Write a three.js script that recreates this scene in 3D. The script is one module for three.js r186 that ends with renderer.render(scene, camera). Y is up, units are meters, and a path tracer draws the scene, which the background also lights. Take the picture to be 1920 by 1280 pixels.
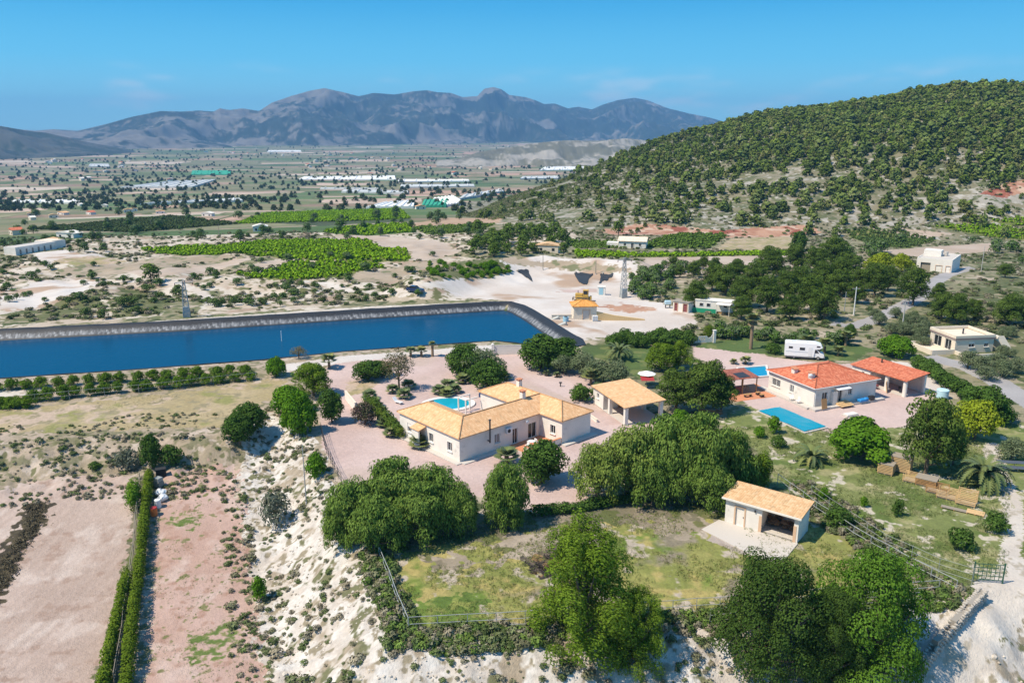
import * as THREE from 'three';
import { mergeGeometries } from 'three/addons/utils/BufferGeometryUtils.js';
import { RoundedBoxGeometry } from 'three/addons/geometries/RoundedBoxGeometry.js';

// ---------- camera, sky, sun, exposure ----------
const scene = new THREE.Scene();
const EYE = 40, PITCH = THREE.MathUtils.degToRad(14.69), FOC = 1507;      // a drone 40 m up, looking a little down
const camera = new THREE.PerspectiveCamera(2 * Math.atan(640 / FOC) * 180 / Math.PI, 1.5, 1, 30000);
camera.position.set(0, EYE, 0);
camera.lookAt(0, EYE - Math.sin(PITCH) * 100, -Math.cos(PITCH) * 100);
const renderer = new THREE.WebGLRenderer({ antialias: true });
renderer.toneMapping = THREE.LinearToneMapping;
renderer.toneMappingExposure = 1.24;
renderer.shadowMap.enabled = true;
const SUN_AZ = THREE.MathUtils.degToRad(20), SUN_EL = THREE.MathUtils.degToRad(55);   // light travels to +x and a little away
const sun = new THREE.DirectionalLight(new THREE.Color(1, 0.885, 0.71), 5.0);
sun.position.set(-Math.cos(SUN_EL) * Math.cos(SUN_AZ) * 400, Math.sin(SUN_EL) * 400, Math.cos(SUN_EL) * Math.sin(SUN_AZ) * 400 - 150);
sun.target.position.set(0, 0, -150);
sun.castShadow = true; sun.shadow.mapSize.set(4096, 4096);
Object.assign(sun.shadow.camera, { left: -260, right: 260, top: 260, bottom: -260, near: 1, far: 1200 });
scene.add(sun, sun.target);

// ---------- random numbers and noise ----------
let seedState = 7;
const seed = (s) => { seedState = s >>> 0; };
const rnd = () => { seedState = (seedState + 0x6d2b79f5) | 0; let t = Math.imul(seedState ^ (seedState >>> 15), 1 | seedState); t = (t + Math.imul(t ^ (t >>> 7), 61 | t)) ^ t; return ((t ^ (t >>> 14)) >>> 0) / 4294967296; };
const rr = (a, b) => a + (b - a) * rnd();
const pick = (a) => a[Math.floor(rnd() * a.length)];
seed(11);
const LAT = new Float32Array(65536); for (let i = 0; i < 65536; i++) LAT[i] = rnd();
function N(x, y) {
  const ix = Math.floor(x), iy = Math.floor(y); let a = x - ix, b = y - iy; a = a * a * (3 - 2 * a); b = b * b * (3 - 2 * b);
  const x0 = ix & 255, x1 = (ix + 1) & 255, y0 = (iy & 255) << 8, y1 = ((iy + 1) & 255) << 8;
  const p = LAT[y0 + x0], q = LAT[y0 + x1], r = LAT[y1 + x0], s = LAT[y1 + x1];
  return p + (q - p) * a + (r - p) * b + (p - q - r + s) * a * b;
}
const fbm = (x, y) => (N(x, y) * 8 + N(x * 2.03 + 17, y * 2.03 + 5) * 4 + N(x * 4.1 + 31, y * 4.1 + 77) * 2 + N(x * 8.3 + 9, y * 8.3 + 3)) / 15;
const fbm3 = (x, y) => (N(x, y) * 4 + N(x * 2.03 + 17, y * 2.03 + 5) * 2 + N(x * 4.1 + 31, y * 4.1 + 77)) / 7;
const ss = (a, b, x) => { const t = Math.min(1, Math.max(0, (x - a) / (b - a))); return t * t * (3 - 2 * t); };
const lerp = (a, b, t) => a + (b - a) * t;
const table = (t, x) => { if (x <= t[0][0]) return t[0][1]; for (let i = 1; i < t.length; i++) if (x < t[i][0]) return lerp(t[i - 1][1], t[i][1], (x - t[i - 1][0]) / (t[i][0] - t[i - 1][0])); return t[t.length - 1][1]; };

// sky: clear blue air, paler towards the horizon, a few thin wisps low down
{
  const W = 2048, Hh = 1024, d = new Float32Array(W * Hh * 4);
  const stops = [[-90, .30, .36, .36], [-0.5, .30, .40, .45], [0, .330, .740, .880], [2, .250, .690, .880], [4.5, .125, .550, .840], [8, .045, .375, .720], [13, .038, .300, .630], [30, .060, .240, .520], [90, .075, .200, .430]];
  for (let j = 0; j < Hh; j++) {
    const el = ((j + .5) / Hh - .5) * 180; let k = 1; while (k < stops.length - 1 && stops[k][0] < el) k++;
    const A = stops[k - 1], B = stops[k], t = Math.min(1, Math.max(0, (el - A[0]) / (B[0] - A[0])));
    for (let i = 0; i < W; i++) {
      const az = (i + .5) / W * 360, o = (j * W + i) * 4;
      let c = 0;
      if (el > 0.6 && el < 12) {                                       // cirrus streaks
        const ca = Math.cos(az * Math.PI / 180) * 9, sa = Math.sin(az * Math.PI / 180) * 9;
        const s = fbm(ca * 1.3 + 40 + el * .12, sa * 1.3 + el * .9 + 9), fine = fbm(ca * 3 + 3, sa * 3 + el * 3.4);
        c = ss(.53, .78, s * .75 + fine * .25) * ss(.6, 1.6, el) * (1 - ss(2.8, 4.6, el)) * .6;
      }
      for (let q = 0; q < 3; q++) d[o + q] = lerp(lerp(A[q + 1], B[q + 1], t), [.62, .76, .86][q], c);
      d[o + 3] = 1;
    }
  }
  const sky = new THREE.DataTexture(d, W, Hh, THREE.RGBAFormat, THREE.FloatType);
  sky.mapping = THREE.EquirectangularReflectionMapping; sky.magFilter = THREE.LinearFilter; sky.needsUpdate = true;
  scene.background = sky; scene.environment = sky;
}
scene.fog = new THREE.FogExp2(new THREE.Color(.24, .54, .95), 0.000098);

// ---------- from a pixel of the survey picture (1920 x 1280) to a point of the land ----------
const cP = Math.cos(PITCH), sP = Math.sin(PITCH);
const ray = (px, py) => { const u = (px - 960) / FOC, v = (640 - py) / FOC; return [u, v * cP - sP, -(cP + v * sP)]; };
const G = (px, py, h = 0) => { const d = ray(px, py), t = (h - EYE) / d[1]; return [d[0] * t, d[2] * t]; };      // [x, z] on the level h
const depthOf = (x, y, z) => -z * cP - (y - EYE) * sP;

// polygons: signed distance, negative inside
function sdPoly(P, x, z) {
  let d = 1e18, inside = false;
  for (let i = 0, j = P.length - 1; i < P.length; j = i++) {
    const ax = P[j][0], az = P[j][1], bx = P[i][0], bz = P[i][1], ex = bx - ax, ez = bz - az, wx = x - ax, wz = z - az;
    const t = Math.min(1, Math.max(0, (wx * ex + wz * ez) / (ex * ex + ez * ez))), dx = wx - ex * t, dz = wz - ez * t;
    d = Math.min(d, dx * dx + dz * dz);
    if ((az > z) !== (bz > z) && x < ex * (z - az) / ez + ax) inside = !inside;
  }
  return inside ? -Math.sqrt(d) : Math.sqrt(d);
}
function distLine(P, x, z) {
  let d = 1e18;
  for (let i = 1; i < P.length; i++) {
    const ax = P[i - 1][0], az = P[i - 1][1], ex = P[i][0] - ax, ez = P[i][1] - az, t = Math.min(1, Math.max(0, ((x - ax) * ex + (z - az) * ez) / (ex * ex + ez * ez)));
    d = Math.min(d, Math.hypot(x - ax - ex * t, z - az - ez * t));
  }
  return d;
}

// ---------- the land ----------
const pts = (list, h = 0) => list.map(([a, b]) => G(a, b, h));
// edge of the terrace that carries the villa, the paddock and the upper field; left of and below it the land is 5 m lower
const TERRACE = [...pts([[-500, 850], [100, 822], [260, 812], [420, 812], [505, 770], [560, 790], [600, 835], [640, 912], [690, 1022], [748, 1192], [985, 1186], [1350, 1160], [1790, 1120], [1835, 1092], [2300, 1092]]), [900, -60], [900, -900], [-900, -900]];
const WATER_LEVEL = -1.2;
const WATER = pts([[-420, 752], [-250, 739], [0, 719], [250, 702], [490, 684], [640, 668], [780, 658], [925, 647], [1000, 655], [1058, 663], [1070, 660], [1066, 654], [1048, 643], [1022, 626], [985, 600], [962, 587], [948, 582], [925, 583], [700, 597], [350, 620], [0, 638], [-250, 654], [-420, 664]], WATER_LEVEL);
const QUARRY_BANK = pts([[790, 553], [850, 528], [930, 508], [1010, 500], [1100, 505], [1185, 512]], 0);
const VALLEY = [[0, 0], [215, 0], [260, -1.5], [330, -5], [450, -10], [800, -33], [1500, -60], [3000, -76], [6000, -62], [9000, -45], [20000, -45]];
const skyline = (list) => list.map(([a, b]) => { const d = ray(a, b); return [Math.atan2(d[0], -d[2]), d[1] / Math.hypot(d[0], d[2])]; });
const HILL_TOP = skyline([[860, 398], [885, 394], [930, 380], [1000, 354], [1060, 334], [1130, 304], [1180, 287], [1240, 267], [1290, 252], [1340, 242], [1400, 227], [1460, 215], [1500, 211], [1560, 205], [1620, 197], [1660, 192], [1700, 182], [1740, 178], [1800, 172], [1850, 170], [1900, 172], [1950, 176], [2050, 186], [2300, 200], [2600, 230]]);
const HILL_A0 = HILL_TOP[0][0], HILL_A1 = HILL_TOP[HILL_TOP.length - 1][0];
const hillAt = (px) => { const d = ray(px, 400); return Math.atan2(d[0], -d[2]); };
const HILL_CREST = [[860, 600], [1000, 700], [1130, 800], [1300, 860], [1500, 880], [1700, 860], [1900, 840], [2600, 800]].map(([a, r]) => [hillAt(a), r]);
const HILL_FOOT = [[860, 590], [940, 470], [1040, 415], [1130, 395], [1300, 392], [1450, 395], [1600, 405], [1800, 420], [1920, 430], [2600, 430]].map(([a, r]) => [hillAt(a), r]);
function H(x, z) {
  const r = Math.hypot(x, z); let h = table(VALLEY, r);
  const n1 = fbm3(x * .11 + 3, z * .11 + 8) - .5;
  if (r < 300) {
    const dt = sdPoly(TERRACE, x, z);
    if (dt > 0) {
      const up = ss(72, 99, -z) * (x < -20 ? 1 : 0), s = ss(0, lerp(10.5, 7.2, up), dt); h -= lerp(5.2, 2.6, up) * s;
      const onSlope = ss(0, 2, dt) * (1 - ss(9.5, 12.5, dt)), front = x > -12 ? 1 : 0;
      h += (fbm(x * .55, z * .55) - .5) * 1.5 * Math.max(onSlope, front * ss(0, 2, dt)) ;
      if (x > -8) h -= ss(8, 40, dt) * 1.5;
    } else h += n1 * .25;
  }
  if (r > 120 && r < 420) {
    const dw = sdPoly(WATER, x, z);
    if (dw < 17) {
      const bank = dw < 0 ? WATER_LEVEL - Math.min(3.2, -dw * .55) : lerp(WATER_LEVEL, .45, ss(-.6, 2.7, dw));
      h = dw < 5.5 ? bank : lerp(bank, h, ss(5.5, 17, dw));
    } else if (r > 165 && x < 40) {
      const m = ss(17, 34, dw) * (1 - ss(300, 420, r)) * (1 - ss(5, 40, x));
      h += ((fbm(x * .045 + 5, z * .045) - .5) * 5.5 + n1 * 1.2) * m;
    }
    const dq = distLine(QUARRY_BANK, x, z);
    if (dq < 16) h += 4.2 * Math.pow(1 - ss(1.5, 13, dq), 1.2);
  }
  if (r > 350) {
    const a = Math.atan2(x, -z);
    if (a > HILL_A0 && a < HILL_A1 + .3) {
      const rf = table(HILL_FOOT, a), rc = table(HILL_CREST, a), hc = EYE + rc * table(HILL_TOP, a), base = table(VALLEY, rf);
      if (r > rf) {
        const s = (r - rf) / (rc - rf), k = s < 1 ? Math.pow(Math.sin(s * Math.PI / 2), 1.12) : Math.max(-.3, 1 - (s - 1) * 1.7);
        const taper = ss(HILL_A0, HILL_A0 + .05, a), up = s < 1 ? lerp(base, hc, k) : lerp(h, hc, Math.max(0, k)), rough = (fbm(x * .013, z * .013) - .5) * 15 + (fbm(x * .05 + 9, z * .05) - .5) * 5;
        h = lerp(h, Math.max(h, up + rough * ss(0, .18, s) * (1 - ss(.7, .97, s)) * Math.min(1, (hc - base) / 50)), taper);
      }
    }
  }
  if (r > 420 && r < 3000) h += (fbm(x * .006, z * .006) - .5) * 5 * ss(420, 900, r);
  return h;
}
function T(px, py, far = 9000) {          // the point of the land seen at a pixel
  const d = ray(px, py); let t = 42, prev = 42;
  for (; t < far; t *= 1.02) { if (EYE + d[1] * t < H(d[0] * t, d[2] * t)) break; prev = t; }
  for (let i = 0; i < 14; i++) { const m = (prev + t) / 2; if (EYE + d[1] * m < H(d[0] * m, d[2] * m)) t = m; else prev = m; }
  return new THREE.Vector3(d[0] * t, H(d[0] * t, d[2] * t), d[2] * t);
}
const onLand = (x, z, dy = 0) => new THREE.Vector3(x, H(x, z) + dy, z);

// ---------- naming ----------
const taken = new Map();
const numbered = (n) => { const k = taken.get(n) ?? 0; taken.set(n, k + 1); return k ? n + '_' + String(k).padStart(3, '0') : n; };
function tag(o, label, category, group, kind) {
  if (label) o.userData.label = label; if (category) o.userData.category = category; if (group) o.userData.group = group; if (kind) o.userData.kind = kind;
  return o;
}
function thing(name, label, category, pos = [0, 0, 0], turn = 0, group) {
  const o = new THREE.Group(); o.name = numbered(name); scene.add(o); o.position.set(...pos); o.rotation.y = turn;
  return tag(o, label, category, group);
}
function part(parent, name, geo, mat) {
  const m = new THREE.Mesh(Array.isArray(geo) ? merge(geo) : geo, mat); m.name = name; m.castShadow = m.receiveShadow = true; parent.add(m); return m;
}
function single(name, geo, mat, label, category, group, kind) {
  const m = part(scene, numbered(name), geo, mat); return tag(m, label, category, group, kind);
}
function merge(list) {
  const a = list.map((g) => { const q = g.index ? g.toNonIndexed() : g.clone(); for (const k of Object.keys(q.attributes)) if (!['position', 'normal', 'uv'].includes(k)) q.deleteAttribute(k); if (!q.attributes.uv) q.setAttribute('uv', new THREE.BufferAttribute(new Float32Array(q.attributes.position.count * 2), 2)); return q; });
  return mergeGeometries(a);
}
const instanced = (name, geo, mat, mats, cols, label, category) => {
  const m = new THREE.InstancedMesh(geo, mat, mats.length); m.name = numbered(name); m.castShadow = m.receiveShadow = true;
  mats.forEach((q, i) => { m.setMatrixAt(i, q); if (cols) m.setColorAt(i, cols[i]); });
  scene.add(m); return tag(m, label, category, null, 'stuff');
};

// ---------- materials ----------
const srgb = (r, g, b) => new THREE.Color().setRGB(r / 255, g / 255, b / 255, THREE.SRGBColorSpace);
const std = (c, rough = .9, more = {}) => new THREE.MeshStandardMaterial({ color: c, roughness: rough, ...more });
const lin = (r, g, b) => new THREE.Color(r, g, b);
function noiseTex(size, fn, srgbSpace = true) {
  const d = new Uint8Array(size * size * 4);
  for (let j = 0; j < size; j++) for (let i = 0; i < size; i++) { const c = fn(i / size, j / size, i, j), o = (j * size + i) * 4; d[o] = c[0]; d[o + 1] = c[1]; d[o + 2] = c[2]; d[o + 3] = 255; }
  const t = new THREE.DataTexture(d, size, size); t.wrapS = t.wrapT = THREE.RepeatWrapping; t.magFilter = THREE.LinearFilter; if (srgbSpace) t.colorSpace = THREE.SRGBColorSpace; t.needsUpdate = true; return t;
}
const wrapN = (u, v, k) => { const a = u * k, b = v * k; return lerp(lerp(fbm(a, b), fbm(a - k, b), u), lerp(fbm(a, b - k), fbm(a - k, b - k), u), v); };
// ---------- ground colours: what each piece of land is made of ----------
const SUNLIT = 1.60;                                     // sunlit horizontal white over albedo 1, to turn survey colours into base colours
const K = (r, g, b) => { const c = srgb(r, g, b); return [c.r / SUNLIT, c.g / SUNLIT, c.b / SUNLIT]; };
// a, b: two tones mixed at scale s; p: patches [colour, scale, from, to]; g: grain; rows: [turn, spacing, colour, share]
const SOIL = {
  chalk: { a: K(240, 228, 212), b: K(216, 198, 178), s: 5, g: .07, p: [[K(196, 170, 148), 9, .58, .7], [K(152, 142, 108), 1.6, .6, .68], [K(120, 122, 78), 2.6, .64, .7]] },
  chalkbare: { a: K(246, 238, 232), b: K(233, 220, 210), s: 7, g: .05, p: [[K(205, 176, 152), 14, .6, .74]] },
  slope: { a: K(246, 240, 233), b: K(226, 214, 202), s: 1.3, g: .14, p: [[K(168, 156, 132), .7, .6, .7], [K(128, 128, 92), 1.5, .63, .7], [K(190, 174, 152), 2.4, .64, .74]] },
  gravel: { a: K(236, 210, 203), b: K(224, 196, 188), s: 6, g: .08, p: [[K(222, 198, 186), 10, .58, .72]] },
  drive: { a: K(238, 213, 206), b: K(228, 201, 193), s: 8, g: .06, p: [] },
  fieldA: { a: K(220, 197, 184), b: K(206, 182, 168), s: 9, g: .08, p: [[K(190, 162, 146), 1.2, .58, .76], [K(228, 208, 196), 3, .54, .74]], rows: [1.45, 1.3, K(192, 166, 150), .22] },
  fieldB: { a: K(221, 188, 175), b: K(206, 170, 154), s: 7, g: .07, p: [[K(194, 156, 138), 1.0, .58, .74], [K(229, 202, 190), 3, .54, .74], [K(138, 138, 88), .8, .68, .74]], rows: [1.52, 1.7, K(220, 188, 168), .2] },
  dryfield: { a: K(208, 188, 150), b: K(190, 172, 128), s: 7, g: .14, p: [[K(218, 194, 172), 3, .52, .68], [K(164, 162, 100), 4, .56, .74], [K(172, 160, 126), 1.0, .58, .7]] },
  bank: { a: K(208, 188, 168), b: K(182, 166, 140), s: 2.2, g: .13, p: [[K(150, 144, 112), 1.1, .54, .66], [K(222, 204, 186), 2, .62, .7], [K(132, 130, 92), .8, .6, .7]] },
  paddock: { a: K(172, 170, 98), b: K(148, 154, 80), s: 3, g: .17, p: [[K(196, 180, 112), 2.2, .52, .68], [K(122, 146, 58), 3, .55, .7], [K(212, 198, 180), 1.5, .6, .7], [K(158, 148, 126), 4, .58, .72]] },
  greengrass: { a: K(122, 148, 62), b: K(100, 126, 50), s: 1.4, g: .18, p: [[K(156, 164, 84), 1.2, .54, .68]] },
  bareearth: { a: K(206, 190, 172), b: K(178, 164, 144), s: 3, g: .1, p: [[K(126, 128, 80), 1.4, .57, .63], [K(150, 140, 118), 2.4, .58, .66]] },
  weedy: { a: K(221, 188, 175), b: K(206, 170, 154), s: 7, g: .1, p: [[K(152, 152, 96), .4, .46, .66], [K(112, 134, 62), .6, .5, .68]] },
  greyearthshade: { a: K(150, 140, 118), b: K(128, 124, 98), s: 3, g: .13, p: [[K(108, 116, 66), 1.8, .56, .64], [K(168, 154, 134), 2, .62, .68]] },
  lawn: { a: K(150, 158, 94), b: K(130, 142, 78), s: 4, g: .16, p: [[K(176, 172, 122), 2.2, .52, .68], [K(110, 130, 60), 3, .55, .7], [K(222, 212, 192), 1.3, .64, .7]] },
  lushlawn: { a: K(98, 122, 60), b: K(88, 108, 54), s: 4, g: .12, p: [[K(128, 138, 78), 2.4, .58, .68]] },
  concrete: { a: K(214, 200, 190), b: K(202, 188, 178), s: 3, g: .04, p: [[K(190, 174, 160), 1.4, .64, .72]] },
  track: { a: K(243, 234, 224), b: K(228, 216, 204), s: 3, g: .06, p: [[K(206, 194, 176), 1.2, .65, .72]] },
  asphalt: { a: K(196, 192, 192), b: K(184, 180, 180), s: 6, g: .04, p: [] },
  burnt: { a: K(92, 84, 78), b: K(126, 112, 98), s: 1.5, g: .2, p: [[K(176, 140, 90), 1.2, .55, .66], [K(58, 52, 50), .9, .58, .66]] },
  straw: { a: K(70, 62, 46), b: K(100, 90, 66), s: .8, g: .25, p: [] },
  scrubland: { a: K(178, 166, 138), b: K(154, 148, 114), s: 8, g: .14, p: [[K(124, 130, 84), 1.6, .5, .64], [K(206, 190, 168), 5, .6, .7], [K(84, 96, 54), 1.8, .6, .66]] },
  scrubgreen: { a: K(126, 128, 84), b: K(108, 114, 68), s: 6, g: .13, p: [[K(90, 102, 54), 2.4, .54, .62], [K(176, 164, 136), 3, .62, .68]] },
  vineground: { a: K(128, 140, 66), b: K(112, 126, 54), s: 5, g: .1, p: [[K(168, 158, 108), 2, .64, .7]] },
  olivefield: { a: K(200, 182, 160), b: K(186, 168, 144), s: 6, g: .07, p: [[K(138, 140, 104), 2.6, .6, .68]] },
  redbank: { a: K(212, 166, 138), b: K(190, 136, 110), s: 5, g: .1, p: [[K(226, 196, 172), 4, .56, .66], [K(166, 96, 76), 9, .6, .7]] },
  strips: { a: K(216, 186, 158), b: K(206, 172, 142), s: 8, g: .05, p: [], rows: [1.05, 7, K(186, 150, 118), .4] },
  greenfield: { a: K(92, 132, 50), b: K(82, 118, 46), s: 14, g: .05, p: [] },
  darkgreenfield: { a: K(86, 98, 58), b: K(74, 86, 50), s: 14, g: .07, p: [] },
  palesoil: { a: K(220, 202, 186), b: K(206, 184, 164), s: 12, g: .05, p: [] },
  hillside: { a: K(156, 148, 122), b: K(136, 132, 100), s: 20, g: .16, p: [[K(184, 178, 166), 7, .56, .68], [K(110, 116, 78), 4, .5, .62], [K(204, 198, 188), 2.4, .62, .7]] },
};
const out3 = [0, 0, 0];
function soil(t, x, f) {
  const m = fbm3(x / t.s + 7, f / t.s + 3), k = ss(.25, .75, m); let r = lerp(t.a[0], t.b[0], k), g = lerp(t.a[1], t.b[1], k), b = lerp(t.a[2], t.b[2], k);
  for (let i = 0; i < t.p.length; i++) {
    const q = t.p[i], w = ss(q[2], q[3], fbm(x / q[1] + 13 * i + 50, f / q[1] + 29 * i));
    if (w > 0) { const c = q[0]; r += (c[0] - r) * w; g += (c[1] - g) * w; b += (c[2] - b) * w; }
  }
  if (t.rows) {
    const q = t.rows, u = (x * Math.sin(q[0]) - f * Math.cos(q[0]) + (fbm3(x * .05, f * .05) - .5) * 3) / q[1], w = ss(.2, .75, Math.abs(u - Math.floor(u) - .5) * 2) * q[3] * (.4 + 1.2 * N(x * .3, f * .09));
    r += (q[2][0] - r) * w; g += (q[2][1] - g) * w; b += (q[2][2] - b) * w;
  }
  const gr = 1 + (N(x * 7.7, f * 7.7) + N(x * 2.9 + 4, f * 2.9) - 1) * t.g * 1.6;
  out3[0] = r * gr; out3[1] = g * gr; out3[2] = b * gr;
}
// patches of land: [soil, ragged edge in metres, pixels of the survey picture on the land]
const LAND = [];
const land = (type, warp, px, h) => { const P = px.map(([a, b]) => { if (h === undefined) { const v = T(a, b); return [v.x, v.z]; } return G(a, b, h); }); LAND.push({ t: SOIL[type], w: warp, P, x0: Math.min(...P.map((p) => p[0])) - warp, x1: Math.max(...P.map((p) => p[0])) + warp, z0: Math.min(...P.map((p) => p[1])) - warp, z1: Math.max(...P.map((p) => p[1])) + warp }); };
const strip = (type, warp, width, px, h) => {           // a track of even width along a line of pixels
  const P = px.map(([a, b]) => { if (h === undefined) { const v = T(a, b); return [v.x, v.z]; } return G(a, b, h); }), L = [], R = [];
  P.forEach((p, i) => { const a = P[Math.max(0, i - 1)], b = P[Math.min(P.length - 1, i + 1)], l = Math.hypot(b[0] - a[0], b[1] - a[1]), nx = -(b[1] - a[1]) / l * width / 2, nz = (b[0] - a[0]) / l * width / 2; L.push([p[0] + nx, p[1] + nz]); R.unshift([p[0] - nx, p[1] - nz]); });
  const Q = [...L, ...R]; LAND.push({ t: SOIL[type], w: warp, P: Q, x0: Math.min(...Q.map((p) => p[0])) - warp, x1: Math.max(...Q.map((p) => p[0])) + warp, z0: Math.min(...Q.map((p) => p[1])) - warp, z1: Math.max(...Q.map((p) => p[1])) + warp });
};
// foreground, left
land('fieldA', 1.0, [[-300, 930], [0, 918], [60, 900], [250, 890], [262, 940], [235, 1100], [200, 1300], [-500, 1300]]);
land('fieldB', 1.0, [[300, 885], [440, 872], [456, 960], [468, 1080], [498, 1300], [265, 1300], [290, 1000]]);
land('dryfield', 1.2, [[-300, 790], [0, 770], [250, 745], [500, 712], [545, 712], [520, 745], [470, 760], [420, 800], [250, 805], [0, 812], [-300, 838]]);
land('straw', .9, [[50, 940], [92, 938], [88, 975], [60, 1010], [30, 1060], [0, 1135], [-30, 1140], [-30, 1060], [20, 1010], [30, 975]]);
land('weedy', 1.4, [[330, 955], [380, 958], [385, 980], [350, 1000], [325, 990]]);
land('weedy', 1.4, [[360, 1200], [420, 1165], [465, 1170], [430, 1215], [385, 1250], [340, 1235]]);
land('greyearthshade', .6, [[258, 895], [300, 885], [292, 1000], [262, 1130], [240, 1300], [170, 1300], [225, 1100], [250, 950]]);  // hedge strip: shade on the pink soil painted in as darker grey ground
// villa grounds
land('gravel', .3, [[600, 700], [640, 672], [700, 668], [930, 664], [990, 668], [1110, 700], [1130, 760], [1260, 790], [1270, 810], [1160, 880], [1080, 960], [960, 985], [900, 930], [700, 930], [645, 905], [603, 835], [600, 780]], 0);
land('drive', .3, [[930, 667], [985, 667], [1020, 690], [1070, 715], [1100, 760], [1120, 800], [1230, 785], [1262, 800], [1165, 870], [1110, 830], [1090, 760], [1000, 715]], 0);
land('dryfield', .5, [[650, 716], [690, 712], [712, 716], [690, 735], [650, 742]], 0);
land('lushlawn', .5, [[1090, 655], [1180, 645], [1225, 655], [1225, 700], [1200, 712], [1150, 680], [1090, 668]], 0);
land('chalkbare', .4, [[500, 692], [640, 672], [760, 664], [925, 650], [925, 660], [760, 672], [650, 682], [520, 702]], 0);
// paddock
land('paddock', .8, [[700, 1030], [760, 1000], [900, 975], [1080, 960], [1300, 950], [1450, 930], [1560, 1000], [1800, 1108], [1350, 1150], [985, 1176], [750, 1186]], 0);
land('greyearthshade', 1.6, [[700, 1010], [900, 960], [1100, 945], [1350, 930], [1360, 970], [1230, 985], [1080, 985], [960, 1010], [840, 1020], [735, 1040]], 0);
land('bareearth', 2.0, [[920, 1030], [990, 1000], [1060, 992], [1130, 1005], [1090, 1030], [960, 1058], [915, 1052]], 0);
land('bareearth', 1.6, [[1215, 985], [1330, 960], [1360, 965], [1330, 1010], [1260, 1005]], 0);
land('bareearth', 1.6, [[1370, 1055], [1450, 1060], [1460, 1090], [1400, 1100]], 0);
land('bareearth', 1.6, [[790, 1045], [880, 1038], [890, 1060], [820, 1085]], 0);
land('greengrass', 1.2, [[765, 1125], [850, 1115], [915, 1125], [915, 1160], [800, 1180], [760, 1165]], 0);
land('burnt', 1.2, [[988, 1045], [1030, 1030], [1090, 1032], [1108, 1050], [1085, 1068], [1030, 1085], [1000, 1078]], 0);
land('concrete', .12, [[1360, 978], [1425, 992], [1498, 1012], [1455, 1062], [1325, 1012]], 0);
// neighbour's land
land('lawn', .8, [[1345, 790], [1400, 760], [1480, 790], [1560, 812], [1700, 800], [1800, 790], [2100, 800], [2200, 1080], [1835, 1085], [1790, 1100], [1560, 985], [1450, 905], [1440, 860], [1370, 810]], 0);
land('drive', .3, [[1300, 648], [1350, 645], [1440, 668], [1560, 682], [1620, 680], [1660, 690], [1760, 700], [1790, 720], [1740, 745], [1720, 770], [1700, 800], [1560, 812], [1480, 790], [1400, 760], [1370, 730], [1380, 700], [1300, 668]], 0);
land('chalkbare', .5, [[1640, 672], [1700, 680], [1780, 705], [1800, 730], [1745, 738], [1700, 700]], 0);
land('lushlawn', .6, [[1300, 650], [1330, 640], [1400, 630], [1560, 640], [1640, 655], [1600, 678], [1480, 668], [1380, 660]], 0);
strip('track', .3, 1.0, [[1855, 830], [1852, 850], [1872, 905], [1890, 950], [1893, 1000], [1880, 1080]], 0);
strip('track', .3, 1.0, [[1868, 830], [1866, 850], [1892, 905], [1910, 950], [1912, 1000], [1896, 1080]], 0);
strip('track', .5, 4.2, [[1960, 1060], [1900, 1095], [1850, 1150], [1795, 1215], [1735, 1290], [1700, 1340]]);
strip('asphalt', .2, 4.5, [[1990, 790], [1900, 735], [1870, 715], [1820, 690], [1740, 668]], 0);
strip('asphalt', .2, 4.2, [[1560, 606], [1600, 612], [1640, 600], [1680, 580], [1720, 560], [1745, 535], [1775, 515], [1830, 500], [1930, 493]]);
land('scrubgreen', 2, [[1750, 560], [1930, 510], [2000, 640], [1930, 720], [1880, 690], [1700, 640]]);
// reservoir works
land('chalkbare', 1.5, [[960, 568], [800, 556], [880, 530], [930, 512], [1010, 502], [1190, 512], [1215, 560], [1300, 585], [1310, 610], [1250, 625], [1100, 640], [1070, 642]], 0);
land('redbank', 2.5, [[1125, 575], [1170, 568], [1230, 580], [1180, 588]], 0);
land('gravel', 1.5, [[1050, 540], [1120, 538], [1120, 544], [1050, 548]], 0);
strip('track', .3, 3.2, [[-300, 640], [0, 626], [350, 601], [700, 577], [940, 567]], .4);
strip('track', .3, 2.6, [[-60, 745], [60, 737], [90, 730]], 0);
// beyond the reservoir
strip('track', .6, 3, [[380, 592], [395, 568], [385, 553], [345, 535], [300, 528]]);
strip('track', .6, 3, [[215, 530], [330, 525], [480, 515], [640, 540], [760, 552], [860, 545]]);
strip('track', .6, 3, [[0, 590], [80, 560], [180, 530], [215, 530]]);
land('chalkbare', 2, [[0, 560], [60, 530], [130, 522], [190, 528], [150, 550], [60, 580], [0, 585]]);
land('chalk', 2, [[430, 520], [560, 530], [640, 545], [640, 575], [420, 590], [370, 590]]);
land('chalk', 2, [[140, 592], [205, 568], [245, 585], [200, 605]]);
land('scrubgreen', 1.5, [[0, 590], [140, 560], [210, 550], [190, 575], [120, 600], [0, 612]]);
land('scrubgreen', 2, [[230, 540], [300, 545], [330, 565], [300, 590], [210, 596], [200, 575]]);
land('olivefield', 1.5, [[100, 510], [260, 490], [400, 470], [430, 480], [330, 500], [200, 520]]);
land('palesoil', 1.0, [[205, 515], [300, 505], [440, 482], [478, 487], [300, 520]]);
land('palesoil', 1.0, [[310, 520], [540, 485], [556, 490], [440, 510], [400, 518]]);
land('olivefield', 1.2, [[640, 520], [760, 495], [860, 490], [770, 515], [700, 530], [640, 530]]);
land('olivefield', 1.2, [[940, 482], [1050, 487], [1190, 505], [1180, 512], [1010, 500], [945, 492]]);
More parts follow.
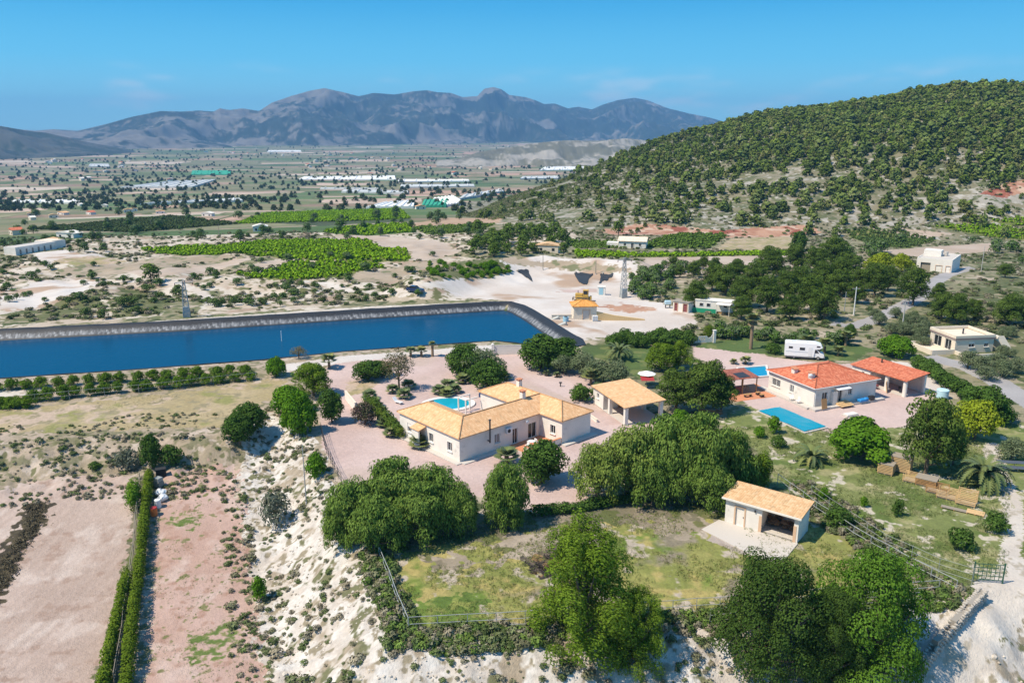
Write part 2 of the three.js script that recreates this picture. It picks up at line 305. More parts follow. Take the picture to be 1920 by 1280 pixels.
land('scrubgreen', 1.2, [[790, 512], [860, 488], [940, 490], [960, 508], [880, 522], [810, 526]]);
land('vineground', .8, [[262, 468], [400, 462], [520, 451], [690, 452], [770, 475], [765, 490], [700, 494], [560, 487], [440, 474], [330, 478]]);
land('vineground', .8, [[440, 516], [560, 488], [690, 494], [722, 500], [640, 520], [520, 526]]);
land('palesoil', 1.2, [[530, 444], [700, 440], [840, 456], [880, 470], [780, 490], [770, 473], [690, 451]]);
land('chalkbare', 1.2, [[60, 475], [120, 468], [215, 488], [150, 495], [80, 495]]);
land('dryfield', 1.2, [[90, 492], [180, 480], [240, 490], [140, 500]]);
// right-hand fields under the hill
land('palesoil', 1.2, [[1210, 483], [1490, 478], [1500, 498], [1400, 512], [1200, 502]]);
land('vineground', 1, [[1075, 468], [1200, 478], [1490, 472], [1490, 479], [1215, 482], [1080, 484]]);
land('vineground', 1, [[1200, 465], [1235, 447], [1275, 436], [1365, 440], [1330, 466]]);
land('vineground', 1, [[1040, 440], [1080, 452], [1230, 455], [1200, 466], [1080, 466]]);
land('redbank', 1.5, [[1120, 432], [1200, 418], [1350, 432], [1520, 420], [1540, 436], [1370, 446], [1260, 440], [1150, 440]]);
land('dryfield', 1.2, [[1340, 468], [1370, 447], [1500, 440], [1500, 470]]);
land('vineground', 1, [[1585, 432], [1660, 428], [1760, 450], [1700, 466], [1640, 460]]);
land('palesoil', 1, [[1640, 428], [1760, 442], [1740, 448], [1620, 426]]);
land('palesoil', 1, [[1665, 426], [1790, 438], [1760, 443]]);
land('palesoil', 1.2, [[1650, 470], [1880, 452], [1870, 470], [1760, 480], [1700, 482]]);
land('vineground', 1, [[1750, 425], [1850, 418], [1930, 430], [1930, 450], [1870, 446]]);
land('vineground', 1, [[1850, 414], [1930, 408], [1930, 424]]);
land('scrubgreen', 1, [[1800, 490], [1930, 460], [1930, 500], [1830, 505]]);
land('redbank', 1.5, [[1840, 362], [1880, 345], [1930, 335], [1930, 362], [1880, 372]]);
// middle valley, below the hill
land('greenfield', 2, [[440, 420], [500, 400], [750, 392], [770, 410], [690, 414]]);
land('greenfield', 2, [[600, 436], [670, 424], [760, 420], [780, 436], [680, 442]]);
land('darkgreenfield', 2, [[470, 415], [690, 413], [770, 409], [770, 414], [600, 424]]);
land('darkgreenfield', 2, [[50, 430], [320, 405], [450, 420], [250, 436]]);
land('strips', 1.5, [[765, 420], [840, 408], [945, 404], [935, 418], [770, 424]]);
land('vineground', 1.5, [[770, 426], [930, 420], [890, 436], [800, 440]]);
const LUT = new Uint8Array(4097); for (let i = 0; i <= 4096; i++) { const v = i / 4096; LUT[i] = Math.round(255 * (v < .0031308 ? v * 12.92 : 1.055 * Math.pow(v, 1 / 2.4) - .055)); }
const FIELDS = [K(120, 138, 84), K(100, 128, 70), K(150, 148, 110), K(222, 196, 176), K(214, 176, 154), K(190, 164, 140), K(164, 158, 120), K(128, 132, 94), K(90, 116, 62), K(168, 142, 118), K(230, 212, 194), K(108, 132, 74), K(182, 152, 130), K(146, 144, 106)];
const hash = (i, j) => LAT[((i * 73 + j * 151 + 11) & 255) + (((i * 31 + j * 57 + 101) & 255) << 8)];
function valleyFields(x, f) {
  const big = f > 2600 ? 1 : 0, sx = big ? 260 : 130, sf = big ? 190 : 92, wx = x + (fbm3(x * .004, f * .004) - .5) * 160 + f * .18, wf = f + (fbm3(x * .003 + 9, f * .003) - .5) * 160 - x * .1;
  const j = Math.floor(wf / sf), off = hash(j, 3) * sx, i = Math.floor((wx + off) / sx), cf = wf / sf - j, cx = (wx + off) / sx - i, h1 = hash(i, j);
  let c = FIELDS[Math.floor(h1 * 13.99)];
  const sub = hash(i + 7, j + 3); if (sub > .5 && cf > .45) c = FIELDS[Math.floor(hash(i + 19, j + 5) * 13.99)];
  const gr = .88 + .24 * N(x * .35, f * .35) + (fbm3(x * .03, f * .03) - .5) * .35;
  const edge = cf < .045 || cx < .03, e2 = cf > .96;
  if (edge) c = SOIL.scrubgreen.b; else if (e2) c = SOIL.palesoil.b;
  const w = ss(.56, .68, fbm(x * .012 + 4, f * .012 + 4)) * .8, s = SOIL.scrubland.p[0][0];
  out3[0] = lerp(c[0], s[0], w) * gr; out3[1] = lerp(c[1], s[1], w) * gr; out3[2] = lerp(c[2], s[2], w) * gr;
}
function baseSoil(x, z) {
  const r = Math.hypot(x, z), f = -z;
  if (r > 385) {
    const a = Math.atan2(x, f);
    if (a > HILL_A0 && r > table(HILL_FOOT, a) && r < table(HILL_CREST, a) * 1.5) return soil(SOIL.hillside, x, f);
    if (r > 470 || x < -60 && r > 400 + 40 * N(x * .02, f * .02)) return valleyFields(x, f);
  }
  if (r < 190) {
    const d = sdPoly(TERRACE, x, z) + (N(x * .5, f * .5) - .5) * 2;
    if (d > 0) return soil(x > -12 || d < 11 && x > -38 + (N(x * .15 + 3, f * .15) - .5) * 12 ? SOIL.slope : SOIL.bank, x, f);
    if (x < -14 && f < 150) return soil(SOIL.bank, x, f);
    return soil(SOIL.scrubland, x, f);
  }
  return soil(x < 30 && N(x * .02 + 3, f * .03) > .36 ? SOIL.chalk : SOIL.scrubland, x, f);
}
function paint(x0, x1, f0, f1, W, Hh) {
  const C = new Float32Array(W * Hh * 3), dx = (x1 - x0) / W, df = (f1 - f0) / Hh, done = new Uint8Array(W * Hh);
  for (let k = LAND.length - 1; k >= 0; k--) {
    const q = LAND[k], i0 = Math.max(0, Math.floor((q.x0 - x0) / dx)), i1 = Math.min(W - 1, Math.ceil((q.x1 - x0) / dx)), j0 = Math.max(0, Math.floor((-q.z1 - f0) / df)), j1 = Math.min(Hh - 1, Math.ceil((-q.z0 - f0) / df)), P = q.P, n = P.length;
    for (let j = j0; j <= j1; j++) for (let i = i0; i <= i1; i++) {
      const o = j * W + i; if (done[o]) continue;
      const x = x0 + (i + .5) * dx, f = f0 + (j + .5) * df, sc = 1.3 / Math.max(.35, q.w), wx = x + (fbm(x * sc + 3, f * sc) - .5) * 3 * q.w, wz = -f + (fbm(x * sc + 70, f * sc + 20) - .5) * 3 * q.w;
      let inside = false;
      for (let a = 0, b = n - 1; a < n; b = a++) { const az = P[a][1], bz = P[b][1]; if ((az > wz) !== (bz > wz) && wx < (P[b][0] - P[a][0]) * (wz - az) / (bz - az) + P[a][0]) inside = !inside; }
      if (!inside) continue;
      done[o] = 1; soil(q.t, x, f); C[o * 3] = out3[0]; C[o * 3 + 1] = out3[1]; C[o * 3 + 2] = out3[2];
    }
  }
  const d = new Uint8Array(W * Hh * 4), enc = (v) => LUT[Math.min(4096, Math.max(0, Math.round(v * 4096)))];
  for (let j = 0; j < Hh; j++) for (let i = 0; i < W; i++) {
    const o = j * W + i;
    if (!done[o]) { baseSoil(x0 + (i + .5) * dx, -(f0 + (j + .5) * df)); C[o * 3] = out3[0]; C[o * 3 + 1] = out3[1]; C[o * 3 + 2] = out3[2]; }
    d[o * 4] = enc(C[o * 3]); d[o * 4 + 1] = enc(C[o * 3 + 1]); d[o * 4 + 2] = enc(C[o * 3 + 2]); d[o * 4 + 3] = 255;
  }
  const t = new THREE.DataTexture(d, W, Hh); t.magFilter = THREE.LinearFilter; t.colorSpace = THREE.SRGBColorSpace; t.needsUpdate = true; return t;
}
const grainTex = noiseTex(512, (u, v) => { const a = wrapN(u, v, 24) * 160 + wrapN(u, v, 90) * 95; return [a, a, a]; }, false);
grainTex.channel = 1;
function band(x0, x1, f0, f1, step, W, Hh, bump, tuck) {
  const nx = Math.round((x1 - x0) / step), nf = Math.round((f1 - f0) / step), pos = new Float32Array((nx + 1) * (nf + 1) * 3), uv = new Float32Array((nx + 1) * (nf + 1) * 2), uv1 = new Float32Array((nx + 1) * (nf + 1) * 2), idx = [];
  for (let j = 0, o = 0; j <= nf; j++) for (let i = 0; i <= nx; i++, o++) {
    const x = lerp(x0, x1, i / nx), f = lerp(f0, f1, j / nf), y = H(x, -f) - (j === 0 ? tuck : 0);
    pos.set([x, y, -f], o * 3); uv.set([i / nx, j / nf], o * 2); uv1.set([x / 4, f / 4], o * 2);
    if (i < nx && j < nf) { const a = o, b = o + 1, c = o + nx + 1, e = c + 1; idx.push(a, b, c, b, e, c); }
  }
  const g = new THREE.BufferGeometry(); g.setAttribute('position', new THREE.BufferAttribute(pos, 3)); g.setAttribute('uv', new THREE.BufferAttribute(uv, 2)); g.setAttribute('uv1', new THREE.BufferAttribute(uv1, 2)); g.setIndex(idx); g.computeVertexNormals();
  const m = new THREE.MeshStandardMaterial({ map: paint(x0, x1, f0, f1, W, Hh), roughness: 1 });
  if (bump) { m.bumpMap = grainTex; m.bumpScale = bump; }
  return single('ground', g, m, 'dry Mediterranean land with fields, gravel, chalk and tracks', 'ground', null, 'structure');
}
band(-100, 100, 30, 106, .5, 2048, 1024, .14, 0);
band(-160, 160, 105, 173, .6, 2048, 1024, .10, .15);
band(-340, 340, 172, 421, 1.3, 2048, 1536, 0, .2);
band(-1000, 1000, 419, 1302, 5, 2048, 1536, 0, .5);
band(-2600, 2600, 1298, 3210, 24, 2048, 1536, 0, 1);
band(-8000, 8000, 3200, 12000, 110, 2048, 1024, 0, 4);

// ---------- reservoir ----------
{
  const s = new THREE.Shape(WATER.map(([x, z]) => new THREE.Vector2(x, -z)));
  const g = new THREE.ShapeGeometry(s); g.rotateX(-Math.PI / 2); g.translate(0, WATER_LEVEL, 0);
  const uv = g.attributes.uv; for (let i = 0; i < uv.count; i++) uv.setXY(i, uv.getX(i) / 14, uv.getY(i) / 14);
  const ripples = noiseTex(512, (u, v) => { const a = wrapN(u, v, 14) * 150 + wrapN(u, v, 60) * 100; return [a, a, a]; }, false);
  single('reservoir_water', g, new THREE.MeshPhysicalMaterial({ color: lin(.0, .052, .125), roughness: .22, specularIntensity: .16, bumpMap: ripples, bumpScale: .02 }), 'deep blue water of the irrigation reservoir', 'water', null, 'structure');
  // liner sheet on the inner banks, wrinkled, with a lime crust near the water
  const pos = [], uv2 = [], idx = []; let len = 0; const ring = [...WATER, WATER[0]], rows = 7; let n = 0;
  const out = (i) => { const m = WATER.length, a = WATER[(i - 1 + m) % m], b = WATER[(i + 1) % m], l = Math.hypot(b[0] - a[0], b[1] - a[1]); let nx = (b[1] - a[1]) / l, nz = -(b[0] - a[0]) / l; const p = WATER[i % m]; if (sdPoly(WATER, p[0] + nx * .5, p[1] + nz * .5) < 0) { nx = -nx; nz = -nz; } return [nx, nz]; };
  for (let i = 0; i < ring.length - 1; i++) {
    const a = ring[i], b = ring[i + 1], na = out(i), nb = out(i + 1), L = Math.hypot(b[0] - a[0], b[1] - a[1]), k = Math.max(1, Math.round(L / 1.5));
    for (let q = 0; q < k + (i === ring.length - 2 ? 1 : 0); q++) {
      const t = q / k, x = lerp(a[0], b[0], t), z = lerp(a[1], b[1], t), nx = lerp(na[0], nb[0], t), nz = lerp(na[1], nb[1], t);
      for (let r = 0; r < rows; r++) {
        const o = -.5 + r / (rows - 1) * 3.5, px = x + nx * o, pz = z + nz * o, fold = (N(len * .4 + t * L * .4, r * .3) - .5) * .16;
        pos.push(px, Math.max(H(px, pz), lerp(WATER_LEVEL - .3, .45, ss(-.6, 2.7, o))) + .10 + fold, pz); uv2.push((len + t * L) / 10, r / (rows - 1));
        if (n > 0 && r > 0) { const c = n * rows + r; idx.push(c, c - 1, c - rows, c - 1, c - rows - 1, c - rows); }
      }
      n++;
    }
    len += L;
  }
  const lg = new THREE.BufferGeometry(); lg.setAttribute('position', new THREE.Float32BufferAttribute(pos, 3)); lg.setAttribute('uv', new THREE.Float32BufferAttribute(uv2, 2)); lg.setIndex(idx); lg.computeVertexNormals();
  const linerTex = noiseTex(512, (u, v) => {
    const streak = wrapN(u, v * .12, 40), crust = ss(.56, .36, v + (wrapN(u, v * .3, 40) - .5) * .3) * ss(.08, .2, v), k = 26 + 22 * streak;
    const w = crust * (.2 + .45 * ss(.3, .7, wrapN(u, v * .15, 34)) + .1 * streak);
    return [lerp(k * .95, 196, w), lerp(k, 196, w), lerp(k * 1.12, 198, w)];
  });
  single('reservoir_liner', lg, new THREE.MeshStandardMaterial({ map: linerTex, roughness: .55 }), 'dark plastic liner sheet with pale crust round the blue reservoir', 'pool liner', null, 'structure');
}

// ---------- mountains ----------
function range(name, label, top, footR, crestR, na, nr, px0, px1, cols, rough, rockTop) {
  const sk = skyline(top), a0 = hillAt(px0), a1 = hillAt(px1), pos = [], col = [], idx = [];
  for (let i = 0; i <= na; i++) {
    const a = lerp(a0, a1, i / na), t = table(sk, a), rc = table(crestR.map(([p, r]) => [hillAt(p), r]), a), rf = table(footR.map(([p, r]) => [hillAt(p), r]), a), hc = EYE + rc * t, base = table(VALLEY, rf) - 20;
    for (let j = 0; j <= nr; j++) {
      const s = j / nr * 1.35, r = lerp(rf, rc, s), x = Math.sin(a) * r, z = -Math.cos(a) * r, L = rough;
      let k = s < 1 ? Math.pow(s, 1.25) * (1.25 - .25 * s) : 1 - (s - 1) * 1.2;
      const ridge = 1 - Math.abs(fbm(x / L + 3, z / L + 9) * 2 - 1), fine = fbm(x / L * 4, z / L * 4) - .5, env = ss(0, .25, s) * (1 - ss(.82, 1, s));
      let y = base + (hc - base) * k + ((ridge - .74) * .85 + fine * .22) * (hc - base) * env;
      y = Math.min(y, EYE + r * t * 1.0 + (s >= 1 ? 0 : 0));
      pos.push(x, Math.max(y, base), z);
      const m = fbm(x / L * 2.3 + 20, z / L * 2.3), m2 = fbm(x / L * 9, z / L * 9), m3 = fbm(x / L * 28, z / L * 28), rock = Math.max(ss(.5, .60, m * .5 + m2 * .3 + m3 * .2 + (rockTop ? rockTop(a, s) : 0)), 0), pale = ss(.6, .7, m3) * .6;
      const c0 = cols[0], c1 = cols[1];
      for (let q = 0; q < 3; q++) col.push(lerp(c0[q], c1[q], Math.min(1, rock + pale * .4)) * (.85 + .3 * N(x / L * 30, z / L * 30)));
      if (i > 0 && j > 0) { const o = i * (nr + 1) + j; idx.push(o, o - 1, o - nr - 1, o - 1, o - nr - 2, o - nr - 1); }
    }
  }
  const g = new THREE.BufferGeometry(); g.setAttribute('position', new THREE.Float32BufferAttribute(pos, 3)); g.setAttribute('color', new THREE.Float32BufferAttribute(col, 3)); g.setIndex(idx); g.computeVertexNormals();
  return single(name, g, new THREE.MeshStandardMaterial({ vertexColors: true, roughness: 1 }), label, 'mountains', null, 'structure');
}
range('mountain_range', 'rugged blue grey mountain range across the valley', [[-400, 215], [-200, 228], [0, 238], [30, 242], [65, 245], [100, 242], [145, 245], [200, 232], [250, 218], [300, 208], [340, 209], [372, 207], [400, 209], [412, 203], [430, 206], [455, 203], [485, 208], [510, 192], [545, 180], [580, 170], [608, 165], [640, 172], [672, 180], [700, 174], [740, 177], [775, 171], [800, 169], [822, 173], [845, 174], [868, 182], [895, 180], [908, 166], [925, 163], [940, 167], [955, 178], [985, 182], [1005, 188], [1020, 195], [1040, 194], [1065, 203], [1085, 200], [1110, 205], [1130, 196], [1160, 187], [1190, 183], [1215, 188], [1250, 202], [1290, 212], [1330, 220], [1365, 230], [1450, 240], [1700, 250]],
  [[-400, 4600], [100, 5000], [400, 5400], [700, 6000], [1000, 6800], [1700, 7600]], [[-400, 6200], [100, 6800], [500, 7600], [900, 9000], [1200, 10500], [1700, 11000]], 900, 130, -400, 1700, [[.016, .030, .022], [.17, .155, .14]], 700, (a, s) => { const p = hillAt(925); return Math.abs(a - p) < .05 && s > .72 ? .20 : lerp(.05, -.055, ss(hillAt(560), hillAt(760), a)); });
range('wooded_ridge', 'dark wooded ridge at the far left edge of the valley', [[-500, 205], [-200, 222], [0, 236], [40, 243], [90, 249], [150, 263], [200, 273], [250, 282], [300, 292]], [[-500, 3300], [300, 4200]], [[-500, 4200], [300, 5000]], 160, 40, -500, 300, [[.018, .032, .018], [.075, .075, .06]], 420);
range('distant_peaks', 'far mountain tops showing behind the pine hill', [[1560, 240], [1700, 195], [1740, 182], [1765, 168], [1800, 160], [1825, 158], [1850, 165], [1880, 165], [1905, 159], [1930, 160], [2000, 172], [2200, 200]], [[1560, 6000], [2200, 6000]], [[1560, 8000], [2200, 8000]], 120, 40, 1560, 2200, [[.06, .075, .05], [.25, .21, .17]], 800);
range('quarry_hills', 'low pale hills with quarry scars beyond the fields', [[820, 300], [860, 296], [900, 284], [950, 276], [1020, 266], [1060, 263], [1120, 263], [1180, 259], [1220, 263], [1260, 262], [1350, 270], [1500, 290]], [[820, 2500], [1500, 2500]], [[820, 2800], [1000, 3300], [1500, 3500]], 220, 40, 820, 1500, [[.13, .125, .085], [.34, .31, .265]], 260);
// ---------- building materials ----------
const plasterTex = noiseTex(256, (u, v) => { const a = 214 + 34 * wrapN(u, v, 6) + 10 * wrapN(u, v, 40), s = 1 - .10 * ss(.58, .72, wrapN(u * .5, v, 9)); return [a * s, a * s * .985, a * s * .965]; });
const plaster = (c) => new THREE.MeshStandardMaterial({ color: c, map: plasterTex, roughness: .92 });
const M = {
  white: plaster(lin(.90, .88, .85)), cream: plaster(lin(.86, .78, .66)), beige: plaster(lin(.86, .76, .64)), ochre: plaster(lin(.80, .58, .30)),
  trim: std(lin(.78, .74, .68), .8), stoneTrim: std(lin(.62, .42, .28), .85), frame: std(lin(.75, .75, .74), .5), darkFrame: std(lin(.10, .10, .11), .5),
  glass: new THREE.MeshPhysicalMaterial({ color: lin(.02, .025, .03), roughness: .06 }), black: std(lin(.015, .015, .016), .7), darkMetal: std(lin(.06, .06, .065), .5, { metalness: .4 }),
  metal: std(lin(.45, .46, .47), .45, { metalness: .6 }), galv: std(lin(.38, .40, .40), .6, { metalness: .3 }), greenMetal: std(lin(.03, .10, .06), .6), wood: std(lin(.42, .24, .10), .85), woodPale: std(lin(.62, .42, .21), .85), woodGrey: std(lin(.30, .26, .21), .9), terracotta: std(lin(.55, .23, .12), .85),
  concrete: std(lin(.52, .48, .44), .95), plastic: std(lin(.72, .73, .74), .45), blueTarp: std(lin(.02, .22, .55), .5), rubber: std(lin(.02, .02, .02), .85), poleConcrete: std(lin(.46, .45, .43), .9), stone: std(lin(.42, .38, .33), 1), stoneDark: std(lin(.30, .27, .23), 1),
  yellow: std(lin(.55, .33, .06), .6), red: std(lin(.35, .03, .03), .6), maroon: std(lin(.22, .06, .06), .7), green: std(lin(.01, .30, .16), .7), mulch: std(lin(.12, .08, .05), 1),
};
function tileTex(base, dark, light) {           // clay tile courses: colour of each tile, joints between
  return noiseTex(512, (u, v, i, j) => { const tx = Math.floor(u * 24), ty = Math.floor(v * 16), h = hash(tx + 3, ty + 9), st = ss(.56, .70, wrapN(u, v, 7)), k = h < .5 ? h * 2 : (h - .5) * 2, c = h < .5 ? [0, 1, 2].map((q) => lerp(dark[q], base[q], .35 + .65 * k)) : [0, 1, 2].map((q) => lerp(base[q], light[q], k)); const n = .92 + .16 * wrapN(u, v, 50), e = 1 - .12 * st; return c.map((q) => Math.min(255, q * n * e)); });
}
const tileBump = noiseTex(512, (u, v) => { const a = Math.abs(Math.sin(u * 24 * Math.PI)), b = (v * 16) % 1, c = 40 + 150 * a + 60 * (1 - b); return [c, c, c]; }, false);
const tiles = (b, d, l) => new THREE.MeshStandardMaterial({ map: tileTex(b, d, l), bumpMap: tileBump, bumpScale: .05, roughness: .9 });
const ROOF = { peach: tiles([218, 172, 126], [206, 156, 112], [226, 186, 144]), red: tiles([196, 108, 76], [172, 86, 60], [212, 132, 100]), tan: tiles([208, 170, 126], [194, 150, 108], [218, 184, 144]), orange: tiles([214, 150, 74], [198, 132, 62], [224, 164, 92]) };

// ---------- building helpers ----------
const box = (w, h, d, x = 0, y = 0, z = 0) => new THREE.BoxGeometry(w, h, d).translate(x, y, z);
const rbox = (w, h, d, r, x = 0, y = 0, z = 0) => new RoundedBoxGeometry(w, h, d, 2, r).translate(x, y, z);
const cyl = (r0, r1, h, x = 0, y = 0, z = 0, seg = 10) => new THREE.CylinderGeometry(r1, r0, h, seg).translate(x, y, z);
function bar(a, b, r, r2 = r, seg = 6) {          // a round bar from a to b
  const A = new THREE.Vector3(...a), B = new THREE.Vector3(...b), d = B.clone().sub(A), g = new THREE.CylinderGeometry(r2, r, d.length(), seg);
  g.applyQuaternion(new THREE.Quaternion().setFromUnitVectors(new THREE.Vector3(0, 1, 0), d.normalize())); return g.translate(...A.add(B).multiplyScalar(.5).toArray());
}
const bars = (list, r) => merge(list.map(([a, b]) => bar(a, b, r)));
// a flat roof plane: u, v, height corners (v runs away from the viewer), with thickness
function slab(P, th) {
  const p = P.map(([u, v, h]) => new THREE.Vector3(u, h, -v)), e1 = p[1].clone().sub(p[0]), n = new THREE.Vector3();
  for (let i = 1; i < p.length - 1; i++) n.add(p[i].clone().sub(p[0]).cross(p[i + 1].clone().sub(p[0])));
  n.normalize(); if (n.y < 0) { p.reverse(); n.negate(); }
  const U = new THREE.Vector3(0, 1, 0).cross(n); if (U.length() < .01) U.set(1, 0, 0); U.normalize(); const V = n.clone().cross(U), pos = [], uv = [], T3 = (a, b, c) => { for (const q of [a, b, c]) { pos.push(q.x, q.y, q.z); uv.push(q.dot(U) / 5.5, q.dot(V) / 5.5); } };
  const lo = p.map((q) => q.clone().setY(q.y - th));
  for (let i = 1; i < p.length - 1; i++) { T3(p[0], p[i], p[i + 1]); T3(lo[0], lo[i + 1], lo[i]); }
  for (let i = 0; i < p.length; i++) { const j = (i + 1) % p.length; T3(p[i], lo[i], lo[j]); T3(p[i], lo[j], p[j]); }
  const g = new THREE.BufferGeometry(); g.setAttribute('position', new THREE.Float32BufferAttribute(pos, 3)); g.setAttribute('uv', new THREE.Float32BufferAttribute(uv, 2)); g.computeVertexNormals(); return g;
}
// a wall from [u, v] to [u, v] with the outside on the right; openings [centre along, sill, width, height, kind]
function wall(o, A, B, y0, y1, mat, holes = [], t = .25, skip = 0, frameMat = M.frame) {
  const L = Math.hypot(B[0] - A[0], B[1] - A[1]), s = new THREE.Shape([new THREE.Vector2(skip, y0), new THREE.Vector2(L, y0), new THREE.Vector2(L, y1), new THREE.Vector2(skip, y1)]);
  for (const [c, y, w, h] of holes) s.holes.push(new THREE.Path([new THREE.Vector2(c - w / 2, y), new THREE.Vector2(c - w / 2, y + h), new THREE.Vector2(c + w / 2, y + h), new THREE.Vector2(c + w / 2, y)]));
  const g = new THREE.ExtrudeGeometry(s, { depth: t, bevelEnabled: false }).translate(0, 0, -t); { const uv = g.attributes.uv; for (let i = 0; i < uv.count; i++) uv.setXY(i, uv.getX(i) / 6, uv.getY(i) / 6); }
  const dx = (B[0] - A[0]) / L, dz = -(B[1] - A[1]) / L, m = new THREE.Matrix4().makeBasis(new THREE.Vector3(dx, 0, dz), new THREE.Vector3(0, 1, 0), new THREE.Vector3(-dz, 0, dx)).setPosition(A[0], 0, -A[1]);
  const place = (q) => q.applyMatrix4(m);
  part(o, 'wall', place(g), mat);
  for (const [c, y, w, h, kind = 'window', extra] of holes) {
    if (kind === 'open') continue;
    const door = kind === 'door' || kind === 'glassdoor', k = .06, z = -.14;
    if (kind === 'door') {
      const d = part(o, 'door', place(box(w - .02, h - .01, .06, c, y + h / 2, z)), extra ?? M.white); part(d, 'handle', place(box(.05, .14, .06, c + w * .36, y + 1, z + .06)), M.darkMetal);
      part(o, 'door_frame', place(merge([box(.14, h + .14, .06, c - w / 2 - .07, y + (h + .14) / 2, .032), box(.14, h + .14, .06, c + w / 2 + .07, y + (h + .14) / 2, .032), box(w - .004, .14, .06, c, y + h + .07, .032)])), M.stoneTrim); continue;
    }
    const f = [box(k, h - .01, .08, c - w / 2 + k / 2 + .005, y + h / 2, z), box(k, h - .01, .08, c + w / 2 - k / 2 - .005, y + h / 2, z), box(w - 2 * k - .02, k, .08, c, y + h - k / 2 - .005, z), box(w - 2 * k - .02, k, .08, c, y + k / 2 + .005, z)];
    if (w > .7) f.push(box(k, h - 2 * k - .02, .07, c, y + h / 2, z));
    const win = part(o, door ? 'glass_door' : 'window', place(merge(f)), frameMat);
    part(win, 'pane', place(box(w - .02, h - .02, .02, c, y + h / 2, z - .02)), M.glass);
    if (!door) part(win, 'sill', place(box(w + .16, .07, .2, c, y - .04, .06)), M.trim);
    if (!door && extra === 'surround') part(win, 'surround', place(merge([box(.12, h + .12, .03, c - w / 2 - .065, y + h / 2 + .06, .017), box(.12, h + .12, .03, c + w / 2 + .065, y + h / 2 + .06, .017), box(w, .12, .03, c, y + h + .062, .017)])), M.trim);
    if (extra === 'shutter') part(win, 'shutter', place(box(w - .03, h * .42, .03, c, y + h * .78, z + .06)), M.trim);
    if (extra === 'grille') part(win, 'grille', place(merge([...Array(Math.max(3, Math.round(w / .16)))].map((_, i, q) => box(.025, h, .025, c - w / 2 + (i + .5) * w / q.length, y + h / 2, .03)))), M.frame);
  }
  return m;
}
function walls(o, P, y0, y1, mat, holes = {}, t = .25, frameMat) {          // P counterclockwise seen from above (v up)
  P.forEach((A, i) => {
    const Z = P[(i - 1 + P.length) % P.length], B = P[(i + 1) % P.length], cross = (A[0] - Z[0]) * (B[1] - A[1]) - (A[1] - Z[1]) * (B[0] - A[0]);
    wall(o, A, B, y0, y1, mat, holes[i] ?? [], t, cross > 0 ? t : 0, frameMat);
  });
}
const rad = (d) => d * Math.PI / 180;
const house = (name, label, cat, x, f, deg, y = 0, group) => thing(name, label, cat, [x, y, -f], rad(deg), group);
function hip(w, d, e, h0, rise, mat, o, name = 'roof', th = .14, slope) {      // hip roof over [0,w] x [0,d]
  const x0 = -e, x1 = w + e, y0 = -e, y1 = d + e, hw = Math.min(x1 - x0, y1 - y0) / 2, along = (x1 - x0) >= (y1 - y0), h1 = h0 + rise, R = along ? [[x0 + hw, (y0 + y1) / 2, h1], [x1 - hw, (y0 + y1) / 2, h1]] : [[(x0 + x1) / 2, y0 + hw, h1], [(x0 + x1) / 2, y1 - hw, h1]];
  const c = [[x0, y0, h0], [x1, y0, h0], [x1, y1, h0], [x0, y1, h0]];
  const F = along ? [[c[0], c[1], R[1], R[0]], [c[1], c[2], R[1]], [c[2], c[3], R[0], R[1]], [c[3], c[0], R[0]]] : [[c[0], c[1], R[0]], [c[1], c[2], R[1], R[0]], [c[2], c[3], R[1]], [c[3], c[0], R[0], R[1]]];
  const r = part(o, name, merge(F.map((q) => slab(q, th))), mat);
  const caps = along ? [[c[0], R[0]], [c[3], R[0]], [c[1], R[1]], [c[2], R[1]], [R[0], R[1]]] : [[c[0], R[0]], [c[1], R[0]], [c[2], R[1]], [c[3], R[1]], [R[0], R[1]]];
  part(r, 'ridge_tiles', merge(caps.filter(([a, b]) => Math.hypot(a[0] - b[0], a[1] - b[1]) > .3).map(([a, b]) => bar([a[0], a[2] + .01, -a[1]], [b[0], b[2] + .01, -b[1]], .09))), mat);
  return r;
}
function chimney(o, u, v, y0, h, mat = M.white) {
  const c = part(o, 'chimney', box(.6, h, .6, u, y0 + h / 2, -v), mat);
  part(c, 'chimney_cap', merge([box(.8, .08, .8, u, y0 + h + .28, -v), ...[[-.22, -.22], [.22, -.22], [-.22, .22], [.22, .22]].map(([a, b]) => box(.12, .24, .12, u + a, y0 + h + .12, -v + b))]), M.terracotta); return c;
}

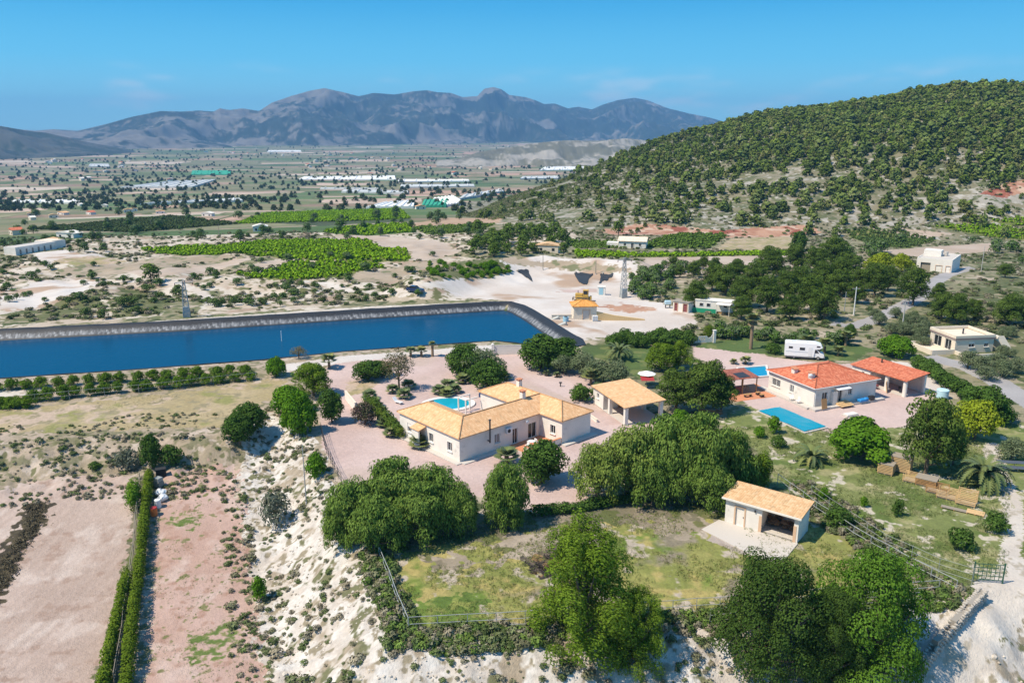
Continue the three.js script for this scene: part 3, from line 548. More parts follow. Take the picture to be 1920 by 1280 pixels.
// ---------- the villa ----------
{
  const o = house('villa', 'large white villa with peach tiled roof in wings round a pool', 'house', -6.5, 92.9, 42);
  const P = [[0, 0], [13.8, 0], [13.8, -4.2], [19.3, -4.2], [19.3, 12.5], [13.8, 12.5], [13.8, 5.6], [5.6, 5.6], [5.6, 13], [0, 13]];
  walls(o, P, 0, 3.36, M.white, {
    0: [[6.2, 1.0, .9, 1.25, 'window', 'grille'], [9.3, .1, .9, 2.1, 'glassdoor'], [12.4, .1, 1.5, 2.15, 'glassdoor']], 1: [[2.5, 1.05, .95, 1.2, 'window', 'surround']],
    9: [[2.2, 1.05, .9, 1.2, 'window', 'shutter'], [4.4, 1.0, .9, 1.2, 'window', 'shutter'], [7.1, 1.05, .9, 1.2, 'window', 'surround'], [11.0, 1.0, .95, 1.2, 'window', 'surround']], 6: [[4, .1, 2.2, 2.1, 'glassdoor']], 7: [[3, 1, 1.2, 1.2]],
  });
  const e = .28, h0 = 3.38, h1 = 4.75, E = [[-e, -e], [13.8 - e, -e], [13.8 - e, -4.2 - e], [19.3 + e, -4.2 - e], [19.3 + e, 12.5 + e], [13.8 - e, 12.5 + e], [13.8 - e, 5.6 + e], [5.6 + e, 5.6 + e], [5.6 + e, 13 + e], [-e, 13 + e]].map(([a, b]) => [a, b, h0]);
  const R1 = [2.8, 10.3, h1], R2 = [2.8, 2.8, h1], R3 = [16.55, 2.8, h1], R4 = [16.55, -1.4, h1], R5 = [16.55, 9.6, h1];
  const F = [[E[9], E[0], R2, R1], [E[8], E[9], R1], [E[7], E[8], R1, R2], [E[0], E[1], R3, R2], [E[6], E[7], R2, R3], [E[1], E[2], R4, R3], [E[2], E[3], R4], [E[3], E[4], R5, R4], [E[5], E[6], R3, R5], [E[4], E[5], R5]];
  const roof = part(o, 'roof', merge(F.map((q) => slab(q, .14))), ROOF.peach);
  part(roof, 'ridge_tiles', merge([[E[0], R2], [E[9], R1], [E[8], R1], [R1, R2], [R2, R3], [R4, R5], [E[2], R4], [E[3], R4], [E[4], R5], [E[5], R5]].map(([a, b]) => bar([a[0], a[2] + .02, -a[1]], [b[0], b[2] + .02, -b[1]], .09))), ROOF.peach);
  chimney(o, 13.4, 3.0, 4.3, 1.25); chimney(o, 16.7, 7.3, 4.4, 1.1);
  part(o, 'flue_pipe', merge([cyl(.11, .11, 3.0, 4.6, 3.1, .42, 10), cyl(.17, .17, .12, 4.6, 4.66, .42, 10), bar([4.6, 1.8, .42], [4.6, 1.8, 0], .09)]), M.darkMetal);
  const ac = part(o, 'air_conditioner', rbox(.95, .75, .36, .03, 8.0, 2.35, .24), M.plastic); part(ac, 'fan_grille', cyl(.26, .26, .03, 0, 0, 0, 16).rotateX(Math.PI / 2).translate(7.9, 2.35, .43), M.black);
  const dish = part(o, 'satellite_dish', new THREE.SphereGeometry(.42, 14, 6, 0, Math.PI * 2, 0, .75).rotateX(Math.PI / 2).translate(11.1, 2.75, .1), M.plastic); part(dish, 'bracket', bar([11.1, 2.7, 0], [11.1, 2.7, .25], .03), M.metal); part(dish, 'feed_arm', bar([11.1, 2.45, .45], [11.1, 2.7, .9], .015), M.metal);
  for (const q of [box(8.2, .14, .95, 4.1, .07, .48), box(.8, .14, 13.9, -.405, .072, -6.5), box(6.3, .14, .9, 16.7, .07, 4.66)]) part(o, 'plinth', q, M.concrete);
  part(o, 'terrace_floor', box(5.58, .1, 3.9, 11.0, .07, 1.96), M.terracotta);
  for (const [w, d, x, z] of [[1.6, .22, 12.9, 4.02], [.22, 1.2, 8.33, 3.4]]) { const st = part(o, 'terrace_parapet', box(w, .75, d, x, .5, z), M.white); part(st, 'coping', box(w + .1, .06, d + .1, x, .91, z), M.terracotta); }
  const pc = part(o, 'porch', merge([box(1.1, 2.5, .2, -.55, 1.25, -8.6), box(.2, 2.5, 1.3, -1.0, 1.25, -7.84)]), M.white); part(pc, 'porch_roof', slab([[-1.25, 6.9, 2.6], [0, 6.9, 2.95], [0, 8.9, 2.95], [-1.25, 8.9, 2.6]], .1), ROOF.peach);
  const pg = part(o, 'garden_porch', merge([box(.16, 2.4, .16, 13.3, 1.2, -14.4), box(.16, 2.4, .16, 11.2, 1.2, -14.4), box(.16, 2.4, .16, 11.2, 1.2, -12.7), box(2.3, .14, .18, 12.25, 2.47, -14.4), box(.18, .14, 1.9, 11.2, 2.47, -13.5), box(2.3, .14, .18, 12.25, 2.47, -12.62)]), M.white);
}
const local = (x, f, deg, u, v, y = 0) => { const a = rad(deg); return [x + u * Math.cos(a) - v * Math.sin(a), y, -(f + u * Math.sin(a) + v * Math.cos(a))]; };
const onVilla = (u, v, y = 0) => local(-6.5, 92.9, 42, u, v, y);
{ // terrace furniture
  const t = thing('garden_table', 'small white table on the villa terrace', 'table', onVilla(10.2, -2.2, .12), rad(42)); part(t, 'table_top', cyl(.5, .5, .04, 0, .73, 0, 18), M.plastic); part(t, 'leg', merge([cyl(.04, .04, .7, 0, .36, 0), cyl(.28, .22, .03, 0, .02, 0, 12)]), M.plastic);
  for (const [a, b, q, l] of [[9.3, -2.3, 90, 'white plastic chair left of the villa terrace table'], [11.1, -2.3, -90, 'white plastic chair right of the villa terrace table']]) { const c = thing('garden_chair', l, 'chair', onVilla(a, b, .12), rad(42 + q), 'villa terrace chairs'); part(c, 'seat', rbox(.5, .05, .5, .02, 0, .43, 0), M.plastic); part(c, 'backrest', rbox(.5, .5, .05, .02, 0, .7, .24), M.plastic); for (const [x, z] of [[-.2, -.2], [.2, -.2], [-.2, .2], [.2, .2]]) part(c, 'leg', cyl(.025, .025, .41, x, .205, z), M.plastic); }
}
{ // villa pool
  const [x, z] = G(840, 759, 0), o = thing('swimming_pool', 'oval swimming pool with white rim behind the villa roof', 'pool', [x, 0, z], rad(10));
  const sh = (a, b) => { const s = new THREE.Shape(); s.absellipse(0, 0, a, b, 0, Math.PI * 2); return s; }, ring = sh(4.1, 3.3); ring.holes.push(sh(3.45, 2.65));
  part(o, 'rim', new THREE.ExtrudeGeometry(ring, { depth: .22, bevelEnabled: true, bevelSize: .04, bevelThickness: .04, bevelSegments: 2, curveSegments: 40 }).rotateX(-Math.PI / 2).translate(0, .0, 0), M.white);
  part(o, 'water', new THREE.ShapeGeometry(sh(3.5, 2.7), 40).rotateX(-Math.PI / 2).translate(0, .16, 0), new THREE.MeshPhysicalMaterial({ color: lin(.01, .34, .46), roughness: .06 }));
}
// carport beside the villa
{
  const D = 20, o = house('carport', 'open carport with peach roof and white pillars beside the villa', 'carport', 15.9, 106.1, D);
  part(o, 'roof', slab([[-.3, -.35, 2.75], [6.2, -.35, 3.2], [6.2, 10.6, 3.2], [-.3, 10.6, 2.75]], .16), ROOF.peach);
  for (const [u, v] of [[.15, .2], [5.7, .2], [5.7, 5.0], [.15, 5.0]]) { const p = part(o, 'pillar', box(.5, 2.6 + (u > 1 ? .4 : 0), .5, u, (2.6 + (u > 1 ? .4 : 0)) / 2, -v), M.white); part(p, 'capital', box(.62, .1, .62, u, 2.45 + (u > 1 ? .4 : 0), -v), M.white); }
  walls(o, [[0, 7.0], [5.9, 7.0], [5.9, 10.4], [0, 10.4]], 0, 2.62, M.white, { 0: [[3, 0, .9, 2.05, 'door', M.wood]], 3: [[1.6, 1.2, .8, .8]] });
  part(o, 'beam', merge([box(.2, .16, 7, .15, 2.52, -3.4), box(.2, .16, 7, 5.7, 2.92, -3.4)]), M.wood);
  part(o, 'floor', box(6.2, .06, 7, 3, .03, -3.4), M.concrete);
}
// stable in the paddock
{
  const D = -37.5, o = house('stable', 'small white stable with tan tiled roof and open bay in the paddock', 'stable', 22.5, 77.4, D), W = 7.65, dep = 3.3;
  walls(o, [[0, 0], [W, 0], [W, dep], [0, dep]], 0, 2.86, M.white, { 0: [[1.6, .05, .95, 2.05, 'door', M.white], [5.55, 0, 3.3, 2.62, 'open']], 1: [[1.8, 1.1, .2, .2, 'open']] });
  part(o, 'floor', box(W - .6, .08, dep - .6, W / 2, .05, -dep / 2), M.concrete); part(o, 'partition', box(.2, 2.8, dep - .55, 3.6, 1.4, -dep / 2), M.white);
  part(o, 'roof', slab([[-.3, -.35, 2.92], [W + .3, -.35, 2.92], [W + .3, dep + .4, 3.3], [-.3, dep + .4, 3.3]], .15), ROOF.tan);
  part(o, 'fascia', box(W + .64, .2, .06, W / 2, 2.84, .39), M.trim);
  for (const u of [.02, W - .24]) part(o, 'gable_wall', slab([[u, .01, 2.87], [u + .22, .01, 2.87], [u + .22, dep - .01, 3.12], [u, dep - .01, 3.12]], .3), M.white);
  part(o, 'back_wall_top', box(W - .5, .34, .22, W / 2, 2.98, -dep + .13), M.white);
  for (const u of [3.78, 7.32]) part(o, 'corner_trim', box(.3, 1.8, .03, u, .92, .018), M.stoneTrim);
  part(o, 'lamp', rbox(.14, .24, .14, .03, 3.2, 2.2, .09), M.darkMetal);
  const hay = thing('manure_heap', 'dark heap of straw and dung against the stable back wall', 'heap', local(22.5, 77.4, D, 5.4, 2.3, .09), rad(D));
  seed(5); part(hay, 'heap', merge([...Array(26)].map(() => new THREE.IcosahedronGeometry(rr(.2, .42), 0).scale(1.4, .7, 1).translate(rr(-1.5, 1.5), rr(.1, .75), rr(-.45, .45)))), M.mulch);
  single('concrete_apron', slab([[-.6, -.02, .07], [W + .1, -.02, .07], [W + .15, -4.3, .06], [5.6, -5.2, .05], [-1.2, -3.1, .05]], .16).applyMatrix4(new THREE.Matrix4().makeRotationY(rad(D)).setPosition(22.5, 0, -77.4)), M.concrete, 'pale concrete apron in front of the stable', 'paving', null, 'structure');
}
// the neighbour's house
{
  const X = 44.85, Y = 113.1, D = 23, o = house('red_roof_house', 'white bungalow with red tiled hip roof next to the blue pool cover', 'house', X, Y, D), W = 12.2, dep = 10;
  walls(o, [[0, 0], [W, 0], [W, dep], [0, dep]], 0, 3.25, M.white, { 0: [[2.0, 1.15, 1.05, 1.15], [4.9, .35, 1.0, 2.1, 'glassdoor'], [7.0, 1.3, .75, 1.0]], 3: [[5.2, 1.15, .9, 1.15, 'window', 'grille'], [1.7, 1.1, 1.9, 1.15, 'window', 'grille']] });
  hip(W, dep, .35, 3.28, 1.65, ROOF.red, o);
  for (const [u, v, h] of [[1.6, 2.6, 1.0], [1.4, 6.0, .8]]) { const c = part(o, 'chimney', merge([box(.7, h, .7, u, 3.6 + h / 2, -v)]), M.white); part(c, 'chimney_cap', slab([[u - .5, v - .5, 3.68 + h], [u + .5, v - .5, 3.68 + h], [u + .5, v + .5, 3.85 + h], [u - .5, v + .5, 3.85 + h]], .07), M.terracotta); }
  for (const [u, v] of [[.9, 2.4]]) { const d = part(o, 'satellite_dish', new THREE.SphereGeometry(.5, 14, 6, 0, Math.PI * 2, 0, .75).rotateX(Math.PI / 2).rotateY(-.5).translate(u, 4.5, -v + .2), M.plastic); part(d, 'bracket', bar([u, 3.7, -v], [u, 4.5, -v - .1], .03), M.metal); }
  for (const q of [box(W + 1.6, .3, 1.2, W / 2, .15, .62), box(1.2, .3, dep + 1.1, -.62, .147, -dep / 2 - .55)]) part(o, 'plinth', q, M.concrete);
  const s = part(o, 'step', box(2.4, .3, 1.0, 5.0, .45, .5), M.woodPale); for (let k = 1; k < 3; k++) part(o, 'step', box(2.4, .3 - k * .1, .42, 5.0, .3 + (.3 - k * .1) / 2, 1.0 + k * .42 - .2), M.woodPale);
  part(o, 'door_canopy', slab([[3.6, -1.0, 2.72], [6.2, -1.0, 2.72], [6.2, 0, 2.95], [3.6, 0, 2.95]], .06), M.plastic);
  part(o, 'porch_screen', box(.9, 2.0, .5, 3.6, 1.32, .28), M.white);
  part(o, 'gutter', merge([bar([-.42, 3.2, .42], [W + .4, 3.2, .42], .06), bar([-.42, 3.2, .42], [-.42, 3.2, -dep - .4], .06), bar([.08, 3.2, .12], [.08, 0.3, .12], .05)]), M.frame);
  const onRed = (u, v, y = 0) => local(X, Y, D, u, v, y);
  const put = (name, label, cat, u, v, y, fn, turn = 0, group) => { const t = thing(name, label, cat, onRed(u, v, y), rad(D + turn), group); fn(t); return t; };
  put('wooden_board', 'brown board leaning on the corner of the red roofed house', 'board', .9, -1.3, .3, (t) => part(t, 'board', box(1.0, 1.5, .05, 0, .72, 0).rotateX(-.2), M.wood));
  put('storage_bundle', 'blue plastic bundle by the steps of the red roofed house', 'bundle', 8.6, -1.0, .31, (t) => { part(t, 'bundle', rbox(1.5, .45, .8, .15, 0, .22, 0), M.blueTarp); part(t, 'wrapping', rbox(.7, .6, .6, .2, .6, .3, .1), M.blueTarp); });
  put('plastic_crate', 'dark crate at the right end of the red roofed house', 'crate', 10.4, -1.0, .31, (t) => { part(t, 'crate', rbox(.8, .6, .6, .05, 0, .3, 0), M.darkMetal); part(t, 'lid', rbox(.84, .06, .64, .02, 0, .63, 0), M.black); });
  for (const [u, v, l] of [[-1.0, 3.6, 'grey garden chair along the long wall of the red roofed house'], [-1.0, 2.2, 'pale garden chair near the corner of the red roofed house']]) put('patio_chair', l, 'chair', u, v, .3, (t) => { part(t, 'seat', rbox(.55, .06, .55, .02, 0, .43, 0), M.plastic); part(t, 'backrest', rbox(.06, .55, .55, .02, .26, .72, 0), M.plastic); for (const [x, z] of [[-.2, -.2], [.2, -.2], [-.2, .2], [.2, .2]]) part(t, 'leg', cyl(.025, .025, .41, x, .205, z), M.metal); });
  put('paving_slab', 'pale slab lying beside the blue pool cover', 'slab', 2.8, -4.4, .0, (t) => { part(t, 'slab', rbox(2.2, .22, 1.1, .04, 0, .11, 0), M.concrete); part(t, 'slab', rbox(2.0, .12, .9, .04, .05, .29, 0), M.white); });
  // pool cover
  const cov = [[1423, 770], [1462.5, 763], [1549, 799.5], [1508.5, 809]].map(([a, b]) => G(a, b, .2)), o2 = thing('covered_pool', 'rectangular pool under a bright blue cover on the lawn', 'pool', [cov[0][0], 0, cov[0][1]]);
  const rel = cov.map(([x, z]) => [x - cov[0][0], -(z - cov[0][1])]), grow = (k) => { const cx = rel.reduce((a, p) => a + p[0], 0) / 4, cy = rel.reduce((a, p) => a + p[1], 0) / 4; return rel.map(([x, y]) => [cx + (x - cx) * k, cy + (y - cy) * k]); };
  part(o2, 'pool_wall', slab(grow(1.07).map(([x, y]) => [x, y, .16]), .3), M.concrete);
  const sheet = new THREE.PlaneGeometry(1, 1, 28, 18), pp = sheet.attributes.position; seed(3);
  for (let i = 0; i < pp.count; i++) { const a = pp.getX(i) + .5, b = pp.getY(i) + .5, q = (k) => lerp(lerp(rel[0][k], rel[1][k], a), lerp(rel[3][k], rel[2][k], a), b); pp.setXYZ(i, q(0), .2 + .12 * fbm(a * 6, b * 9) - .04 * ss(.3, .5, .5 - Math.abs(b - .5)), -q(1)); }
  sheet.computeVertexNormals(); part(o2, 'pool_cover', sheet, new THREE.MeshPhysicalMaterial({ color: lin(.0, .27, .40), roughness: .4, side: THREE.DoubleSide }));
  // pergola with a second pool behind it
  const pg = house('pergola', 'patio shelter with rust red roof beside the red roofed house', 'pergola', 33.6, 119.0, 20);
  part(pg, 'roof', slab([[-.2, -.2, 2.6], [5.6, -.2, 2.6], [5.6, 4.0, 2.95], [-.2, 4.0, 2.95]], .08), tiles([150, 88, 72], [124, 70, 60], [168, 104, 84]));
  part(pg, 'roof_panel', slab([[2.2, .2, 2.70], [4.2, .2, 2.70], [4.2, 2.2, 2.86], [2.2, 2.2, 2.86]], .03), M.darkMetal);
  for (const [u, v] of [[0, 0], [2.7, 0], [5.3, 0], [0, 3.7], [5.3, 3.7]]) part(pg, 'post', box(.14, 2.55, .14, u, 1.27, -v), M.wood);
  part(pg, 'bar_counter', box(2.6, 1.05, .6, 1.6, .53, -.9), M.maroon);
  part(pg, 'floor', box(8.6, .08, 6.6, 3.6, .045, -.4), M.terracotta);
  const onP = (u, v, y = 0.09) => local(33.6, 119.0, 20, u, v, y);
  const tb = thing('patio_table', 'dark table under the patio shelter', 'table', onP(3.9, 1.2), rad(20)); part(tb, 'table_top', box(1.4, .06, .8, 0, .73, 0), M.wood); for (const [x, z] of [[-.6, -.3], [.6, -.3], [-.6, .3], [.6, .3]]) part(tb, 'leg', box(.07, .7, .07, x, .35, z), M.wood);
  for (const [u, v, l] of [[2.6, -1.6, 'brown patio bench in front of the shelter'], [4.7, -1.3, 'dark patio stool nearest the house wall'], [4.6, -2.4, 'dark planter on the terracotta patio edge']]) { const t = thing('patio_bench', l, 'bench', onP(u, v), rad(20)); part(t, 'seat', rbox(u < 3 ? 1.3 : .6, .12, .55, .03, 0, .42, 0), M.wood); for (const x of u < 3 ? [-.5, .5] : [-.22, .22]) part(t, 'leg', box(.08, .36, .5, x, .18, 0), M.darkMetal); }
  const p2 = [[1375, 701], [1385, 690], [1436, 686], [1440, 704], [1415, 706]].map(([a, b]) => { const q = G(a, b, .2); return new THREE.Vector2(q[0], -q[1]); }), c0 = p2[0], pool = thing('swimming_pool', 'blue swimming pool with white edge behind the patio shelter', 'pool', [c0.x, 0, -c0.y]);
  const cen = p2.reduce((a, q) => a.add(q), new THREE.Vector2()).multiplyScalar(1 / p2.length), sc = (k) => p2.map((q) => new THREE.Vector2().lerpVectors(cen, q, k).sub(c0));
  const rim = new THREE.Shape(sc(1.12)); rim.holes.push(new THREE.Path(sc(1.0)));
  part(pool, 'rim', new THREE.ExtrudeGeometry(rim, { depth: .25, bevelEnabled: false }).rotateX(-Math.PI / 2).translate(0, .02, 0), M.white);
  part(pool, 'water', new THREE.ShapeGeometry(new THREE.Shape(sc(1.01))).rotateX(-Math.PI / 2).translate(0, .12, 0), new THREE.MeshPhysicalMaterial({ color: lin(.01, .26, .44), roughness: .08 }));
}
// the neighbour's car shelter
{
  const o = house('car_shelter', 'long open shelter with red tiled roof and round white pillars', 'carport', 60.95, 118.4, 27), Wd = 4.8, L = 10.4;
  part(o, 'roof', slab([[-.3, -.3, 2.75], [Wd + .2, -.3, 3.35], [Wd + .2, L, 3.35], [-.3, L, 2.75]], .15), ROOF.red);
  for (const v of [.3, 3.6]) part(o, 'pillar', cyl(.34, .32, 2.62, .25, 1.31, -v, 14), M.white);
  part(o, 'pillar', box(.4, 3.1, .4, Wd - .3, 1.55, -.2), M.white);
  walls(o, [[0, 6.6], [Wd, 6.6], [Wd, L - .2], [0, L - .2]], 0, 2.6, M.white, { 3: [[2.2, 1.3, .5, .7]] });
  wall(o, [Wd - .1, .2], [Wd - .1, 6.3], 0, 3.1, M.white);
  part(o, 'floor', box(Wd - .4, .06, 6.3, Wd / 2 - .2, .04, -3.2), M.concrete);
  part(o, 'roof_vent', cyl(.12, .12, .6, 3.6, 3.5, -7.5), M.darkMetal);
  const at = (u, v, y = .07) => local(60.95, 118.4, 27, u, v, y);
  const sp = thing('plywood_sheet', 'yellowish plywood sheet leaning under the red roofed shelter', 'board', at(-.2, 3.0), rad(60)); part(sp, 'sheet', box(1.5, 1.7, .06, 0, .84, 0).rotateX(-.16), M.woodPale);
  const ql = thing('wheelbarrow', 'old wheelbarrow standing among the clutter under the shelter', 'wheelbarrow', at(-.5, 5.0), rad(100)); part(ql, 'tray', rbox(.9, .3, .6, .06, 0, .55, 0), M.maroon); part(ql, 'wheel', new THREE.TorusGeometry(.18, .05, 6, 14).translate(.55, .2, 0), M.rubber); part(ql, 'frame', bars([[[-.9, .5, -.25], [.55, .2, -.06]], [[-.9, .5, .25], [.55, .2, .06]], [[-.3, .45, -.25], [-.3, 0, -.25]], [[-.3, .45, .25], [-.3, 0, .25]]], .025), M.metal);
  const mc = thing('motorbike', 'dark motorbike parked under the red roofed shelter', 'motorbike', at(1.6, 2.2), rad(70)); part(mc, 'body', merge([rbox(1.0, .3, .3, .1, 0, .62, 0), rbox(.5, .2, .3, .08, -.3, .82, 0)]), M.black); for (const x of [-.6, .6]) part(mc, 'wheel', new THREE.TorusGeometry(.26, .08, 8, 16).translate(x, .34, 0), M.rubber); part(mc, 'handlebar', bars([[[.45, .7, 0], [.35, 1.05, 0]], [[.35, 1.05, -.32], [.35, 1.05, .32]]], .025), M.metal);
}
// ---------- other buildings ----------
const houseAt = (name, label, cat, x, f, deg, group, dy = 0) => house(name, label, cat, x, f, deg, H(x, -f) + dy, group);
{
  const o = houseAt('flat_roof_house', 'cream flat roofed house with brown cornice band and outside stair', 'house', 82.2, 143.9, 8), W = 7.8, d = 7.2;
  walls(o, [[0, 0], [W, 0], [W, d], [0, d]], -.5, 2.5, M.cream, { 0: [[3.4, 1, 1.2, 1.1, 'window', 'shutter'], [6.4, 1, .9, 1.1, 'window', 'shutter']], 3: [[2.2, .2, 2.2, 2.0, 'glassdoor'], [5.2, .2, 1.8, 2.0, 'glassdoor']] });
  part(o, 'cornice', merge([box(W + .3, .3, .15, W / 2, 2.64, .076), box(.15, .3, d + .12, -.076, 2.64, -d / 2 - .06)]), std(lin(.30, .22, .20), .9));
  part(o, 'roof_terrace', box(W - .3, .2, d - .3, W / 2, 2.62, -d / 2), M.beige);
  part(o, 'parapet', merge([box(W + .34, .5, .3, W / 2, 3.05, .02), box(W + .34, .5, .3, W / 2, 3.05, -d), box(.3, .5, d - .34, -.02, 3.05, -d / 2), box(.3, .5, d - .34, W + .02, 3.05, -d / 2)]), M.cream);
  part(o, 'stair_wall', merge([slab([[W + .4, -.4, 3.1], [W + 1.6, -.4, 3.1], [W + 3.2, -1.2, .4], [W + 1.9, -1.2, .4]], .5), slab([[W + .16, 3, 3.2], [W + .5, 3, 3.2], [W + 3.4, -1.0, .3], [W + 3.0, -1.0, .3]], 2.4), box(1.2, .3, 4, W + .9, 2.7, -1.5)]), M.cream);
  part(o, 'chimney', cyl(.16, .14, 1.1, 3.9, 3.2, -3.4), M.darkMetal);
  part(o, 'patio_wall', merge([box(4.6, 1.0, .25, -2.7, .4, .6), box(.25, 1.0, 6.5, -5.0, .4, -2.7), box(4.7, 1.0, .25, -2.7, .4, -6.1), box(7.0, .8, .25, 3.3, .2, 3.2), box(.25, .9, 2.5, -.3, .25, 1.95)]), M.cream);
  part(o, 'patio_floor', box(4.8, .1, 6.4, -2.5, .1, -2.7), M.beige);
}
{
  const o = houseAt('white_warehouse', 'long white flat roofed building beside the grey road', 'building', 128, 252, -37), W = 10, d = 15.3;
  walls(o, [[0, 0], [W, 0], [W, d], [0, d]], -1, 4.0, M.white, { 0: [[6.4, 0, 1.7, 2.0, 'door', M.trim], [9, 0, 1.2, 2.0, 'door', M.trim], [2.6, 0, 2.8, 2.6, 'open']] });
  part(o, 'roof', slab([[.26, .26, 3.8], [W - .26, .26, 3.8], [W - .26, d - .26, 3.9], [.26, d - .26, 3.9]], .2), M.concrete);
  part(o, 'rear_block', box(5, 2.0, 4, 3, 4.7, -9), M.white); part(o, 'tank', cyl(.6, .6, 1.2, 6.5, 4.6, -10, 12), M.concrete); part(o, 'loading_bay', box(2.6, 2.4, .1, 2.6, 1.2, -.5), M.woodGrey);
}
{
  const o = houseAt('white_hacienda', 'long low white house with a row of dark doorways at far left', 'house', -199.5, 314, -18), W = 6, d = 19;
  walls(o, [[0, 0], [W, 0], [W, d], [0, d]], -1.5, 3.1, M.white, { 1: [2.2, 5, 7.8, 10.6, 13.4, 16.4].map((s) => [s, .1, .9, 2.0, 'glassdoor']) });
  part(o, 'roof', box(W - .4, .2, d - .4, W / 2, 2.95, -d / 2), M.concrete); part(o, 'wing', box(9, 3.2, 7, -1, 1.3, -d - 3.6), M.white); part(o, 'wing_roof', box(8.4, .3, 6.4, -1, 2.95, -d - 3.6), M.beige);
}
{
  const o = houseAt('white_farmhouse', 'white gabled farmhouse above the green vineyard under the hill', 'house', 41.6, 313, -16), W = 10.6, d = 6.5;
  walls(o, [[0, 0], [W, 0], [W, d], [0, d]], -1, 2.9, M.white, { 0: [[2.5, .9, 1, 1.1], [5.4, .1, 1, 2, 'glassdoor'], [8.4, .9, 1, 1.1]] });
  const e = .4, mid = d / 2; part(o, 'roof', merge([slab([[-e, -e, 2.85], [W + e, -e, 2.85], [W + e, mid, 4.3], [-e, mid, 4.3]], .14), slab([[-e, mid, 4.3], [W + e, mid, 4.3], [W + e, d + e, 2.85], [-e, d + e, 2.85]], .14)]), tiles([224, 206, 186], [208, 186, 164], [232, 216, 200]));
  part(o, 'gable', merge([0.02, W - .24].map((u) => { const s = new THREE.Shape([new THREE.Vector2(0, 0), new THREE.Vector2(d, 0), new THREE.Vector2(mid, 1.3)]); return new THREE.ExtrudeGeometry(s, { depth: .22, bevelEnabled: false }).rotateY(Math.PI / 2).translate(u, 2.88, 0); })), M.white);
  part(o, 'lean_to', box(4.5, 2.0, 4, -2.6, .9, -3.2), M.trim);
}
{
  const o = houseAt('pump_house', 'cream pump house with orange tiled roof on the reservoir bank', 'shed', 13.4, 170.0, 4), W = 5, d = 4.2;
  walls(o, [[0, 0], [W, 0], [W, d], [0, d]], -.5, 2.9, M.cream, { 0: [[2.75, 0, 1.5, 2.0, 'door', M.metal]] });
  hip(W, d, .35, 2.92, .95, ROOF.orange, o);
  const b = thing('white_tank', 'white cube tank in front of the pump house door', 'tank', local(13.4, 170, 4, 4.5, -.9, H(17.8, -169.5)), rad(4)); part(b, 'tank', rbox(1.1, 1.1, 1.0, .06, 0, .62, 0), M.plastic); part(b, 'cage', bars([-.55, -.2, .2, .55].flatMap((x) => [[[x, .05, .54], [x, 1.2, .54]], [[x, 1.2, -.54], [x, 1.2, .54]]]), .025), M.metal);
  const b2 = thing('blue_drum', 'pale blue drum left of the pump house', 'drum', local(13.4, 170, 4, -2.0, -2.0, H(11.5, -168)), 0); part(b2, 'drum', cyl(.62, .62, 1.0, 0, .5, 0, 16), std(lin(.30, .52, .66), .5)); part(b2, 'lid', cyl(.4, .4, .08, 0, 1.04, 0, 14), M.black);
  const w = thing('ramp_wall', 'tapering ochre ramp wall right of the pump house', 'wall', local(13.4, 170, 4, 5, .5, H(18.5, -170.5)), rad(2)); const s = new THREE.Shape([new THREE.Vector2(0, -.5), new THREE.Vector2(11, -.5), new THREE.Vector2(10.6, .1), new THREE.Vector2(4, 1.0), new THREE.Vector2(0, 1.9)]); part(w, 'ramp', new THREE.ExtrudeGeometry(s, { depth: .5, bevelEnabled: false }), M.ochre);
  const wp = thing('low_wall', 'short cream wall left of the pump house', 'wall', local(13.4, 170, 4, -4.8, .3, H(9, -170)), rad(4)); part(wp, 'wall', box(4.4, 1.0, .25, 2.2, .4, 0), M.cream); part(wp, 'coping', box(4.5, .08, .34, 2.2, .94, 0), M.beige);
  for (const [a, b2p, l] of [[[1002, 613], [1048, 597], 'upper grey intake pipe running down into the reservoir'], [[1016, 622], [1062, 608], 'lower grey intake pipe running down into the reservoir']]) { const A = G(a[0], a[1], -1.4), B = G(b2p[0], b2p[1], .6), t = thing('intake_pipe', l, 'pipe', [B[0], .9, B[1]]); part(t, 'pipe', bar([0, 0, 0], [A[0] - B[0], -2.4, A[1] - B[1]], .4, .4, 10), M.galv); part(t, 'support', box(.7, 1.0, .5, -.3, -.55, 0), M.concrete); }
}
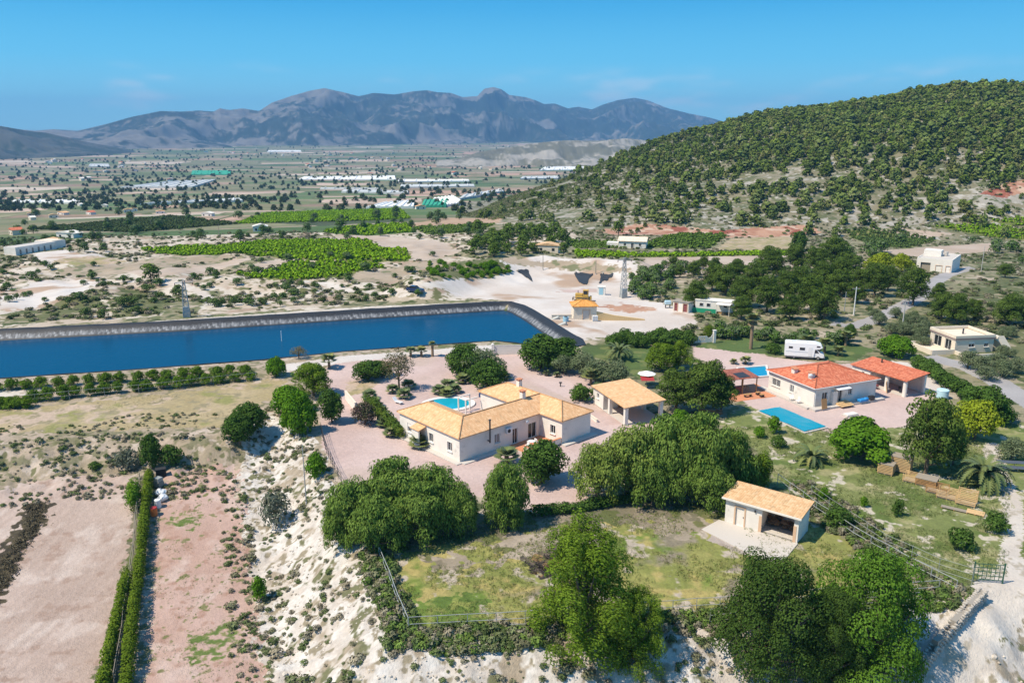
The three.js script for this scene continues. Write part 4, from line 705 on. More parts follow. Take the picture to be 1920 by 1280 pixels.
{ // bulldozer
  const p = G(1093, 566, -.2), o = thing('bulldozer', 'yellow tracked bulldozer parked behind the pump house', 'bulldozer', [p[0], H(p[0], p[1]), p[1]], rad(170));
  o.scale.setScalar(.95);
  part(o, 'hood', rbox(1.9, 1.0, 1.2, .1, 1.0, 1.5, 0), M.yellow); part(o, 'chassis', rbox(3.4, .6, 1.4, .1, .2, .95, 0), M.yellow);
  const cab = part(o, 'cab', merge([rbox(1.3, .5, 1.4, .06, -.7, 1.5, 0), box(1.4, .12, 1.5, -.7, 2.85, 0), ...[[-1.3, -.66], [-1.3, .66], [-.1, -.66], [-.1, .66]].map(([x, z]) => box(.1, 1.2, .1, x, 2.25, z))]), M.yellow); part(cab, 'window', box(1.1, .9, 1.2, -.7, 2.3, 0), M.glass);
  for (const z of [-.95, .95]) { const s = new THREE.Shape(); s.absarc(-1.3, .5, .5, Math.PI / 2, Math.PI * 1.5); s.absarc(1.3, .5, .5, -Math.PI / 2, Math.PI / 2); const t = part(o, 'track', new THREE.ExtrudeGeometry(s, { depth: .5, bevelEnabled: false }).translate(0, 0, z - .25), M.darkMetal); for (const x of [-1.3, -.4, .4, 1.3]) part(t, 'roller', cyl(.3, .3, .54, 0, 0, 0, 12).rotateX(Math.PI / 2).translate(x, .5, z), M.yellow); }
  part(o, 'blade', new THREE.CylinderGeometry(1.1, 1.1, 3.1, 12, 1, true, 1.2, 1.0).rotateX(Math.PI / 2).translate(1.5, .75, 0), std(lin(.4, .25, .08), .7, { side: THREE.DoubleSide })); part(o, 'push_arm', bars([[[2.5, .6, -1.25], [0, .7, -1.25]], [[2.5, .6, 1.25], [0, .7, 1.25]]], .1), M.yellow); part(o, 'exhaust', cyl(.08, .08, .8, 1.3, 2.3, .3), M.black); part(o, 'ripper', box(.5, 1.0, .8, -1.95, .9, 0), M.yellow);
}
{
  const o = houseAt('meter_hut', 'small white hut with two maroon doors and flat grey roof', 'shed', 36.9, 180.1, -36), W = 3.8, d = 2.9;
  walls(o, [[0, 0], [W, 0], [W, d], [0, d]], -.4, 2.2, M.white, { 0: [[.75, .05, .75, 1.9, 'door', M.maroon], [3.0, .05, .95, 1.9, 'door', M.maroon]] });
  part(o, 'roof', slab([[-.2, -.2, 2.42], [W + .2, -.2, 2.42], [W + .2, d + .2, 2.3], [-.2, d + .2, 2.3]], .16), M.stoneDark);
  const p = T(1252, 577), k = thing('water_tank', 'small pale blue tank beside the maroon doored hut', 'tank', p.toArray()); part(k, 'tank', rbox(1.5, .9, 1.0, .2, 0, 1.3, 0), std(lin(.42, .58, .66), .5)); part(k, 'stand', merge([box(.12, .9, .8, -.5, .45, 0), box(.12, .9, .8, .5, .45, 0)]), M.darkMetal);
  const q = T(1128, 552), c = thing('transformer_kiosk', 'white transformer kiosk with light blue door on the chalk yard', 'kiosk', q.toArray(), rad(-10)); part(c, 'cabinet', rbox(1.9, 2.0, 1.3, .03, 0, 1.0, 0), M.white); part(c, 'door', box(1.0, 1.7, .05, -.1, .92, .68), std(lin(.30, .52, .62), .6)); part(c, 'roof', box(2.1, .12, 1.5, 0, 2.07, 0), M.white);
}
{ // mobile home in the pines
  const p = T(1340, 585), o = thing('mobile_home', 'white mobile home with green netting among the pines', 'mobile home', p.toArray(), rad(-24));
  part(o, 'body', rbox(8.4, 2.3, 3, .1, 0, 1.65, 0), M.white); part(o, 'roof', box(8.6, .12, 3.2, 0, 2.86, 0), M.trim); for (const x of [-2.8, -1.2, 2.6]) { const w = part(o, 'window', box(.9, .8, .06, x, 1.9, 1.53), M.frame); part(w, 'pane', box(.75, .65, .03, x, 1.9, 1.57), M.glass); }
  part(o, 'netting', box(5.5, 1.0, .04, -2.0, .52, 1.75), M.green); part(o, 'veranda', merge([box(3.2, .12, 2.4, 2.4, 2.6, 2.8), box(.1, 2.5, .1, 1.0, 1.25, 3.8), box(.1, 2.5, .1, 3.8, 1.25, 3.8)]), M.white); part(o, 'skirting', box(8.2, .7, 2.8, 0, .3, 0), M.wood);
}
// ---------- vehicles ----------
function wheels(o, xs, r, half, w = .2) { for (const x of xs) for (const z of [-half, half]) { const t = part(o, 'wheel', cyl(r, r, w, 0, 0, 0, 16).rotateX(Math.PI / 2).translate(x, r, z), M.rubber); part(t, 'hub', cyl(r * .55, r * .55, w + .02, 0, 0, 0, 12).rotateX(Math.PI / 2).translate(x, r, z), M.metal); } }
{
  const o = thing('motorhome', 'white motorhome with over-cab berth parked on the pink drive', 'motorhome', [53.1, 0.02, -140.8], rad(-16));
  const s = new THREE.Shape([[-3.3, .55], [-3.3, 2.75], [-3.2, 2.92], [1.9, 2.98], [2.75, 2.75], [3.0, 2.35], [2.55, 2.05], [1.75, 1.98], [1.6, .55]].map((p) => new THREE.Vector2(...p)));
  part(o, 'body', new THREE.ExtrudeGeometry(s, { depth: 2.1, bevelEnabled: true, bevelSize: .05, bevelThickness: .06, bevelSegments: 2 }).translate(0, 0, -1.05), new THREE.MeshPhysicalMaterial({ color: lin(.82, .83, .84), roughness: .35 }));
  const c = new THREE.Shape([[1.55, .45], [1.55, 1.95], [2.05, 1.92], [2.75, 1.25], [3.3, 1.05], [3.4, .45]].map((p) => new THREE.Vector2(...p)));
  const cab = part(o, 'cab', new THREE.ExtrudeGeometry(c, { depth: 1.8, bevelEnabled: true, bevelSize: .04, bevelThickness: .05, bevelSegments: 2 }).translate(0, 0, -.9), new THREE.MeshPhysicalMaterial({ color: lin(.78, .79, .80), roughness: .3 }));
  for (const z of [-.965, .965]) part(cab, 'side_window', new THREE.ExtrudeGeometry(new THREE.Shape([[1.75, 1.25], [1.75, 1.82], [2.05, 1.80], [2.55, 1.27]].map((p) => new THREE.Vector2(...p))), { depth: .02, bevelEnabled: false }).translate(0, 0, z - .01), M.glass);
  part(cab, 'windscreen', slab([[2.11, -.8, 1.94], [2.11, .8, 1.94], [2.8, .8, 1.28], [2.8, -.8, 1.28]], .03), M.glass);
  for (const [x, y, w, h] of [[-2.4, 2.1, .7, .35], [-.4, 1.95, .9, .5], [2.3, 2.5, .6, .25]]) { const q = part(o, 'window', box(w, h, .04, x, y, 1.125), M.darkFrame); part(q, 'pane', box(w - .08, h - .08, .02, x, y, 1.145), M.glass); }
  part(o, 'door', box(.65, 1.7, .03, .95, 1.45, 1.125), M.plastic); part(o, 'skirt', box(4.9, .22, 2.16, -.85, .42, 0), std(lin(.18, .18, .2), .6)); part(o, 'bumper', rbox(.3, .35, 1.95, .08, 3.42, .5, 0), std(lin(.2, .2, .22), .6));
  part(o, 'roof_hatch', merge([box(.7, .12, .7, -2.0, 3.08, 0), box(.5, .12, .5, .4, 3.1, .1)]), M.plastic); for (const z of [-.7, .7]) part(o, 'headlight', rbox(.1, .2, .32, .04, 3.43, .86, z), M.metal);
  part(o, 'stripe', box(4.4, .1, .02, -1.0, 1.35, 1.122), std(lin(.45, .5, .56), .5)); wheels(o, [-1.7, 2.4], .33, .93);
}
function car(label, pos, turn, col, y) {
  const o = thing('parked_car', label, 'car', pos, turn), paint = new THREE.MeshPhysicalMaterial({ color: col, roughness: .3, clearcoat: .6 });
  const s = new THREE.Shape([[-2.1, .3], [-2.1, .85], [-1.5, .95], [.75, .92], [1.95, .78], [2.1, .55], [2.1, .3]].map((p) => new THREE.Vector2(...p))), r = new THREE.Shape([[-1.75, .93], [-1.25, 1.4], [.05, 1.44], [.85, .9]].map((p) => new THREE.Vector2(...p)));
  part(o, 'body', new THREE.ExtrudeGeometry(s, { depth: 1.6, bevelEnabled: true, bevelSize: .06, bevelThickness: .08, bevelSegments: 3 }).translate(0, 0, -.8), paint);
  const g = part(o, 'cabin', new THREE.ExtrudeGeometry(r, { depth: 1.3, bevelEnabled: true, bevelSize: .03, bevelThickness: .1, bevelSegments: 2 }).translate(0, 0, -.65), M.glass); part(g, 'roof', rbox(1.35, .06, 1.25, .02, -.6, 1.475, 0), paint);
  for (const z of [-.6, .6]) { part(o, 'headlight', rbox(.08, .14, .35, .03, 2.13, .68, z), M.metal); part(o, 'tail_light', rbox(.08, .16, .3, .03, -2.13, .78, z), M.red); }
  wheels(o, [-1.3, 1.3], .31, .78); return o;
}
{ const p = onVilla(18.9, 15.6); car('dark blue car parked behind the villa near the carport', [p[0], 0.02, p[2]], rad(-35), lin(.02, .05, .13)); const q = T(779, 547); car('dark blue car parked on the track beyond the reservoir', q.toArray(), rad(-30), lin(.015, .03, .10)); }

// ---------- gates, walls, fences ----------
{
  const a = G(924, 668, 0), b = G(983, 667, 0), L = Math.hypot(b[0] - a[0], b[1] - a[1]), o = thing('driveway_gate', 'white sheet metal gate between white posts at the villa drive', 'gate', [a[0], 0, a[1]], Math.atan2(-(b[1] - a[1]), b[0] - a[0]));
  part(o, 'gate_leaf', box(L - .5, 1.9, .08, L / 2, 1.05, 0), M.white); for (const u of [0, L]) { const p = part(o, 'post', box(.42, 2.3, .42, u, 1.15, 0), M.white); part(p, 'cap', new THREE.ConeGeometry(.34, .25, 4).rotateY(Math.PI / 4).translate(u, 2.42, 0), M.trim); }
  part(o, 'rail', box(L - .5, .06, .14, L / 2, .06, 0), M.metal); part(o, 'top_bar', box(L - .5, .08, .12, L / 2, 2.045, 0), M.white);
}
{
  const a = G(1290, 645, 0), b = G(1339, 642, 0), L = Math.hypot(b[0] - a[0], b[1] - a[1]), o = thing('entrance_gate', 'white gate with pale balusters and tall posts at the neighbour drive', 'gate', [a[0], 0, a[1]], Math.atan2(-(b[1] - a[1]), b[0] - a[0]));
  for (const u of [0, L]) { const p = part(o, 'post', box(.5, u ? 2.4 : 1.9, .5, u, u ? 1.2 : .95, 0), M.white); part(p, 'cap', box(.64, .1, .64, u, (u ? 2.4 : 1.9) + .05, 0), M.trim); }
  const s = new THREE.Shape([[.3, .15], [L - .3, .15], [L - .3, 1.9], [L - .7, 1.2], [L - 1.2, 1.0], [L - 1.6, 1.45], [.3, 1.45]].map((p) => new THREE.Vector2(...p))); for (let k = 0; k < 6; k++) { const x = .7 + k * (L - 2.4) / 6; s.holes.push(new THREE.Path([[x, .6], [x, 1.2], [x + .22, 1.2], [x + .22, .6]].map((p) => new THREE.Vector2(...p)))); }
  part(o, 'gate_leaf', new THREE.ExtrudeGeometry(s, { depth: .08, bevelEnabled: false }).translate(0, 0, -.04), M.white);
}
function railFence(name, label, P, step, h, rails, mat, lean = .03, r = .035, group) {          // posts and rails along points of the land
  const o = thing(name, label, 'fence', [P[0].x, P[0].y, P[0].z], 0, group), pts3 = [];
  for (let i = 1; i < P.length; i++) { const n = Math.max(1, Math.round(P[i - 1].distanceTo(P[i]) / step)); for (let k = i === 1 ? 0 : 1; k <= n; k++) { const x = lerp(P[i - 1].x, P[i].x, k / n), z = lerp(P[i - 1].z, P[i].z, k / n); pts3.push([x - P[0].x, H(x, z) - P[0].y, z - P[0].z]); } }
  const tops = pts3.map(([x, y, z]) => [x + rr(-lean, lean), y + h * rr(.96, 1.04), z + rr(-lean, lean)]);
  pts3.forEach((p, i) => part(o, 'post', bar([p[0], p[1] - .2, p[2]], tops[i], r * 1.3, r * 1.2), mat));
  for (const q of rails) for (let i = 1; i < pts3.length; i++) { const a = pts3[i - 1], b = pts3[i], ta = tops[i - 1], tb = tops[i], at = (u, v) => [lerp(u[0], v[0], q), lerp(u[1], v[1], q), lerp(u[2], v[2], q)]; part(o, q > .3 ? 'rail' : 'wire', bar(at(a, ta), at(b, tb), r), mat); }
  return o;
}
const L3 = (list) => list.map(([a, b]) => { const g = G(a, b, 0); return onLand(g[0], g[1]); });
seed(21);
railFence('rail_fence', 'grey tube rail fence along the left edge of the paddock', L3([[711, 1046], [730, 1092], [745, 1135], [766, 1184]]), 2.1, 1.35, [.97, .45], M.galv);
railFence('rail_fence', 'grey tube rail fence along the near edge of the paddock', L3([[766, 1184], [985, 1172], [1170, 1158], [1350, 1146], [1560, 1126], [1760, 1112]]), 2.3, 1.4, [.97, .5, .12], M.galv, .05, .026);
railFence('rail_fence', 'double rail fence running from the stable down the right side of the paddock', L3([[1458, 908], [1530, 962], [1600, 1010], [1700, 1066], [1792, 1114]]), 2.2, 1.4, [.97, .5], M.galv, .04, .032);
railFence('wire_fence', 'thin wire fence on posts between the lawn and the paddock rails', L3([[1520, 935], [1590, 985], [1660, 1030], [1760, 1075], [1822, 1096]]), 3.4, 1.7, [.97, .6, .25], M.galv, .05, .018);
railFence('wire_fence', 'dark mesh fence along the gravel yard above the chalk slope', L3([[602, 812], [612, 850], [628, 888], [640, 908]]), 1.6, 1.5, [.97, .75, .5, .25], M.darkMetal, .02, .022);
railFence('wire_fence', 'thin wire fence along the foot of the near paddock slope', L3([[1330, 1172], [1480, 1160], [1600, 1150], [1720, 1140]]), 3, 1.6, [.95, .6, .25], M.galv, .08, .02);
railFence('wire_fence', 'old wire fence on leaning posts beside the green hedge', [[262, 905], [258, 960], [250, 1040], [240, 1130], [225, 1230], [215, 1290]].map(([a, b]) => T(a, b)), 3, 1.5, [.95, .5], M.woodGrey, .12, .03);
railFence('wire_fence', 'thin wire fence on the dry field before the reservoir hedge', [[0, 762], [130, 750], [260, 738], [400, 722], [480, 714]].map(([a, b]) => T(a, b)), 6, 1.5, [.95, .5], M.galv, .04, .02);
{
  const a = T(1824, 1090), b = T(1880, 1094), L = Math.hypot(b.x - a.x, b.z - a.z), o = thing('field_gate', 'green metal field gate at the head of the white track', 'gate', a.toArray(), Math.atan2(-(b.z - a.z), b.x - a.x));
  for (const u of [0, L]) part(o, 'post', box(.1, 2.1, .1, u, 1.0, 0), M.greenMetal); for (const y of [.3, .7, 1.1, 1.5, 1.85]) part(o, 'rail', box(L - .15, .05, .05, L / 2, y, 0), M.greenMetal); for (let k = 1; k < 7; k++) part(o, 'bar', box(.04, 1.5, .04, L * k / 7, 1.08, 0), M.greenMetal);
}
{ // stone wall along the white track
  const P = [[1842, 1122], [1815, 1150], [1785, 1185], [1750, 1228], [1725, 1262]].map(([a, b]) => T(a, b)), o = thing('dry_stone_wall', 'rough brown stone retaining wall beside the white track', 'wall', P[0].toArray()); seed(9);
  const stones = [], core = [];
  for (let i = 1; i < P.length; i++) {
    const a = P[i - 1], b = P[i], L = Math.hypot(b.x - a.x, b.z - a.z), ang = Math.atan2(-(b.z - a.z), b.x - a.x), n = Math.round(L / .34);
    core.push(box(L, 1.1, .5).rotateY(ang).translate((a.x + b.x) / 2 - P[0].x, (a.y + b.y) / 2 + .35 - P[0].y, (a.z + b.z) / 2 - P[0].z));
    for (let k = 0; k < n; k++) for (let r = 0; r < 5; r++) for (const sd of [-1, 1]) { const t = (k + (r % 2) * .5 + rr(-.15, .15)) / n, nx = (b.z - a.z) / L * .27 * sd, nz = -(b.x - a.x) / L * .27 * sd; stones.push(new THREE.DodecahedronGeometry(rr(.14, .21), 0).scale(1.25, .75, .8).rotateY(rnd() * 6).translate(lerp(a.x, b.x, t) - P[0].x + nx, lerp(a.y, b.y, t) - P[0].y + .05 + r * .21, lerp(a.z, b.z, t) - P[0].z + nz)); }
  }
  part(o, 'core', core, M.stoneDark); part(o, 'stones', stones, M.stone).userData.kind = 'stuff';
}
for (const [A, B, h, l] of [[[648, 748], [667, 771], 1.3, 'white garden wall left of the villa shrubs'], [[712, 775], [742, 793], .8, 'low cream garden wall beside the palm hedge'], [[1120, 792], [1100, 778], .4, 'low white step wall between villa and carport']]) {
  const a = G(A[0], A[1], 0), b = G(B[0], B[1], 0), L = Math.hypot(b[0] - a[0], b[1] - a[1]), o = thing('garden_wall', l, 'wall', [a[0], 0, a[1]], Math.atan2(-(b[1] - a[1]), b[0] - a[0]));
  part(o, 'wall', box(L, h, .22, L / 2, h / 2, 0), M.white); part(o, 'coping', box(L + .1, .07, .32, L / 2, h + .035, 0), M.beige);
}
// ---------- poles and pylons ----------
function poleAt(name, label, px, base, top, r, mat, arm) {
  const p = T(px, base), d = depthOf(p.x, p.y, p.z), dep = Math.atan2(EYE - p.y, Math.hypot(p.x, p.z)), h = (base - top) * d / FOC / Math.cos(dep), o = thing(name, label, 'pole', p.toArray());
  part(o, 'shaft', cyl(r, r * .6, h + .4, 0, h / 2 - .2, 0, 8), mat); part(o, 'footing', cyl(r * 1.7, r * 1.6, .3, 0, .05, 0, 8), M.concrete);
  if (arm) { const a = part(o, 'crossarm', box(1.7, .12, .12, 0, h - .4, 0), M.galv); for (const x of [-.7, 0, .7]) part(a, 'insulator', cyl(.06, .05, .3, x, h - .2, 0, 6), M.maroon); } else part(o, 'cap', cyl(r * .75, r * .5, .1, 0, h + .05, 0, 8), mat);
  return o;
}
poleAt('utility_pole', 'slim white pole at the near shore of the reservoir', 530, 668, 621, .11, M.plastic);
poleAt('utility_pole', 'tall thin grey pole standing on the chalk slope left of the villa', 574, 944, 838, .075, M.galv);
poleAt('utility_pole', 'pale concrete pole in front of the big pines near the road', 1692, 617, 567, .16, M.poleConcrete, true);
poleAt('utility_pole', 'grey steel pole left of the white crossarm pole', 1583, 588, 548, .12, M.galv);
poleAt('utility_pole', 'white pole with crossarm beside the grey road bend', 1601, 591, 538, .16, M.plastic, true);
poleAt('utility_pole', 'slim pole right of the long white building', 1840, 511, 462, .12, M.poleConcrete);
for (const [x, b, t, l] of [[1018, 506, 478, 'thin pole on the pale field behind the quarry bank'], [1117, 514, 488, 'thin pole between the quarry bank and the lattice pylon'], [1283, 515, 494, 'thin dark pole left of the pine wood'], [132, 430, 416, 'far thin pole left of the dark vineyard'], [202, 428, 414, 'far thin pole in the dark vineyard'], [283, 424, 411, 'far thin pole at the right end of the dark vineyard'], [410, 440, 420, 'far thin pole beside the clump of dark trees'], [682, 404, 390, 'far thin pole in front of the bright green field']]) poleAt('wire_pole', l, x, b, t, .13, M.woodGrey);
function pylon(label, px, base, top) {
  const p = T(px, base), d = depthOf(p.x, p.y, p.z), h = (base - top) * d / FOC * 1.02, o = thing('lattice_pylon', label, 'pylon', p.toArray(), .3), w = (y) => lerp(.75, .22, Math.min(1, y / h)), leg = [], br = [], n = 9;
  for (const [a, b] of [[-1, -1], [1, -1], [1, 1], [-1, 1]]) part(o, 'leg', bar([a * w(0), -.3, b * w(0)], [a * w(h), h, b * w(h)], .07), M.galv);
  for (let k = 0; k < n; k++) { const y0 = k / n * h, y1 = (k + 1) / n * h, c = [[-1, -1], [1, -1], [1, 1], [-1, 1]]; for (let i = 0; i < 4; i++) { const [a, b] = c[i], [e, f] = c[(i + 1) % 4]; br.push([[a * w(y0), y0, b * w(y0)], [e * w(y1), y1, f * w(y1)]], [[a * w(y1), y1, b * w(y1)], [e * w(y1), y1, f * w(y1)]]); } }
  part(o, 'bracing', bars(br, .04), M.galv); const arm = part(o, 'crossarm', merge([bar([-1.9, h - .5, 0], [1.9, h - .5, 0], .07), bar([-1.9, h - .5, 0], [0, h, 0], .04), bar([1.9, h - .5, 0], [0, h, 0], .04)]), M.galv); for (const x of [-1.8, 0, 1.8]) part(arm, 'insulator', cyl(.09, .09, .5, x, h - .78, 0, 6), M.maroon);
  part(o, 'base_cladding', box(1.3, 2.4, 1.3, 0, 1.1, 0), M.galv);
}
pylon('grey lattice pylon at the edge of the chalk yard', 1169, 558, 484);
pylon('thin lattice pylon beyond the left part of the reservoir', 350, 594, 526);
// torn sheets of old liner on the quarry bank
for (const [l, q] of [['large torn black liner sheet on the white quarry bank', [[1076, 512], [1112, 513], [1100, 533], [1086, 530]]], ['small torn black liner sheet at the right of the quarry bank', [[1127, 514], [1152, 514], [1138, 525], [1122, 531]]], ['black liner rag at the left bend of the quarry bank', [[968, 508], [990, 506], [998, 528], [986, 520]]]]) {
  const n = 8, P = [], idx = [], o0 = T(q[0][0], q[0][1]), o = thing('liner_sheet', l, 'sheet', o0.toArray());
  for (let j = 0; j <= n; j++) for (let i = 0; i <= n; i++) { const a = i / n, b = j / n, k = (c) => lerp(lerp(q[0][c], q[1][c], a), lerp(q[3][c], q[2][c], a), b) + (j && j < n && i && i < n ? 0 : (N(i * .9 + q[0][0], j * .9) - .5) * 4), p = T(k(0), k(1)); P.push(p.x - o0.x, p.y - o0.y + .16, p.z - o0.z); if (i && j) { const e = j * (n + 1) + i; idx.push(e, e - 1, e - n - 1, e - 1, e - n - 2, e - n - 1); } }
  const g = new THREE.BufferGeometry(); g.setAttribute('position', new THREE.Float32BufferAttribute(P, 3)); g.setIndex(idx); g.computeVertexNormals(); part(o, 'sheet', g, std(lin(.03, .032, .036), .6, { side: THREE.DoubleSide })); part(o, 'weight_stone', new THREE.DodecahedronGeometry(.35).translate(.5, .3, 0), M.stone);
}
// ---------- yard clutter ----------
function crate(label, px, py, w, h, d, deg, mat, open, group) {
  const g = G(px, py, 0), o = thing('wooden_crate', label, 'crate', [g[0], H(g[0], g[1]), g[1]], rad(deg), group), n = Math.max(3, Math.round(h / .22));
  part(o, 'floor', box(w - .1, .08, d - .1, 0, .12, 0), M.woodGrey); for (const x of [-w / 2 + .1, 0, w / 2 - .1]) part(o, 'bearer', box(.1, .09, d - .1, x, .05, 0), mat);
  for (let k = 0; k < n; k++) { const y = .2 + k * (h - .2) / n + .08; for (const s of [-1, 1]) { part(o, 'slat', box(w, (h - .2) / n - .09, .04, 0, y, s * d / 2), mat); if (!open) part(o, 'slat', box(.04, (h - .2) / n - .09, d - .05, s * w / 2, y, 0), mat); } }
  for (const s of [-1, 1]) for (const q of [-1, 1]) part(o, 'corner_post', box(.08, h - .12, .08, s * (w / 2 - .06), h / 2 + .06, q * (d / 2 - .06)), mat);
  if (!open) part(o, 'lid', box(w + .06, .05, d + .06, 0, h + .04, 0), M.woodGrey); return o;
}
crate('open sided wooden crate, leftmost by the big pine', 1662, 886, 1.7, 1.3, 1.5, -38, M.woodPale);
crate('tall wooden crate under the grey plank by the big pine', 1690, 882, 2.2, 1.9, 1.6, -38, M.woodPale);
crate('low wooden crate in the middle of the row on the lawn', 1712, 902, 2.0, 1.0, 1.5, -38, M.woodPale, true);
crate('wooden crate with grey top beside the row middle', 1738, 908, 2.2, .9, 1.7, -38, M.wood);
crate('slatted crate in the second half of the row on the lawn', 1758, 922, 2.2, 1.0, 1.6, -38, M.wood, true);
crate('slatted crate third from the right end of the row', 1778, 932, 2.2, 1.0, 1.6, -38, M.woodPale, true);
crate('upright wooden crate at the right end of the row', 1812, 944, 2.0, 1.6, 1.5, -38, M.woodPale, true);
for (const [px, py, w, d, l] of [[1830, 962, 1.7, 1.2, 'flat pallet lying at the right end of the crate row'], [1790, 955, 2.6, .7, 'grey plank pallet lying in front of the right crates']]) { const g = G(px, py, 0), o = thing('wooden_pallet', l, 'pallet', [g[0], H(g[0], g[1]), g[1]], rad(-35)); for (let k = 0; k < 7; k++) part(o, 'slat', box(w, .03, d / 9, 0, .15, -d / 2 + (k + .5) * d / 7), w > 2 ? M.woodGrey : M.woodPale); for (const x of [-w / 2 + .08, 0, w / 2 - .08]) part(o, 'bearer', box(.1, .12, d, x, .07, 0), M.wood); }
crate('orange brown wooden box on the lawn behind the pepper trees', 1326, 775, 2.4, .8, 1.1, -20, M.wood);
{
  const g = G(1346, 775, 0), o = thing('timber_pile', 'small pile of reddish logs beside the orange brown box', 'logs', [g[0], H(g[0], g[1]), g[1]], rad(-10)); seed(31); for (let k = 0; k < 9; k++) part(o, 'log', bar([-.6 + rr(-.1, .1), .1 + Math.floor(k / 4) * .17, -.3 + (k % 4) * .2], [.6 + rr(-.1, .1), .1 + Math.floor(k / 4) * .17, -.3 + (k % 4) * .2], .09), M.terracotta);
  const q = G(1767, 746, 0), t = thing('water_tank', 'round pale blue water tank by the car shelter', 'tank', [q[0], H(q[0], q[1]), q[1]]); part(t, 'tank', cyl(.88, .86, 1.3, 0, .66, 0, 20), std(lin(.45, .66, .76), .5)); part(t, 'lid', cyl(.9, .84, .1, 0, 1.36, 0, 20), std(lin(.5, .7, .8), .5));
  const s = G(1905, 880, 0), r = thing('solar_rack', 'rack of small solar panels at the right edge of the lawn', 'solar panels', [s[0], H(s[0], s[1]), s[1]], rad(-8)); for (let i = 0; i < 4; i++) for (let j = 0; j < 2; j++) part(r, 'panel', box(.95, .04, .9, -1.5 + i, .5 + j * .35, -j * .85 + .4).rotateX(0), std(lin(.10, .12, .16), .25)); for (const x of [-1.8, 0, 1.8]) part(r, 'stand', merge([box(.06, .5, .06, x, .25, .5), box(.06, .85, .06, x, .42, -.5)]), M.metal);
  const d = G(748, 757, 0), l = thing('sun_lounger', 'white sun lounger on the pink gravel left of the villa pool', 'lounger', [d[0], H(d[0], d[1]), d[1]], rad(-40)); part(l, 'seat', rbox(1.3, .08, .65, .03, 0, .32, 0), M.plastic); part(l, 'backrest', rbox(.75, .08, .65, .03).rotateZ(-.75).translate(-.88, .56, 0), M.plastic); for (const [x, z] of [[-.5, -.28], [-.5, .28], [.5, -.28], [.5, .28]]) part(l, 'leg', box(.06, .3, .06, x, .15, z), M.plastic);
  const e = G(1051, 724, 0), m = thing('garden_post', 'small dark post on the villa drive', 'post', [e[0], H(e[0], e[1]), e[1]]); part(m, 'post', cyl(.1, .1, .6, 0, .3, 0), M.darkMetal); part(m, 'lamp_head', rbox(.5, .16, .3, .04, 0, .68, 0), M.darkMetal);
  const u = G(1212, 722, 0), pa = thing('parasol', 'red and white canopy behind the villa carport', 'parasol', [u[0], H(u[0], u[1]), u[1]]); part(pa, 'pole', cyl(.04, .04, 2.1, 0, 1.05, 0), M.metal); part(pa, 'canopy', new THREE.ConeGeometry(1.5, .5, 8, 1, true).translate(0, 2.2, 0), std(lin(.85, .83, .8), .8, { side: THREE.DoubleSide })); part(pa, 'side_canopy', slab([[-1.2, -2.4, 1.5], [.9, -2.4, 1.5], [.9, -.9, 1.8], [-1.2, -.9, 1.8]], .04), M.red);
}
for (const [px, py, kind, l] of [[302, 893, 'bin', 'dark lidded bin at the top end of the hedge'], [298, 912, 'crate', 'grey stacked crate beside the tall hedge'], [301, 928, 'bag', 'white plastic sack in the middle of the hedge clutter'], [305, 938, 'bag', 'pale crumpled sack touching the middle sack'], [296, 951, 'barrel', 'round white barrel next to the hedge'], [289, 966, 'drum', 'orange drum lowest in the hedge clutter']]) {
  const g = T(px, py), pos = g.toArray(), o = thing({ bin: 'waste_bin', crate: 'storage_crate', bag: 'plastic_sack', barrel: 'barrel', drum: 'drum' }[kind], l, kind === 'bag' ? 'sack' : kind, pos, px);
  if (kind === 'bin') { part(o, 'bin', rbox(1.2, 1.0, .8, .06, 0, .52, 0), M.black); part(o, 'lid', rbox(1.26, .1, .86, .03, 0, 1.08, 0), M.darkMetal); } else if (kind === 'crate') { part(o, 'crate', rbox(.9, .7, .8, .04, 0, .36, 0), M.stoneDark); part(o, 'crate', rbox(.85, .5, .75, .04, .04, .98, 0), M.galv); }
  else if (kind === 'bag') { const s = new THREE.IcosahedronGeometry(.62, 3), q = s.attributes.position; for (let i = 0; i < q.count; i++) { const k = 1 + (fbm(q.getX(i) * 3 + px, q.getZ(i) * 3 + q.getY(i) * 2) - .5) * .7; q.setXYZ(i, q.getX(i) * k, Math.max(-.35, q.getY(i) * k * .75), q.getZ(i) * k); } s.computeVertexNormals(); part(o, 'sack', s.translate(0, .35, 0), M.plastic); part(o, 'knot', new THREE.ConeGeometry(.15, .3, 7).translate(.05, .85, 0), M.plastic); }
  else { part(o, 'drum', cyl(.38, .38, .95, 0, .48, 0, 14), kind === 'drum' ? std(lin(.55, .16, .04), .6) : M.plastic); part(o, 'lid', cyl(.4, .36, .08, 0, .98, 0, 14), kind === 'drum' ? M.red : M.frame); }
}
